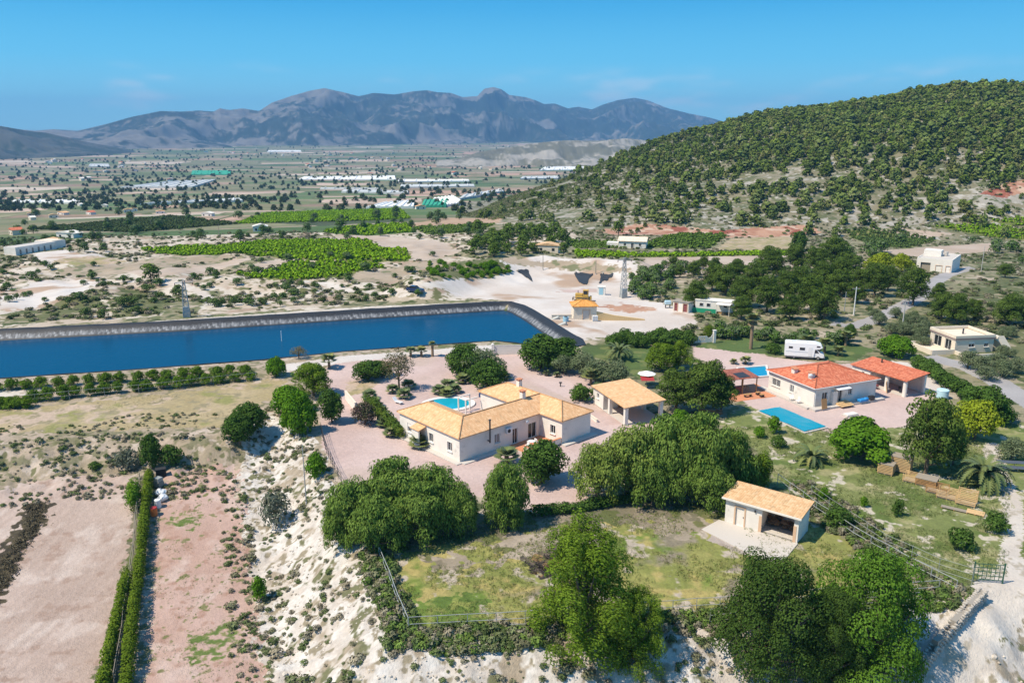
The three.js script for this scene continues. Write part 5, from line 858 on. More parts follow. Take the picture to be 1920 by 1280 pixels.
// ---------- far valley: covered crops and houses ----------
const plasticW = std(lin(.78, .78, .77), .8), plasticG = std(lin(.52, .54, .54), .8), netG = std(lin(.03, .33, .20), .8);
const onValley = (px, py) => { let r = 1200, p; for (let i = 0; i < 20; i++) { p = G(px, py, table(VALLEY, r)); r = Math.hypot(p[0], p[1]); } return new THREE.Vector3(p[0], H(p[0], p[1]), p[1]); };
function cover(label, px, mat, h, name = 'crop_shelter') {
  const P = px.map(([a, b]) => onValley(a, b)), c = P.reduce((s, p) => s.add(p.clone()), new THREE.Vector3()).multiplyScalar(1 / P.length), o = thing(name, label, 'greenhouse', c.toArray()); o.userData.group = 'covered crops in the valley';
  part(o, 'cover', slab(P.map((p) => [p.x - c.x, -(p.z - c.z), p.y - c.y + h + .4]), h + 1.5), mat);
  part(o, 'ridges', merge([...Array(6)].map((_, i) => { const t = (i + .5) / 6, A = P[0].clone().lerp(P[1], t), B = P[3].clone().lerp(P[2], t); return bar([A.x - c.x, A.y - c.y + h + .2, A.z - c.z], [B.x - c.x, B.y - c.y + h + .2, B.z - c.z], 1.2); })), mat);
}
for (const [l, px, m] of [
  ['bright white greenhouse block left of the pine hill', [[1012, 320], [1112, 319], [1100, 313], [1022, 314]], plasticW], ['pale grey covered field in the left centre of the valley', [[225, 353], [360, 353], [405, 339], [310, 343]], plasticG], ['long narrow grey cover at the left edge of the valley', [[22, 381], [150, 381], [148, 377], [26, 377]], plasticW], ['long thin white cover below the left farm trees', [[262, 385], [455, 380], [450, 375], [300, 382]], plasticG],
  ['white strip cover in the upper middle of the valley', [[560, 337], [742, 338], [740, 331], [570, 332]], plasticW], ['pale strip cover left of the white track', [[640, 363], [765, 364], [765, 360], [645, 359]], plasticG], ['white strip cover right of the white track', [[745, 342], [880, 341], [878, 338], [748, 338]], plasticW], ['lower pale strip cover right of the white track', [[750, 352], [890, 351], [888, 347], [752, 348]], plasticG],
  ['green netted shelter in the left middle distance', [[358, 328], [432, 328], [432, 321], [360, 321]], netG], ['green netted block near the white sheds', [[790, 388], [836, 388], [842, 377], [795, 378]], netG], ['long white shed roofs right of the green netting', [[838, 386], [872, 381], [850, 370], [812, 376]], plasticW], ['white rubble coloured covers left of the green netting', [[686, 391], [775, 390], [778, 378], [720, 382]], plasticW], ['white cover at the foot of the pine hill', [[860, 376], [945, 362], [940, 356], [870, 368]], plasticG], ['small white cover in the upper right valley', [[975, 337], [1050, 335], [1045, 331], [980, 333]], plasticG], ['small grey cover at the upper left of the valley', [[165, 313], [205, 313], [203, 308], [168, 308]], plasticG], ['white strip cover under the mountain foot', [[500, 285], [565, 285], [563, 282], [504, 282]], plasticW], ['thin white cover above the strip fields', [[600, 356], [715, 358], [714, 355], [602, 353]], plasticG], ['short white cover beside the valley houses', [[895, 312], [930, 311], [928, 307], [897, 308]], plasticW],
]) cover(l, px, m, 2);
{
  const wm = [M.white, M.cream, M.beige], wallG = box(1, 1, 1, 0, .5, 0), rs = new THREE.Shape([new THREE.Vector2(-.56, 0), new THREE.Vector2(.56, 0), new THREE.Vector2(0, .34)]), roofG = new THREE.ExtrudeGeometry(rs, { depth: 1.1, bevelEnabled: false }).translate(0, 1, -.55), winG = box(.12, .35, .02, 0, .5, .505), rm = [ROOF.tan, ROOF.red, ROOF.peach]; seed(77);
  const spots = []; for (const [x0, x1, y0, y1, n] of [[600, 740, 287, 306, 16], [180, 330, 300, 325, 10], [60, 170, 292, 312, 7], [380, 540, 276, 300, 12], [960, 1180, 294, 306, 9], [880, 960, 300, 320, 4], [520, 640, 285, 320, 8], [690, 900, 300, 330, 7], [150, 330, 330, 345, 4], [820, 1000, 268, 285, 5]]) for (let k = 0; k < n; k++) spots.push([rr(x0, x1), rr(y0, y1), 1]);
  for (const q of [[150, 386], [195, 388], [390, 405], [60, 412], [100, 408], [250, 396], [300, 400], [488, 433], [130, 445], [30, 440], [95, 460], [788, 392], [1028, 470], [62, 404], [118, 402], [240, 398], [170, 402]]) spots.push([...q, 0]);
  for (const [x, y, far] of spots) {
    const p = T(x, y), az = Math.atan2(p.x, -p.z); if (az > HILL_A0 && p.length() > table(HILL_FOOT, az) && p.length() < 1100) continue;
    const s = far ? rr(8, 15) : rr(4.5, 7.5), o = thing('valley_house', far ? 'small pale house scattered far out in the valley' : 'small house among trees in the middle of the valley', 'house', [p.x, p.y - .5, p.z], rr(-.8, .8), far ? 'far houses in the valley' : 'nearer valley houses');
    o.scale.set(s * rr(.9, 1.5), far ? rr(4, 6.5) : rr(2.6, 3.4), s * .7); part(o, 'wall', wallG, pick(wm)); part(o, 'roof', roofG, rnd() < .45 ? M.trim : pick(rm)); if (!far) for (const q of [-.28, .28]) part(o, 'window', winG.clone().translate(q, 0, 0), M.glass);
  }
}
// ---------- plants ----------
const leafMat = new THREE.MeshPhysicalMaterial({ vertexColors: true, roughness: .95, transmission: .25, thickness: 0, specularIntensity: 0 });
const leafPlain = new THREE.MeshPhysicalMaterial({ vertexColors: true, roughness: 1, specularIntensity: 0 });
const leafInst = new THREE.MeshStandardMaterial({ color: 0xffffff, roughness: 1 });
const barkMat = std(lin(.16, .12, .085), 1), palmBark = std(lin(.24, .17, .11), 1);
class Leaves {
  constructor(cols, vary = .28) { this.p = []; this.n = []; this.c = []; this.i = []; this.cols = cols; this.vary = vary; }
  quad(x, y, z, nx, ny, nz, w, l, hang, col) {
    let ux, uy, uz;
    if (hang) { ux = nx * .25; uy = -1; uz = nz * .25; } else { const a = rnd() * 6.283, cx = Math.cos(a), cy = Math.sin(a) * .6, cz = Math.sin(a + 1.3); ux = cx; uy = cy; uz = cz; }
    const d = ux * nx + uy * ny + uz * nz; ux -= d * nx; uy -= d * ny; uz -= d * nz; let q = Math.hypot(ux, uy, uz) || 1; ux /= q; uy /= q; uz /= q;
    const vx = ny * uz - nz * uy, vy = nz * ux - nx * uz, vz = nx * uy - ny * ux, b = this.p.length / 3;
    this.p.push(x - ux * l, y - uy * l, z - uz * l, x + vx * w, y + vy * w, z + vz * w, x + ux * l, y + uy * l, z + uz * l, x - vx * w, y - vy * w, z - vz * w);
    const c = col ?? this.cols[Math.floor(rnd() * this.cols.length)], k = 1 + (rnd() - .5) * 2 * this.vary;
    for (let e = 0; e < 4; e++) { this.n.push(nx, ny, nz); this.c.push(c[0] * k, c[1] * k, c[2] * k); }
    this.i.push(b, b + 2, b + 1, b, b + 3, b + 2);
  }
  clump(cx, cy, cz, rx, ry, rz, n, w, l, hang = 0, shell = .7) {
    const col = this.cols[Math.floor(rnd() * this.cols.length)];
    for (let k = 0; k < n; k++) {
      let a, b, c, q; do { a = rnd() * 2 - 1; b = rnd() * 2 - 1; c = rnd() * 2 - 1; q = a * a + b * b + c * c; } while (q > 1 || q < .01); q = Math.sqrt(q); a /= q; b /= q; c /= q;
      if (b < -.45 && rnd() < .6) b = -b;
      const r = shell + (1.06 - shell) * Math.sqrt(rnd()); let nx = a * .9 + (rnd() - .5) * 1.1, ny = b * .9 + .25 + (rnd() - .5) * 1.1, nz = c * .9 + (rnd() - .5) * 1.1; const m = Math.hypot(nx, ny, nz); nx /= m; ny /= m; nz /= m;
      const s = .7 + rnd() * .6; this.quad(cx + a * rx * r, cy + b * ry * r, cz + c * rz * r, nx, ny, nz, w * s, l * s, hang, rnd() < .7 ? col : undefined);
    }
  }
  geo(withCol = true) { const g = new THREE.BufferGeometry(); g.setAttribute('position', new THREE.Float32BufferAttribute(this.p, 3)); g.setAttribute('normal', new THREE.Float32BufferAttribute(this.n, 3)); if (withCol) g.setAttribute('color', new THREE.Float32BufferAttribute(this.c, 3)); g.setIndex(this.i); return g; }
}
// a crown of clumps on limbs; h, w overall size, c0 where the crown starts
function makeTree(sd, { h, w, c0, n, cr, flat = .8, leaf = [.13, .2], per = 150, hang = 0, cols, trunk = .18, dome = 1, lean = 0, vary = .25, mat = leafMat, shell = .66, low = .75 }) {
  seed(sd); const L = new Leaves(cols, vary), limbs = [], top = [lean * h, h * .62, 0]; limbs.push(bar([0, -.3, 0], [lean * h * .5, c0 + (h - c0) * .25, 0], trunk, trunk * .7, 7), bar([lean * h * .5, c0 + (h - c0) * .25, 0], top, trunk * .7, trunk * .3, 6));
  for (let k = 0; k < n; k++) {
    const a = k * 2.4 + rr(-.5, .5), e = (k + .5) / n, up = Math.pow(e, low), rad = Math.sqrt(Math.max(.03, 1 - Math.pow(Math.abs(up * 1.25 - .38) * 1.12, 2 * dome))) * (.5 + .5 * rnd()) * (.78 + .44 * N(Math.cos(a) * 1.3 + sd * 3.7, Math.sin(a) * 1.3 + sd * 1.9)) * (w / 2 - cr * .6), x = Math.cos(a) * rad + lean * h * up, z = Math.sin(a) * rad, r = cr * rr(.55, 1.3), y = lerp(c0 + r * flat * .7, h * rr(.86, 1.04) - r * flat * .95, up);
    L.clump(x, y, z, r, r * flat, r, Math.round(per * r * r / (cr * cr)), leaf[0], leaf[1], hang, shell);
    if (hang) L.clump(x * 1.12, y - r * .8, z * 1.12, r * .62, r * .95, r * .62, Math.round(per * .4), leaf[0], leaf[1], hang, .4);
    if (k % 2 === 0) limbs.push(bar([lean * h * .5, lerp(c0 * .7, y * .7, .5), 0], [x * .85, y - r * .2, z * .85], trunk * .4, trunk * .12, 5));
  }
  for (let k = 0; k < Math.round(n * .3); k++) { const e = (k + .5) / Math.round(n * .3), a = rnd() * 6.28, q = rnd() * w * .16, r = cr * rr(.7, 1.05); L.clump(Math.cos(a) * q + lean * h * e, lerp(c0 + r * .6, h * .86, e), Math.sin(a) * q, r, r * flat, r, Math.round(per * .6), leaf[0], leaf[1], hang, shell); }
  return { h, w, crown: L.geo(), bark: merge(limbs), mat };
}
const GREEN = {
  pepper: [[.144, .231, .044], [.181, .269, .056], [.112, .188, .037]], pepperLight: [[.202, .280, .056], [.235, .302, .067], [.168, .235, .050]], pine: [[.086, .138, .028], [.109, .167, .032], [.069, .115, .023]],
  olive: [[.154, .193, .099], [.182, .220, .121], [.121, .165, .083]], bright: [[.100, .220, .015], [.125, .250, .020], [.080, .180, .015]], lime: [[.230, .290, .020], [.260, .320, .030]], dark: [[.072, .138, .026], [.096, .168, .034], [.054, .108, .022]], cypress: [[.100, .165, .018], [.125, .190, .020]], dry: [[.230, .190, .115], [.184, .167, .092], [.150, .160, .080]], grey: [[.172, .190, .144], [.138, .161, .109]], purple: [[.115, .080, .069], [.080, .092, .046]], palm: [[.115, .172, .040], [.150, .195, .052]],
};
const KIND = {
  pepper: [1, 2, 3].map((s) => makeTree(s, { h: 7, w: 8, c0: .6, n: 44, cr: 1.12, flat: .8, leaf: [.07, .17], per: 210, hang: 1, cols: GREEN.pepper, trunk: .3 })),
  pepperLight: [4, 5].map((s) => makeTree(s, { h: 7, w: 8, c0: .8, n: 42, cr: 1.08, flat: .8, leaf: [.07, .16], per: 190, hang: 1, cols: GREEN.pepperLight, trunk: .3, shell: .5 })),
  round: [6, 7].map((s) => makeTree(s, { h: 5, w: 5.4, c0: .3, n: 28, cr: 1.0, leaf: [.1, .15], per: 230, cols: GREEN.dark, trunk: .2 })),
  bright: [8, 9].map((s) => makeTree(s, { h: 4.4, w: 6.6, c0: .2, n: 30, cr: 1.1, leaf: [.12, .17], per: 230, cols: GREEN.bright, trunk: .2 })),
  lime: [10].map((s) => makeTree(s, { h: 5, w: 6, c0: .6, n: 24, cr: 1.1, leaf: [.12, .17], per: 190, cols: GREEN.lime, trunk: .2 })),
  pine: [11, 12, 13].map((s) => makeTree(s, { h: 9, w: 8.4, c0: 1.2, n: 40, cr: 1.3, flat: .62, leaf: [.1, .17], per: 230, cols: GREEN.pine, trunk: .28, lean: s === 12 ? .05 : 0 })),
  pineGreen: [14, 15].map((s) => makeTree(s, { h: 9, w: 8.4, c0: .6, n: 40, cr: 1.25, flat: .7, leaf: [.1, .17], per: 230, cols: [[.13, .21, .02], [.155, .24, .025], [.10, .165, .018]], trunk: .28 })),
  olive: [16, 17].map((s) => makeTree(s, { h: 3.4, w: 4, c0: .3, n: 20, cr: .75, leaf: [.06, .13], per: 130, cols: GREEN.olive, trunk: .16 })),
  shrub: [18, 19, 20].map((s) => makeTree(s, { h: 1.8, w: 2.3, c0: .02, n: 14, cr: .5, leaf: [.07, .11], per: 90, cols: GREEN.dark, trunk: .06 })),
  clipped: [45, 46].map((s) => makeTree(s, { h: 1.8, w: 2.3, c0: .02, n: 14, cr: .5, leaf: [.06, .1], per: 110, cols: [[.10, .18, .018], [.125, .205, .022], [.08, .15, .018]], trunk: .06 })),
  brightShrub: [21, 22].map((s) => makeTree(s, { h: 1.8, w: 2.3, c0: .02, n: 14, cr: .5, leaf: [.07, .11], per: 90, cols: GREEN.bright, trunk: .06 })),
  greyShrub: [23, 24].map((s) => makeTree(s, { h: 1.6, w: 2.4, c0: .02, n: 14, cr: .5, leaf: [.05, .11], per: 80, cols: GREEN.grey, trunk: .05 })),
  dryTree: [25].map((s) => makeTree(s, { h: 4.6, w: 4.6, c0: 1.0, n: 20, cr: .8, leaf: [.05, .12], per: 80, cols: GREEN.dry, trunk: .14, shell: .35 })),
  purple: [26].map((s) => makeTree(s, { h: 2.6, w: 3.2, c0: .1, n: 18, cr: .65, leaf: [.06, .1], per: 120, cols: GREEN.purple, trunk: .1 })),
  cypress: [27].map((s) => makeTree(s, { h: 6, w: 2.4, c0: .1, n: 26, cr: .7, flat: 1.3, leaf: [.07, .12], per: 150, cols: GREEN.cypress, trunk: .12 })),
  midPine: [28, 29, 30].map((s) => makeTree(s, { h: 7, w: 6.4, c0: .8, n: 18, cr: 1.3, flat: .7, leaf: [.22, .34], per: 46, cols: GREEN.pine, trunk: .22, mat: leafPlain })),
  midTree: [31, 32].map((s) => makeTree(s, { h: 5, w: 5.6, c0: .3, n: 16, cr: 1.15, leaf: [.2, .3], per: 44, cols: [...GREEN.dark, ...GREEN.olive.slice(2)], trunk: .18, mat: leafPlain })),
  almond: [33, 34].map((s) => makeTree(s, { h: 3, w: 3.4, c0: .6, n: 12, cr: .7, leaf: [.12, .18], per: 40, cols: [[.10, .15, .045], [.08, .125, .04]], trunk: .1, mat: leafPlain })),
};
const LABELS = new Set();
function treeAt(kind, px, base, top, wpx, label, name = 'tree', category = 'tree', group, land3) {
  const p = land3 ?? T(px, base), d = depthOf(p.x, p.y, p.z), dep = Math.atan2(EYE - p.y, Math.hypot(p.x, p.z)), h = (base - top) * d / FOC / Math.cos(dep), w = wpx * d / FOC;
  return plant(kind, p, h, w, label, name, category, group);
}
const protos = new Map();
function plant(kind, p, h, w, label, name, category, group, flatOne) {
  const t = pick(KIND[kind]), key = t; let o;
  if (!protos.has(key)) { o = new THREE.Group(); part(o, 'trunk', t.bark, barkMat); part(o, 'crown', t.crown, t.mat); protos.set(key, o); }
  o = protos.get(key).clone(); o.name = numbered(name); scene.add(o); o.position.copy(p); o.rotation.y = rnd() * 6.28; o.scale.set(w / t.w, h / t.h, w / t.w); o.userData = {};
  return tag(o, label, category, group);
}
seed(101);
// the row of pepper trees before the villa and its neighbours: kind, x, base, top, width
for (const q of [
  ['pepper', 668, 1012, 898, 128, 'leftmost pepper tree at the corner of the chalk slope'], ['pepper', 740, 985, 858, 150, 'large pepper tree, second from the left before the villa'], ['pepper', 812, 985, 872, 135, 'wide pepper tree, third from the left before the villa'], ['pepper', 638, 1022, 935, 84, 'small pepper tree at the outer left end of the row'], ['pepper', 705, 1035, 930, 116, 'low front pepper tree hanging over the rail fence'], ['pepper', 790, 1010, 905, 130, 'drooping pepper tree at the front of the left group'], ['pepper', 858, 995, 905, 90, 'small pepper tree at the right end of the left group'],
  ['pepper', 950, 984, 866, 102, 'lone pepper tree between the two groups'], ['pepper', 945, 988, 918, 80, 'low pepper foliage under the lone pepper tree'],
  ['round', 1016, 905, 824, 92, 'round dark green tree in front of the villa terrace', 'round_tree'],
  ['pepperLight', 1120, 935, 832, 110, 'light green pepper tree, leftmost of the right group'], ['pepperLight', 1175, 935, 800, 130, 'light green pepper tree, second of the right group'], ['pepper', 1245, 925, 778, 140, 'tall pepper tree in the middle of the right group'], ['pepper', 1310, 930, 772, 140, 'tall pepper tree, second from the right of the right group'], ['pepper', 1362, 925, 800, 110, 'pepper tree at the right end of the right group'], ['pepper', 1225, 945, 850, 110, 'low pepper tree at the front of the right group'], ['pepper', 1322, 950, 855, 110, 'low pepper tree behind the stable'],
  ['cypress', 1398, 925, 848, 42, 'dark conifer left of the bright conifer by the stable', 'conifer'], ['cypress', 1428, 918, 848, 40, 'bright conifer right behind the stable', 'conifer'],
  ['bottomPine', 1090, 1325, 1105, 200, 'large bright pine at the bottom centre of the view', 'pine_tree'], ['bottomPine', 1190, 1345, 1210, 110, 'small pine right of the large bottom pine', 'pine_tree'], ['pineDarkBig', 1430, 1340, 1140, 210, 'dark broad tree at the bottom left of the track', 'broad_tree'], ['bottomBright', 1620, 1330, 1128, 220, 'bright green tree at the bottom beside the stone wall', 'broad_tree'], ['pineDarkBig', 1545, 1350, 1190, 120, 'dark tree filling the gap between the bottom trees', 'broad_tree'],
  ['bright', 1615, 862, 786, 128, 'bright green carob tree on the lawn beside the pine', 'carob_tree'], ['pine', 1736, 888, 738, 118, 'big dark pine above the wooden crates', 'pine_tree'], ['pine', 1787, 872, 790, 52, 'young pine with bare trunk right of the big pine', 'pine_tree'], ['lime', 1828, 824, 748, 84, 'yellow green tree behind the big pine', 'yellow_tree'], ['round', 1850, 790, 722, 92, 'dark rounded tree beside the grey road', 'round_tree'], ['olive', 1897, 862, 818, 58, 'grey olive tree at the right edge of the lawn', 'olive_tree'],
  ['pineGreen', 588, 742, 676, 76, 'rounded pine at the far left of the villa garden', 'pine_tree'], ['round', 622, 792, 728, 50, 'dark rounded shrub tree left of the white garden wall', 'round_tree'], ['bright', 562, 815, 735, 74, 'mound of bright creeper left of the villa', 'creeper_mound'], ['bright', 518, 705, 668, 44, 'bright green rounded bush beside the slim white pole', 'bright_bush'], ['round', 470, 812, 752, 66, 'dark leafy bush on the bank, right one', 'leafy_bush'], ['round', 448, 832, 770, 60, 'dark leafy bush on the bank, lower left one', 'leafy_bush'], ['bright', 540, 772, 722, 80, 'leafy bush between the pine and the creeper mound', 'leafy_bush'], ['dryTree', 560, 672, 648, 40, 'bare grey bush behind the slim white pole', 'bare_bush'],
  ['dryTree', 748, 730, 652, 72, 'thin brownish tree in the villa garden', 'thin_tree'], ['purple', 684, 795, 752, 56, 'purple leaved bush beside the white garden wall', 'purple_bush'], ['round', 690, 712, 674, 62, 'dark shrub, left of the pair near the reservoir', 'garden_shrub'], ['round', 716, 706, 676, 46, 'dark shrub, right of the pair near the reservoir', 'garden_shrub'],
  ['round', 868, 706, 645, 80, 'large dark shrub left of the villa gate', 'garden_tree'], ['olive', 905, 708, 652, 80, 'grey green tree beside the villa gate', 'olive_tree'], ['round', 915, 730, 672, 76, 'leafy tree behind the villa back wing', 'garden_tree'], ['round', 1012, 692, 624, 84, 'dark tree right of the villa gate', 'garden_tree'], ['round', 1052, 690, 632, 84, 'second dark tree right of the villa gate', 'garden_tree'],
  ['olive', 1058, 700, 662, 52, 'olive tree, first of the row along the villa drive', 'olive_tree'], ['olive', 1092, 704, 660, 56, 'olive tree, second of the row along the villa drive', 'olive_tree'], ['olive', 1118, 716, 672, 60, 'olive tree, third of the row along the villa drive', 'olive_tree'], ['olive', 1152, 722, 674, 62, 'olive tree nearest the carport', 'olive_tree'], ['shrub', 1088, 752, 720, 48, 'leafy bush at the back corner of the carport', 'leafy_bush'], ['pineGreen', 1238, 696, 640, 64, 'pine behind the carport, left one', 'pine_tree'], ['pineGreen', 1272, 690, 640, 52, 'pine behind the carport, right one', 'pine_tree'], ['pine', 1268, 768, 690, 90, 'dark pine beside the carport, left of the cluster', 'pine_tree'], ['pine', 1318, 775, 672, 110, 'large dark pine between carport and red roofed house', 'pine_tree'], ['pine', 1352, 772, 702, 60, 'dark pine touching the patio shelter', 'pine_tree'],
  ['bright', 1275, 812, 768, 50, 'bright hedge bush right of the carport pillars', 'hedge_bush'], ['round', 285, 878, 812, 42, 'grey green bush at the top end of the tall hedge', 'round_bush'], ['shrub', 322, 872, 832, 42, 'dark bush right of the hedge top', 'round_bush'], ['greyShrub', 240, 878, 838, 56, 'grey green bush left of the hedge top', 'round_bush'], ['shrub', 178, 880, 864, 22, 'small dark bush on the bank at left', 'round_bush'], ['greyShrub', 518, 985, 920, 70, 'large grey bush on the chalk slope', 'grey_bush'], ['brightShrub', 592, 895, 848, 40, 'yellow green bush under the mesh fence', 'yellow_bush'], ['brightShrub', 487, 1125, 1080, 36, 'green bush at the foot of the chalk slope', 'green_bush'],
  ['shrub', 1448, 662, 642, 32, 'clipped round bush left of the motorhome', 'clipped_bush'], ['round', 1592, 640, 605, 24, 'round bush beside the road bend', 'round_bush'], ['bright', 1680, 668, 628, 70, 'broad bright tree left of the flat roofed house', 'broad_tree'], ['olive', 1655, 700, 668, 40, 'small olive tree behind the car shelter', 'olive_tree'], ['shrub', 1800, 1030, 990, 48, 'leafy young fruit tree on the lower lawn', 'fruit_tree'], ['shrub', 1868, 998, 960, 44, 'leafy young fruit tree beside the track', 'fruit_tree'], ['shrub', 1683, 968, 935, 22, 'sapling with round head on the lawn', 'sapling'], ['brightShrub', 1620, 950, 930, 18, 'yellowish sapling on the upper lawn', 'sapling'], ['brightShrub', 1452, 812, 778, 30, 'yellow green shrub at the corner of the blue pool cover', 'garden_shrub'], ['brightShrub', 1425, 820, 798, 22, 'small shrub on the lawn left of the pool cover', 'garden_shrub'], ['shrub', 1460, 838, 815, 28, 'small dark shrub below the pool cover', 'garden_shrub'], ['brightShrub', 1545, 940, 912, 22, 'yellow shrub beside the rail fence behind the stable', 'garden_shrub'], ['shrub', 1575, 985, 950, 50, 'shrub growing through the rail fence', 'garden_shrub'],
  ['round', 1498, 470, 432, 36, 'rounded dark tree alone below the hill', 'round_tree'], ['midPine', 283, 528, 492, 40, 'lone dark tree on the bare fields beyond the reservoir', 'lone_tree'], ['almond', 405, 520, 504, 16, 'small tree right of the lone dark tree', 'lone_tree'], ['midPine', 1160, 442, 412, 26, 'single dark pine before the red earth bank', 'pine_tree'],
]) {
  if (!KIND.pineDarkBig) { KIND.pineDarkBig = [makeTree(41, { h: 8, w: 9, low: 1, c0: -.9, n: 60, cr: 1.1, flat: .78, leaf: [.055, .095], per: 480, cols: [[.055, .10, .02], [.072, .125, .025]], trunk: .28 })]; KIND.bottomBright = [makeTree(42, { h: 8, w: 9, low: 1, c0: -.9, n: 58, cr: 1.1, flat: .78, leaf: [.06, .1], per: 460, cols: [[.085, .175, .02], [.105, .205, .025]], trunk: .28 })]; KIND.bottomPine = [43, 44].map((s) => makeTree(s, { h: 9, w: 8.4, low: 1.05, c0: -1, n: 72, cr: .95, flat: 1.0, leaf: [.045, .12], per: 420, cols: [[.13, .21, .02], [.155, .24, .025], [.105, .17, .018]], trunk: .28, shell: .45 })); }
  const [k, x, b, t, w, l, n = 'pepper_tree'] = q, big = b > 1285;
  treeAt(k, x, b, t, w, l, n, /bush|shrub|creeper/.test(n) ? 'shrub' : 'tree', undefined, big ? (() => { const g = G(x, b, -6.5); return onLand(...g); })() : undefined);
}
// ---------- groups of like plants ----------
const NTH = ['first', 'second', 'third', 'fourth', 'fifth', 'sixth', 'seventh', 'eighth', 'ninth', 'tenth', 'eleventh', 'twelfth', 'thirteenth', 'fourteenth', 'fifteenth', 'sixteenth', 'seventeenth', 'eighteenth', 'nineteenth', 'twentieth'];
const many = (kind, name, category, label, group, list) => { const nth = list.length > 1 && list.length <= 20; list.sort((a, b) => a[0] - b[0]).forEach(([x, b, t, w], i) => treeAt(kind, x, b, t, w, nth ? label + ', ' + NTH[i] + ' from left' : label, name, category, group)); };
{ // two rows of clipped shrubs along the near shore of the reservoir
  for (let k = 0; k < 17; k++) { const t = k / 16, x = lerp(-8, 462, t) + rr(-5, 5); treeAt('clipped', x, lerp(732, 700, t), lerp(712, 682, t) + rr(-2, 2), rr(25, 33), 'round shrub in back row along the reservoir, ' + NTH[k] + ' from left', 'reservoir_shrub', 'shrub', 'back row of reservoir shrubs'); }
  for (let k = 0; k < 16; k++) { const t = k / 15, x = lerp(62, 466, t) + rr(-5, 5); treeAt('clipped', x, lerp(752, 712, t), lerp(727, 694, t) + rr(-2, 2), rr(26, 35), 'round shrub in front row along the reservoir, ' + NTH[k] + ' from left', 'reservoir_shrub', 'shrub', 'front row of reservoir shrubs'); }
  [2, 24, 46].forEach((x, k) => treeAt('clipped', x, 764, 742, 40, 'dark shrub at the left end of the reservoir hedge, ' + NTH[k] + ' from left', 'reservoir_shrub', 'shrub', 'left end of the reservoir hedge'));
}
{ // pine wood behind the motorhome and up to the white building
  const W = []; for (const [x, y, w] of [[1305, 580, 60], [1335, 545, 48], [1362, 552, 60], [1390, 575, 64], [1415, 545, 60], [1438, 585, 66], [1450, 520, 52], [1470, 565, 62], [1440, 505, 46], [1500, 560, 66], [1520, 585, 70], [1540, 545, 62], [1545, 600, 66], [1575, 555, 56], [1590, 520, 50], [1530, 510, 58], [1490, 505, 50], [1560, 500, 64], [1610, 545, 50], [1640, 555, 60], [1300, 520, 30], [1318, 505, 26], [1275, 520, 26], [1262, 502, 26], [1340, 515, 32], [1380, 520, 40], [1480, 600, 50], [1665, 545, 50], [1575, 535, 54], [1605, 568, 44], [1636, 530, 44], [1390, 598, 50]]) W.push([x, y, y - w * rr(.85, 1.05), w]);
  many('pine', 'wood_pine', 'tree', 'pine in the wood behind the motorhome', 'pine wood behind the motorhome', W);
  many('pine', 'roadside_pine', 'tree', 'tall pine overhanging the grey road', 'roadside pines', [[1712, 572, 496, 66]]);
  many('pine', 'slope_pine', 'tree', 'pine on the slope above the flat roofed house', 'pines above the flat roofed house', [[1765, 600, 545, 50], [1795, 608, 550, 56], [1825, 600, 558, 44], [1895, 610, 552, 70], [1925, 600, 555, 60], [1885, 520, 492, 36], [1760, 565, 530, 36]]);
  many('lime', 'yellow_tree', 'tree', 'yellow green tree left of the long white building', 'yellow trees by the white building', [[1650, 512, 472, 52], [1690, 508, 474, 40]]);
  many('olive', 'grove_olive', 'tree', 'olive tree in the grove along the grey road', 'olive grove by the road', [...Array(46)].map(() => { const t = rnd(), x = lerp(1625, 1900, t), y = lerp(612, 652, t) + rr(-24, 22); return [x, y, y - rr(16, 24), rr(22, 34)]; }).filter(([x, y]) => !(x > 1738 && x < 1880 && y > 612 && y < 690)));
  many('shrub', 'lane_bush', 'shrub', 'bush in the green hedge along the lane below the flat roofed house', 'lane hedge', [...Array(17)].map((_, k) => { const t = k / 16, x = lerp(1722, 1888, t), y = lerp(690, 790, t) + rr(-4, 4); return [x, y, y - rr(20, 30), rr(30, 44)]; }));
  many('olive', 'terrace_olive', 'tree', 'olive tree on the lower side of the flat roofed house', 'olives by the flat roofed house', [[1815, 690, 655, 40], [1838, 700, 664, 40], [1870, 690, 660, 44], [1880, 706, 672, 44], [1850, 712, 684, 40], [1902, 700, 668, 36]]);
  many('midPine', 'valley_pine', 'tree', 'dark pine in the hollow left of the hill', 'pines in the hollow', [...Array(30)].map(() => { const x = rr(885, 1060), y = rr(440, 486) - (x - 885) * .04, w = rr(20, 36); return [x, y, y - w * 1.0, w]; }));
  many('midTree', 'thicket_bush', 'shrub', 'bush in the thicket beside the lattice pylon', 'thicket by the pylon', [...Array(26)].map(() => { const x = rr(1180, 1262), y = rr(520, 562), w = rr(18, 30); return [x, y, y - w * .75, w]; }));
  many('midTree', 'garden_bush', 'shrub', 'bush in the neighbour garden near the entrance gate', 'neighbour garden bushes', [...Array(24)].map(() => { const x = rr(1345, 1600), y = 622 + rr(0, 22) + (x - 1345) * .05, w = rr(20, 34); return [x, y, y - w * .8, w]; }).filter(([x, y]) => y < 646 - (x < 1420 ? 10 : 0)));
  many('shrub', 'drive_bush', 'shrub', 'dark bush along the pale bank between yard and drive', 'bushes along the yard edge', [...Array(18)].map((_, k) => { const t = k / 17, x = lerp(1148, 1292, t), y = 652 - rr(0, 12), w = rr(26, 36); return [x, y, y - w * .8, w]; }));
  many('cypress', 'clipped_conifer', 'shrub', 'clipped dark conifer beside the neighbour entrance gate', 'clipped conifers at the gate', [[1330, 634, 608, 20], [1349, 632, 612, 18], [1365, 632, 612, 10], [1389, 630, 608, 14], [1402, 628, 610, 12]]);
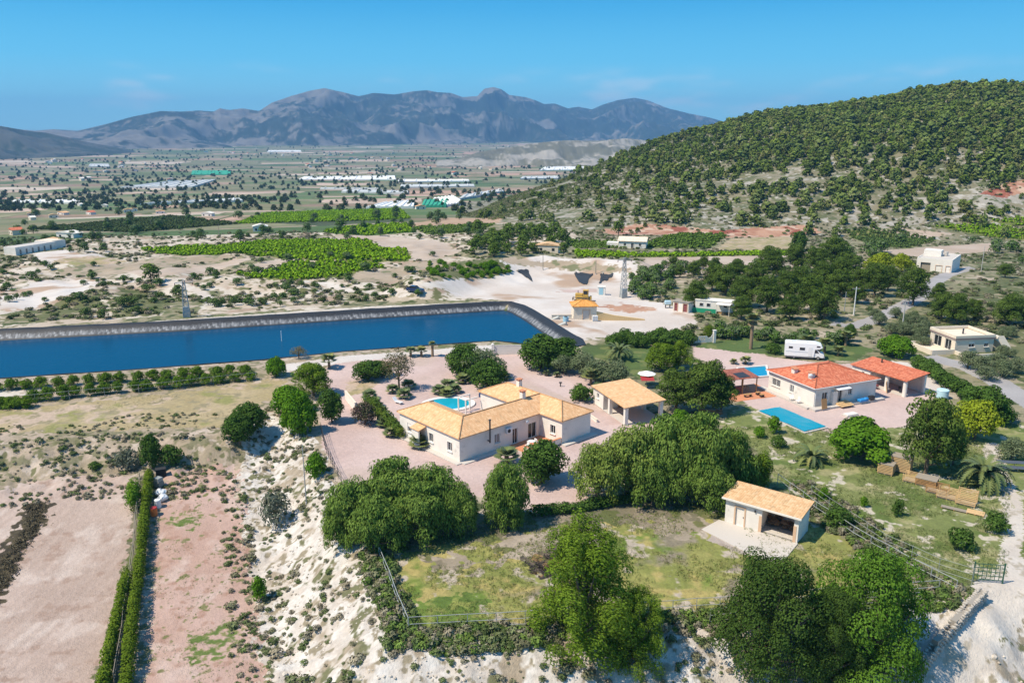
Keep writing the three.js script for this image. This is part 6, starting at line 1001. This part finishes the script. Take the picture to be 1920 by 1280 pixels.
  many('almond', 'almond_tree', 'tree', 'small almond tree on the chalk beyond the reservoir', 'almond trees beyond the reservoir', [[160, 595, 574, 26], [195, 598, 576, 26], [232, 575, 555, 30], [250, 572, 556, 24], [255, 588, 572, 22], [275, 548, 532, 24], [390, 572, 556, 24], [402, 575, 558, 24], [415, 573, 556, 22], [440, 572, 556, 20], [472, 574, 560, 20], [492, 570, 556, 24], [525, 575, 562, 16], [565, 538, 526, 14], [590, 538, 526, 14], [545, 540, 520, 20], [130, 570, 556, 18], [30, 562, 548, 16], [300, 560, 545, 24], [330, 555, 540, 22]]);
  many('midTree', 'wild_bush', 'shrub', 'dark wild bush in the chalk gullies beyond the reservoir', 'wild bushes beyond the reservoir', [...Array(70)].map(() => { const x = rr(0, 860), y = lerp(500, 590, rnd()) - x * .03, w = rr(10, 26); return [x, y, y - w * .65, w]; }));
  many('midTree', 'valley_tree', 'tree', 'dark tree in the belt beyond the bright vineyards', 'tree belt beyond the vineyards', [...Array(105)].map(() => { const x = rr(0, 900), y = rr(404, 450) + (x < 200 ? rr(0, 40) : 0), w = rr(9, 21); return [x, y, y - w * rr(.7, 1.1), w]; }));
  many('midTree', 'field_tree', 'tree', 'tree among the small fields below the pine hill', 'trees below the pine hill', [...Array(44)].map(() => { const x = rr(1560, 1920), y = rr(455, 500), w = rr(16, 34); return [x, y, y - w * .8, w]; }).filter(([x, y]) => !(x > 1690 && x < 1850 && y > 460 && y < 520)));
  many('midTree', 'belt_tree', 'tree', 'bush in the belt behind the vineyard farmhouse', 'belt by the farmhouse', [...Array(40)].map(() => { const x = rr(1050, 1560), y = rr(500, 522), w = rr(14, 30); return [x, y, y - w * .8, w]; }).filter(([x]) => x > 1190));
  many('brightShrub', 'orchard_bush', 'shrub', 'bush in the green orchard left of the quarry bank', 'orchard by the quarry', [...Array(60)].map(() => { const x = rr(800, 955), y = rr(494, 522), w = rr(9, 15); return [x, y, y - w * .7, w]; }));
}
// hedges: one run of foliage each
function hedge(label, P, w, h, cols, per, leaf, name = 'hedge', wob = .25) {
  const o = thing(name, label, 'hedge', P[0].toArray()), L = new Leaves(cols, .25), stems = [];
  for (let i = 1; i < P.length; i++) { const d = P[i].distanceTo(P[i - 1]), n = Math.ceil(d / .55); for (let k = 0; k < n; k++) { const t = (k + rnd() * .5) / n, x = lerp(P[i - 1].x, P[i].x, t), z = lerp(P[i - 1].z, P[i].z, t), y = H(x, z), hh = h * (1 + (N(x * .8, z * .8) - .5) * 2 * wob), ww = w * (1 + (N(x * .7 + 9, z * .7) - .5) * wob); L.clump(x - P[0].x, y - P[0].y + hh * .52, z - P[0].z, ww * .62, hh * .55, ww * .62, per, leaf[0], leaf[1], 0, .75); L.clump(x - P[0].x, y - P[0].y + hh * .48, z - P[0].z, ww * .45, hh * .46, ww * .45, 34, .15, .2, 0, .1); if (k % 3 === 0) stems.push(bar([x - P[0].x, y - P[0].y - .2, z - P[0].z], [x - P[0].x, y - P[0].y + hh * .6, z - P[0].z], .05, .03, 5)); } }
  part(o, 'foliage', L.geo(), leafMat); part(o, 'stems', stems, barkMat);
}
seed(55);
const lowPts = (list) => list.map(([a, b]) => T(a, b));
hedge('tall narrow conifer hedge, right row beside the pink strip field', lowPts([[282, 905], [276, 945], [270, 1000], [262, 1080], [250, 1180], [236, 1320]]), .95, 1.9, [[.12, .185, .018], [.145, .21, .02], [.10, .155, .016]], 130, [.055, .1]);
hedge('tall narrow conifer hedge, left row at the bottom', lowPts([[240, 1095], [225, 1160], [208, 1230], [190, 1330]]), .95, 1.9, [[.12, .185, .018], [.145, .21, .02], [.10, .155, .016]], 130, [.055, .1]);
hedge('short bright hedge piece left of the tall hedge top', lowPts([[254, 930], [248, 965]]), 1.3, 2.6, [[.10, .20, .018], [.125, .23, .02]], 200, [.06, .1]);
hedge('low dark hedge at the back edge of the paddock', L3([[1000, 968], [1060, 962], [1130, 950], [1200, 938]]), 1.2, 1.1, GREEN.dark, 90, [.08, .12]);
hedge('leafy palm hedge beside the gravel yard left of the villa', L3([[690, 760], [715, 785], [735, 806], [752, 822]]), 1.5, 1.7, [[.08, .14, .025], [.12, .16, .03]], 110, [.06, .2]);
// ---------- palms ----------
function frondGeo(L, up, droop, wid, pairs) {
  const p = [], idx = [], at = (t) => { const a = up - droop * t * t; return [L * t * Math.cos(a * .9), L * t * Math.sin(a)]; };
  for (let k = 0; k < pairs; k++) { const t = .12 + .86 * k / (pairs - 1), q = at(t), q2 = at(Math.min(1, t + .09)), ll = wid * Math.sin(Math.PI * (.12 + .82 * t)); for (const s of [-1, 1]) { const b = p.length / 3; p.push(q[0], q[1], 0, q2[0], q2[1], 0, q2[0] + .35 * ll, q2[1] + ll * .18 - .1 * ll, s * ll); idx.push(b, b + 1, b + 2); } }
  const a0 = [0, 0], m = at(.5), e = at(1), b = p.length / 3; p.push(0, 0, -.04, 0, 0, .04, m[0], m[1], 0, e[0], e[1], .015, e[0], e[1], -.015); idx.push(b, b + 1, b + 2, b + 2, b + 3, b + 4);
  const g = new THREE.BufferGeometry(); g.setAttribute('position', new THREE.Float32BufferAttribute(p, 3)); g.setIndex(idx); g.computeVertexNormals(); return g;
}
const FRONDS = [frondGeo(1, 1.25, .75, .16, 15), frondGeo(1, .85, .95, .17, 15), frondGeo(1, .4, .95, .17, 15)];
function fanGeo(up) { const p = [0, 0, 0], idx = [], n = 13; for (let k = 0; k <= n * 2; k++) { const a = lerp(-2.3, 2.3, k / (n * 2)), r = k % 2 ? .50 : .30; p.push(.52 * Math.cos(up) + r * Math.cos(a) * Math.cos(up * .4), .52 * Math.sin(up) + r * Math.cos(a) * Math.sin(up * .4) - Math.abs(a) * .03, r * Math.sin(a)); } const c = p.length / 3; p.push(.52 * Math.cos(up), .52 * Math.sin(up), 0); for (let k = 1; k < c - 1; k++) idx.push(c, k, k + 1); const b = p.length / 3; p.push(0, 0, -.02, 0, 0, .02, .52 * Math.cos(up), .52 * Math.sin(up), 0); idx.push(b, b + 1, b + 2); const g = new THREE.BufferGeometry(); g.setAttribute('position', new THREE.Float32BufferAttribute(p, 3)); g.setIndex(idx); g.computeVertexNormals(); return g; }
const FANS = [fanGeo(1.3), fanGeo(.8), fanGeo(.25)];
const palmMats = [lin(.11, .16, .04), lin(.14, .18, .045), lin(.09, .135, .04)].map((c) => new THREE.MeshPhysicalMaterial({ color: c, roughness: .75, transmission: .2, thickness: 0, side: THREE.DoubleSide })), palmYellow = [lin(.22, .22, .06), lin(.16, .19, .05)].map((c) => std(c, .85, { side: THREE.DoubleSide })), palmDry = std(lin(.26, .19, .10), .95, { side: THREE.DoubleSide });
function palm(label, px, base, trunkH, len, n, geos, mats, trunkR, name = 'palm_tree', group, skirt) {
  const p = T(px, base), o = thing(name, label, 'palm', p.toArray(), rnd() * 6, group);
  const tr = [cyl(trunkR * 1.3, trunkR, trunkH + .3, 0, trunkH / 2 - .15, 0, 10)]; for (let k = 0; k < trunkH / .25; k++) tr.push(cyl(trunkR * 1.28, trunkR * 1.1, .14, 0, .15 + k * .25, 0, 9)); part(o, 'trunk', tr, palmBark);
  for (let k = 0; k < n; k++) { const t = k / n, g = geos[Math.min(2, Math.floor(t * 3))], f = part(o, 'frond', g, pick(mats)); f.position.y = trunkH; f.rotation.set(0, k * 2.4 + rr(-.2, .2), rr(-.08, .08), 'YXZ'); f.scale.setScalar(len * rr(.88, 1.1)); }
  if (skirt) for (let k = 0; k < 7; k++) { const f = part(o, 'dry_frond', geos[2], palmDry); f.position.y = trunkH - .1; f.rotation.set(0, k * .9, -.9, 'YXZ'); f.scale.setScalar(len * .8); }
}
seed(303);
palm('large feather palm on the lawn beside the white track', 1843, 912, 1.5, 2.9, 46, FRONDS, palmMats, .38);
palm('shaggy young palm in the middle of the lawn', 1521, 868, .7, 2.3, 26, FRONDS, [...palmMats, ...palmYellow], .25);
palm('fan palm in front of the villa terrace wall', 950, 868, .8, 1.75, 30, FANS, [...palmMats, palmYellow[1]], .25);
palm('tall fan palm with bare trunk near the entrance gate', 1408, 654, 5.6, 1.7, 30, FANS, [...palmMats, palmYellow[0]], .26, 'palm_tree', undefined, true);
palm('dark palm on the grass behind the villa drive', 1160, 674, 1.2, 2.8, 26, FRONDS, palmMats, .26);
for (const [x, b, h, l, lab] of [[1511, 655, 1.4, 2.2, 'bushy palm behind the motorhome roof'], [1546, 662, 1.6, 1.9, 'palm at the front end of the motorhome'], [1586, 648, 1.8, 1.6, 'yellowish palm second right of the motorhome'], [1572, 666, .6, 1.6, 'low yellow palm right of the motorhome'], [617, 690, 1.2, 1.8, 'fan palm at the far left of the villa garden'], [811, 668, 2.2, .9, 'columnar plant by the reservoir wall'], [1108, 722, 1.4, 1.9, 'yellowish fan palm among the olives by the drive'], [790, 668, .9, 1.3, 'small yucca near the reservoir wall'], [1398, 682, .5, 1.3, 'small palm beside the pool behind the shelter'], [1376, 682, .3, .9, 'little yucca left of the small palm'], [770, 668, .9, 1.3, 'yucca right of the thin brownish tree']]) palm(lab, x, b, h, l, 18, FANS, [...palmMats, ...palmYellow], .2, 'garden_palm');
{ // clumps of low fan palm in the villa garden
  const L = [[824, 738, 'leftmost fan palm clump behind the pool'], [838, 744, 'front fan palm clump behind the pool'], [852, 736, 'right fan palm clump behind the pool'], [840, 728, 'rear fan palm clump behind the pool'], [736, 736, 'upper fan palm clump left of the pool'], [758, 746, 'lower fan palm clump left of the pool'], [766, 728, 'fan palm clump under the thin brownish tree'], [692, 748, 'pale fan palm clump at the garden edge'], [704, 762, 'fan palm clump at the top of the palm hedge'], [716, 778, 'fan palm clump in the middle of the palm hedge'], [722, 800, 'broad fan palm clump before the villa end wall'], [734, 818, 'fan palm clump at the lower end of the palm hedge'], [868, 718, 'fan palm clump beside the leafy tree'], [945, 712, 'small fan palm by the back wing'], [1025, 704, 'small round cycad on the drive edge'], [1016, 682, 'low fan palm under the dark trees'], [1122, 738, 'fan palm clump by the carport back wall'], [1085, 745, 'fan palm beside the parked car'], [786, 838, 'leafy plant at the villa end door'], [1044, 707, 'small bushy palm in the gravel circle']];
  for (const [x, b, lab] of L) palm(lab, x, b, .35, x > 1000 && x < 1050 ? .8 : rr(1.3, 1.8), 22, FANS, [...palmMats, palmYellow[1]], .16, 'fan_palm');
}
// ---------- ground cover and crops (nobody could count them) ----------
const tuft = (sd, n, w, l, r, hgt, shell = .3) => { seed(sd); const L = new Leaves([[1, 1, 1]], .3); L.clump(0, hgt * .5, 0, r, hgt * .55, r, n, w, l, 0, shell); return L.geo(true); };
const coverMat = new THREE.MeshPhysicalMaterial({ vertexColors: true, roughness: 1, specularIntensity: 0 });
const BUSH = tuft(61, 110, .075, .13, .5, .62), SMALLBUSH = tuft(62, 40, .13, .2, .5, .5), GRASS = (() => { seed(63); const L = new Leaves([[1, 1, 1]], .3); for (let k = 0; k < 9; k++) { const a = rnd() * 6.28; L.quad(Math.cos(a) * .25, .16, Math.sin(a) * .25, Math.cos(a) * .7, .5, Math.sin(a) * .7, .03, .16, 1); } return L.geo(true); })(), VINE = tuft(64, 30, .26, .34, .6, .9, .4), HILLPINE = [65, 66, 67].map((s) => { seed(s); const L = new Leaves([[1, 1, 1]], .3); for (let k = 0; k < 9; k++) { const a = k * 2.4, e = k / 8; L.clump(Math.cos(a) * (1 - e) * .34, .18 + e * .62, Math.sin(a) * (1 - e) * .34, .25, .2, .25, 16, .085, .12, 0, .5); } return L.geo(true); });
const mtx = (x, y, z, s, sy = s) => new THREE.Matrix4().compose(new THREE.Vector3(x, y, z), new THREE.Quaternion().setFromAxisAngle(new THREE.Vector3(0, 1, 0), rnd() * 6.28), new THREE.Vector3(s, sy, s));
const tone = (list, v = .2) => { const c = pick(list), k = 1 + (rnd() - .5) * 2 * v; return lin(c[0] * k, c[1] * k, c[2] * k); };
const SCRUB = [[.18, .18, .105], [.14, .165, .075], [.22, .205, .145], [.115, .155, .055], [.25, .22, .155], [.10, .135, .05]], GREENS = [[.11, .175, .04], [.13, .195, .045], [.095, .15, .04]];
const inPoly = (P, x, z) => sdPoly(P, x, z) < 0;
// low scrub on the chalk slope and banks
{
  const m = [], c = [], m2 = [], c2 = []; seed(71);
  for (let k = 0; k < 26000 && m.length < 2300; k++) {
    const x = rr(-75, 62), f = rr(42, 108), z = -f, d = sdPoly(TERRACE, x, z); if (d < .2 || d > (x > -10 ? 40 : 13.5)) { continue; }
    const dens = ss(.5, .66, fbm(x * .22 + 5, f * .22)) * .8 + .07 + (d < 1.8 || d > 10 && x < -12 ? .5 : 0); if (rnd() > dens) continue;
    const q = T2track(x, z); if (q) continue;
    const s = rr(.2, .75) * (rnd() < .12 ? 1.7 : 1); m.push(mtx(x, H(x, z) - .03, z, s, s * rr(.6, 1.1))); c.push(tone(SCRUB));
  }
  instanced('scrub', BUSH, coverMat, m, c, 'low grey green scrub on the chalk slopes', 'scrub');
  for (let k = 0; k < 3000; k++) { const t = rnd(), x = rr(-105, -20), f = rr(88, 128), z = -f, d = sdPoly(TERRACE, x, z), near = d > -8 && d < 11; if (!near || x > -29) continue; if (fbm(x * .2 + 3, f * .25) < .5) continue; const s = rr(.25, .75); m2.push(mtx(x, H(x, z) - .03, z, s, s * rr(.5, 1))); c2.push(tone(SCRUB)); }
  instanced('scrub', BUSH, coverMat, m2, c2, 'low dry scrub on the bank below the upper field', 'scrub');
}
function T2track(x, z) { for (const q of LAND) if (q.t === SOIL.track && x > q.x0 && x < q.x1 && z > q.z0 && z < q.z1 && inPoly(q.P, x, z)) return true; return false; }
{ // chalk rubble on the slopes
  const m = [], c = []; seed(72); const rock = new THREE.DodecahedronGeometry(.5, 0);
  for (let k = 0; k < 40000 && m.length < 3600; k++) { const x = rr(-46, 58), f = rr(44, 108), z = -f, d = sdPoly(TERRACE, x, z); if (d < .3 || d > (x > -10 ? 30 : 11.5) || x < -38 + (N(x * .15 + 3, f * .15) - .5) * 12) continue; if (fbm(x * .4 + 2, f * .4) < .42) continue; if (T2track(x, z)) continue; const s = rr(.1, .3) * (rnd() < .05 ? 2 : 1); m.push(mtx(x, H(x, z) + s * .02, z, s, s * rr(.5, .8))); c.push(tone([[.50, .44, .37], [.43, .37, .30], [.55, .49, .42]], .1)); }
  instanced('chalk_rubble', rock, std(lin(1, 1, 1), 1), m, c, 'white chalk rubble lying on the slopes', 'rubble');
}
// tall weeds along the paddock rails
{
  const m = [], c = []; seed(73);
  for (const [P, w, n] of [[L3([[760, 1200], [985, 1190], [1350, 1164], [1560, 1140], [1790, 1122]]), 1.5, 900], [L3([[1490, 935], [1600, 1012], [1700, 1068], [1800, 1116]]), 1.2, 320], [L3([[700, 1040], [735, 1130], [755, 1190]]), 1.3, 260], [L3([[1500, 910], [1590, 970], [1700, 1040]]), 1.4, 160]]) for (let k = 0; k < n; k++) { const i = Math.floor(rnd() * (P.length - 1)), t = rnd(), x = lerp(P[i].x, P[i + 1].x, t) + rr(-w, w), z = lerp(P[i].z, P[i + 1].z, t) + rr(-w, w), s = rr(.35, 1.05); m.push(mtx(x, H(x, z) - .03, z, s, s * rr(.8, 1.5))); c.push(tone([...SCRUB, ...GREENS])); }
  instanced('weeds', BUSH, coverMat, m, c, 'tall weeds growing along the paddock fences', 'weeds');
}
// grass tufts on paddock, lawns and strip field
{
  const m = [], c = []; seed(74); const pad = pts([[700, 1040], [900, 985], [1300, 955], [1450, 930], [1790, 1105], [1350, 1150], [985, 1176], [752, 1186]]), lawn = pts([[1370, 800], [1480, 800], [1700, 810], [1900, 830], [1890, 1080], [1800, 1095], [1560, 975], [1450, 890]]);
  for (let k = 0; k < 60000 && m.length < 26000; k++) { const x = rr(-14, 62), f = rr(54, 112), z = -f, a = inPoly(pad, x, z), b = inPoly(lawn, x, z); if (!a && !b) continue; if (fbm(x * .3 + (a ? 0 : 40), f * .3) < .44) continue; const s = rr(.3, .8); m.push(mtx(x, H(x, z) - .01, z, s, s * rr(.6, 1.2))); c.push(tone(a ? [[.19, .20, .07], [.16, .195, .06], [.23, .215, .10], [.13, .17, .045]] : [[.15, .185, .07], [.18, .20, .085], [.12, .16, .055]])); }
  instanced('grass', GRASS, coverMat, m, c, 'grass tufts on the paddock and the lawns', 'grass');
}
{ // weeds on the pink strip field and the dry field
  const m = [], c = []; seed(75); const A = pts([[300, 885], [440, 872], [498, 1300], [265, 1300]], -5.2), B = pts([[0, 770], [500, 715], [470, 760], [420, 800], [0, 812]], 0);
  for (let k = 0; k < 24000; k++) { const inA = rnd() < .5, x = rr(-80, -18), f = rr(56, 128), z = -f; const a = inPoly(A, x, z), b = inPoly(B, x, z); if (!a && !b) continue; if (a && fbm(x * .35 + 9, f * .35) < .58) continue; if (b && fbm(x * .12, f * .3) < .52) continue; const s = rr(.2, .5); m.push(mtx(x, H(x, z), z, s)); c.push(tone(a ? GREENS : [[.36, .31, .20], [.30, .27, .16]])); }
  instanced('weeds', GRASS, coverMat, m, c, 'small weeds on the bare strip fields', 'weeds');
}
{ // brush heap and windrow
  seed(78); const g = G(1048, 1062, 0), o = thing('burnt_brush_heap', 'burnt brown brush heap in the middle of the paddock', 'brush heap', [g[0], H(g[0], g[1]), g[1]]), A = new Leaves([[.16, .10, .05], [.10, .075, .05], [.25, .17, .08]], .3), B = new Leaves([[.045, .04, .038], [.07, .06, .055]], .3);
  for (let k = 0; k < 26; k++) A.clump(rr(-1.6, 1.9), rr(.15, .5), rr(-.9, .9), rr(.3, .6), .3, rr(.3, .6), 50, .03, .2, 0, .2); for (let k = 0; k < 30; k++) { const a = rr(0, 6.28), r = rr(1.4, 2.6); B.clump(Math.cos(a) * r * 1.2, .12, Math.sin(a) * r * .8 + .3, .45, .18, .45, 40, .035, .15, 0, .2); }
  part(o, 'dry_brush', A.geo(), leafPlain); part(o, 'charred_brush', B.geo(), leafPlain);
  const P = [[70, 945], [62, 985], [35, 1030], [5, 1085], [-30, 1150]].map(([a, b]) => T(a, b)), w = thing('vine_cuttings', 'dark windrow of cut branches on the bare field', 'cuttings', P[0].toArray()), C = new Leaves([[.10, .085, .055], [.07, .06, .04], [.14, .12, .08]], .3);
  for (let i = 1; i < P.length; i++) for (let k = 0; k < 34; k++) { const t = rnd(), x = lerp(P[i - 1].x, P[i].x, t) + rr(-1, 1), z = lerp(P[i - 1].z, P[i].z, t) + rr(-.8, .8); C.clump(x - P[0].x, H(x, z) - P[0].y + .1, z - P[0].z, rr(.3, .6), .2, rr(.3, .6), 26, .035, .2, 0, .2); }
  part(w, 'cuttings', C.geo(), leafPlain);
}
// vineyards
function vines(label, px, deg, gap, step, size, cols, lost = .04) {
  const P = px.map(([a, b]) => { const v = T(a, b); return [v.x, v.z]; }), m = [], c = [], a = rad(deg), ux = Math.cos(a), uz = -Math.sin(a), vx = Math.sin(a), vz = Math.cos(a); let u0 = 1e9, u1 = -1e9, v0 = 1e9, v1 = -1e9;
  for (const [x, z] of P) { const u = x * ux + z * uz, v = x * vx + z * vz; u0 = Math.min(u0, u); u1 = Math.max(u1, u); v0 = Math.min(v0, v); v1 = Math.max(v1, v); }
  for (let v = v0; v < v1; v += gap) for (let u = u0; u < u1; u += step) { const uu = u + rr(-.2, .2) * step, x = uu * ux + v * vx, z = uu * uz + v * vz; if (!inPoly(P, x, z) || rnd() < lost) continue; const s = size * rr(.75, 1.2); m.push(mtx(x, H(x, z) - .05, z, s, s * rr(.8, 1.1))); c.push(tone(cols, .14)); }
  if (m.length) instanced('vineyard', VINE, coverMat, m, c, label, 'vineyard');
}
const VG = [[.15, .265, .012], [.17, .285, .015], [.13, .235, .014]];
seed(80);
vines('large bright green vineyard beyond the reservoir, upper field', [[262, 468], [400, 462], [520, 451], [690, 452], [770, 475], [765, 490], [700, 494], [560, 487], [440, 474], [330, 478]], 12, 2.6, 1.7, 1.35, VG);
vines('bright green vineyard beyond the reservoir, lower field', [[440, 516], [560, 488], [690, 494], [722, 500], [640, 520], [520, 526]], 12, 2.6, 1.7, 1.3, VG);
vines('green vineyard in front of the white farmhouse', [[1075, 468], [1200, 478], [1490, 472], [1490, 479], [1215, 482], [1080, 484]], 2, 2.6, 1.7, 1.3, VG);
vines('vineyard in clear rows right of the white farmhouse', [[1200, 465], [1235, 447], [1275, 436], [1365, 440], [1330, 466]], 52, 4.6, 1.5, 1.3, [[.09, .15, .025]]);
vines('vineyard behind the white farmhouse', [[1040, 440], [1080, 452], [1230, 455], [1200, 466], [1080, 466]], 30, 3.2, 1.8, 1.2, [[.09, .15, .03]]);
vines('dark green vineyard strip on the right below the hill', [[1585, 432], [1660, 428], [1760, 450], [1700, 466], [1640, 460]], -30, 3, 1.8, 1.2, [[.07, .11, .03]]);
vines('bright vineyard at the right edge, lower field', [[1750, 425], [1850, 418], [1930, 430], [1960, 452], [1870, 446]], -20, 2.8, 1.8, 1.35, VG);
vines('bright vineyard at the right edge, upper field', [[1850, 414], [1930, 406], [1950, 424]], -20, 2.8, 1.8, 1.35, VG);
vines('bright green field in the middle valley', [[440, 420], [500, 400], [750, 392], [770, 410], [690, 414]], 4, 3.4, 2.6, 1.7, VG);
vines('bright green field just beyond the tree belt', [[600, 436], [670, 424], [760, 420], [780, 436], [680, 442]], 60, 3.8, 2.4, 1.6, VG);
vines('row field under the ploughed strips', [[770, 426], [930, 420], [890, 436], [800, 440]], 50, 5, 2.2, 1.5, [[.10, .16, .03]]);
vines('dark vineyard in the left valley', [[50, 430], [320, 405], [450, 420], [250, 436]], 10, 4, 2.8, 1.6, [[.06, .085, .03]]);
// scrub beyond the reservoir and round the wood
{
  const m = [], c = []; seed(82);
  for (let k = 0; k < 14000 && m.length < 6500; k++) { const f = rr(150, 400), x = rr(-.72, .75) * f, z = -f; if (sdPoly(WATER, x, z) < 9 || sdPoly(WATER, x, z) < 16 && f < 165) continue; let skip = false; for (const q of LAND) if (x > q.x0 && x < q.x1 && z > q.z0 && z < q.z1 && q.t !== SOIL.scrubgreen && q.t !== SOIL.chalk && inPoly(q.P, x, z)) { skip = true; break; } if (skip) continue; const dn = fbm(x * .05 + 3, f * .07); if (dn < .47 && rnd() < .85) continue; const s = rr(.6, 2.0); m.push(mtx(x, H(x, z) - .05, z, s, s * rr(.5, .9))); c.push(tone([...SCRUB, [.06, .085, .03], [.05, .075, .028]])); }
  instanced('scrub', BUSH, coverMat, m, c, 'scrub over the broken chalk land beyond the reservoir', 'scrub');
}
// pines on the hill
{
  seed(84); const all = [], scr = [], scol = [];
  for (let k = 0; k < 60000 && all.length < 9200; k++) {
    const a = lerp(HILL_A0, hillAt(2150), rnd()), rf = table(HILL_FOOT, a), rc = table(HILL_CREST, a), s = Math.sqrt(rnd()) * 1.04, r = lerp(rf, rc, s), x = Math.sin(a) * r, z = -Math.cos(a) * r, px = 960 + FOC * x / depthOf(x, 20, z);
    const right = ss(1080, 1560, px), n = fbm(x * .012 + 2, z * .012), dens = (.05 + .95 * right * ss(.0, .35, s + .15)) * ss(.34, .5, n + right * .12) + (s < .12 ? .25 : 0); if (rnd() > dens) continue;
    const hgt = lerp(1.7, 6.6, Math.pow(rnd(), 1.25)) * (rnd() < .12 ? 1.3 : 1), y = H(x, z); all.push([x, y, z, hgt * rr(.75, 1.35), hgt, hgt / r]);
  }
  for (let k = 0; k < 30000; k++) { const a = lerp(HILL_A0, hillAt(2100), rnd()), rf = table(HILL_FOOT, a), rc = table(HILL_CREST, a), r = lerp(rf - 15, rc, Math.sqrt(rnd())), x = Math.sin(a) * r, z = -Math.cos(a) * r; if (fbm(x * .03 + 9, z * .03) < .42) continue; const s = rr(.7, 2.6); scr.push(mtx(x, H(x, z) - .1, z, s, s * rr(.5, .9))); scol.push(tone([[.15, .17, .07], [.12, .15, .05], [.19, .185, .11], [.10, .135, .04]], .25)); }
  all.sort((p, q) => q[5] - p[5]);
  const matsA = [[.105, .148, .026], [.122, .166, .032], [.085, .124, .024], [.138, .175, .042]].map((c) => { const g = new THREE.MeshStandardMaterial({ vertexColors: true, color: lin(...c), roughness: 1 }); return g; });
  all.slice(0, 300).forEach((q, i) => { const o = new THREE.Mesh(HILLPINE[i % 3], matsA[i % 4]); o.name = numbered('hillside_pine'); o.castShadow = o.receiveShadow = true; o.position.set(q[0], q[1] - .2, q[2]); o.scale.set(q[3] * 1.1, q[4], q[3] * 1.1); o.rotation.y = rnd() * 6; scene.add(o); tag(o, 'dark green pine growing on the stony hill at right', 'tree', 'pines on the hill'); });
  const rest = [[], [], []], rc3 = [[], [], []]; all.slice(300).forEach((q, i) => { rest[i % 3].push(mtx(q[0], q[1] - .2, q[2], q[3] * 1.1, q[4])); rc3[i % 3].push(tone([[.105, .148, .026], [.122, .166, .032], [.085, .124, .024], [.138, .175, .042], [.15, .165, .05]], .32)); });
  rest.forEach((m, i) => instanced('pine_forest', HILLPINE[i], coverMat, m, rc3[i], 'pine forest covering the upper hill', 'forest'));
  instanced('hill_scrub', SMALLBUSH, coverMat, scr, scol, 'low scrub between the rocks of the hill', 'scrub');
}
// trees far out in the valley
{
  seed(86); const m = [], c = [];
  for (let k = 0; k < 9000 && m.length < 2000; k++) { const py = 268 + 128 * Math.pow(rnd(), 1.0), px = rr(-60, 1150), p = T(px, py); if (p.length() > 7000 || p.length() < 430) continue; const a = Math.atan2(p.x, -p.z); if (a > HILL_A0 && p.length() > table(HILL_FOOT, a) - 10 && p.length() < table(HILL_CREST, a)) continue; if (fbm(p.x * .006 + 2, p.z * .004) < .5 && rnd() < .8) continue; const s = rr(2.6, 6.5) * (1 + p.length() / 9000); m.push(mtx(p.x, p.y - .3, p.z, s * rr(.9, 1.6), s)); c.push(tone([[.045, .07, .026], [.06, .085, .03], [.075, .095, .045]])); }
  instanced('valley_trees', HILLPINE[1], coverMat, m, c, 'scattered trees and hedges across the far valley', 'trees');
}
renderer.render(scene, camera);
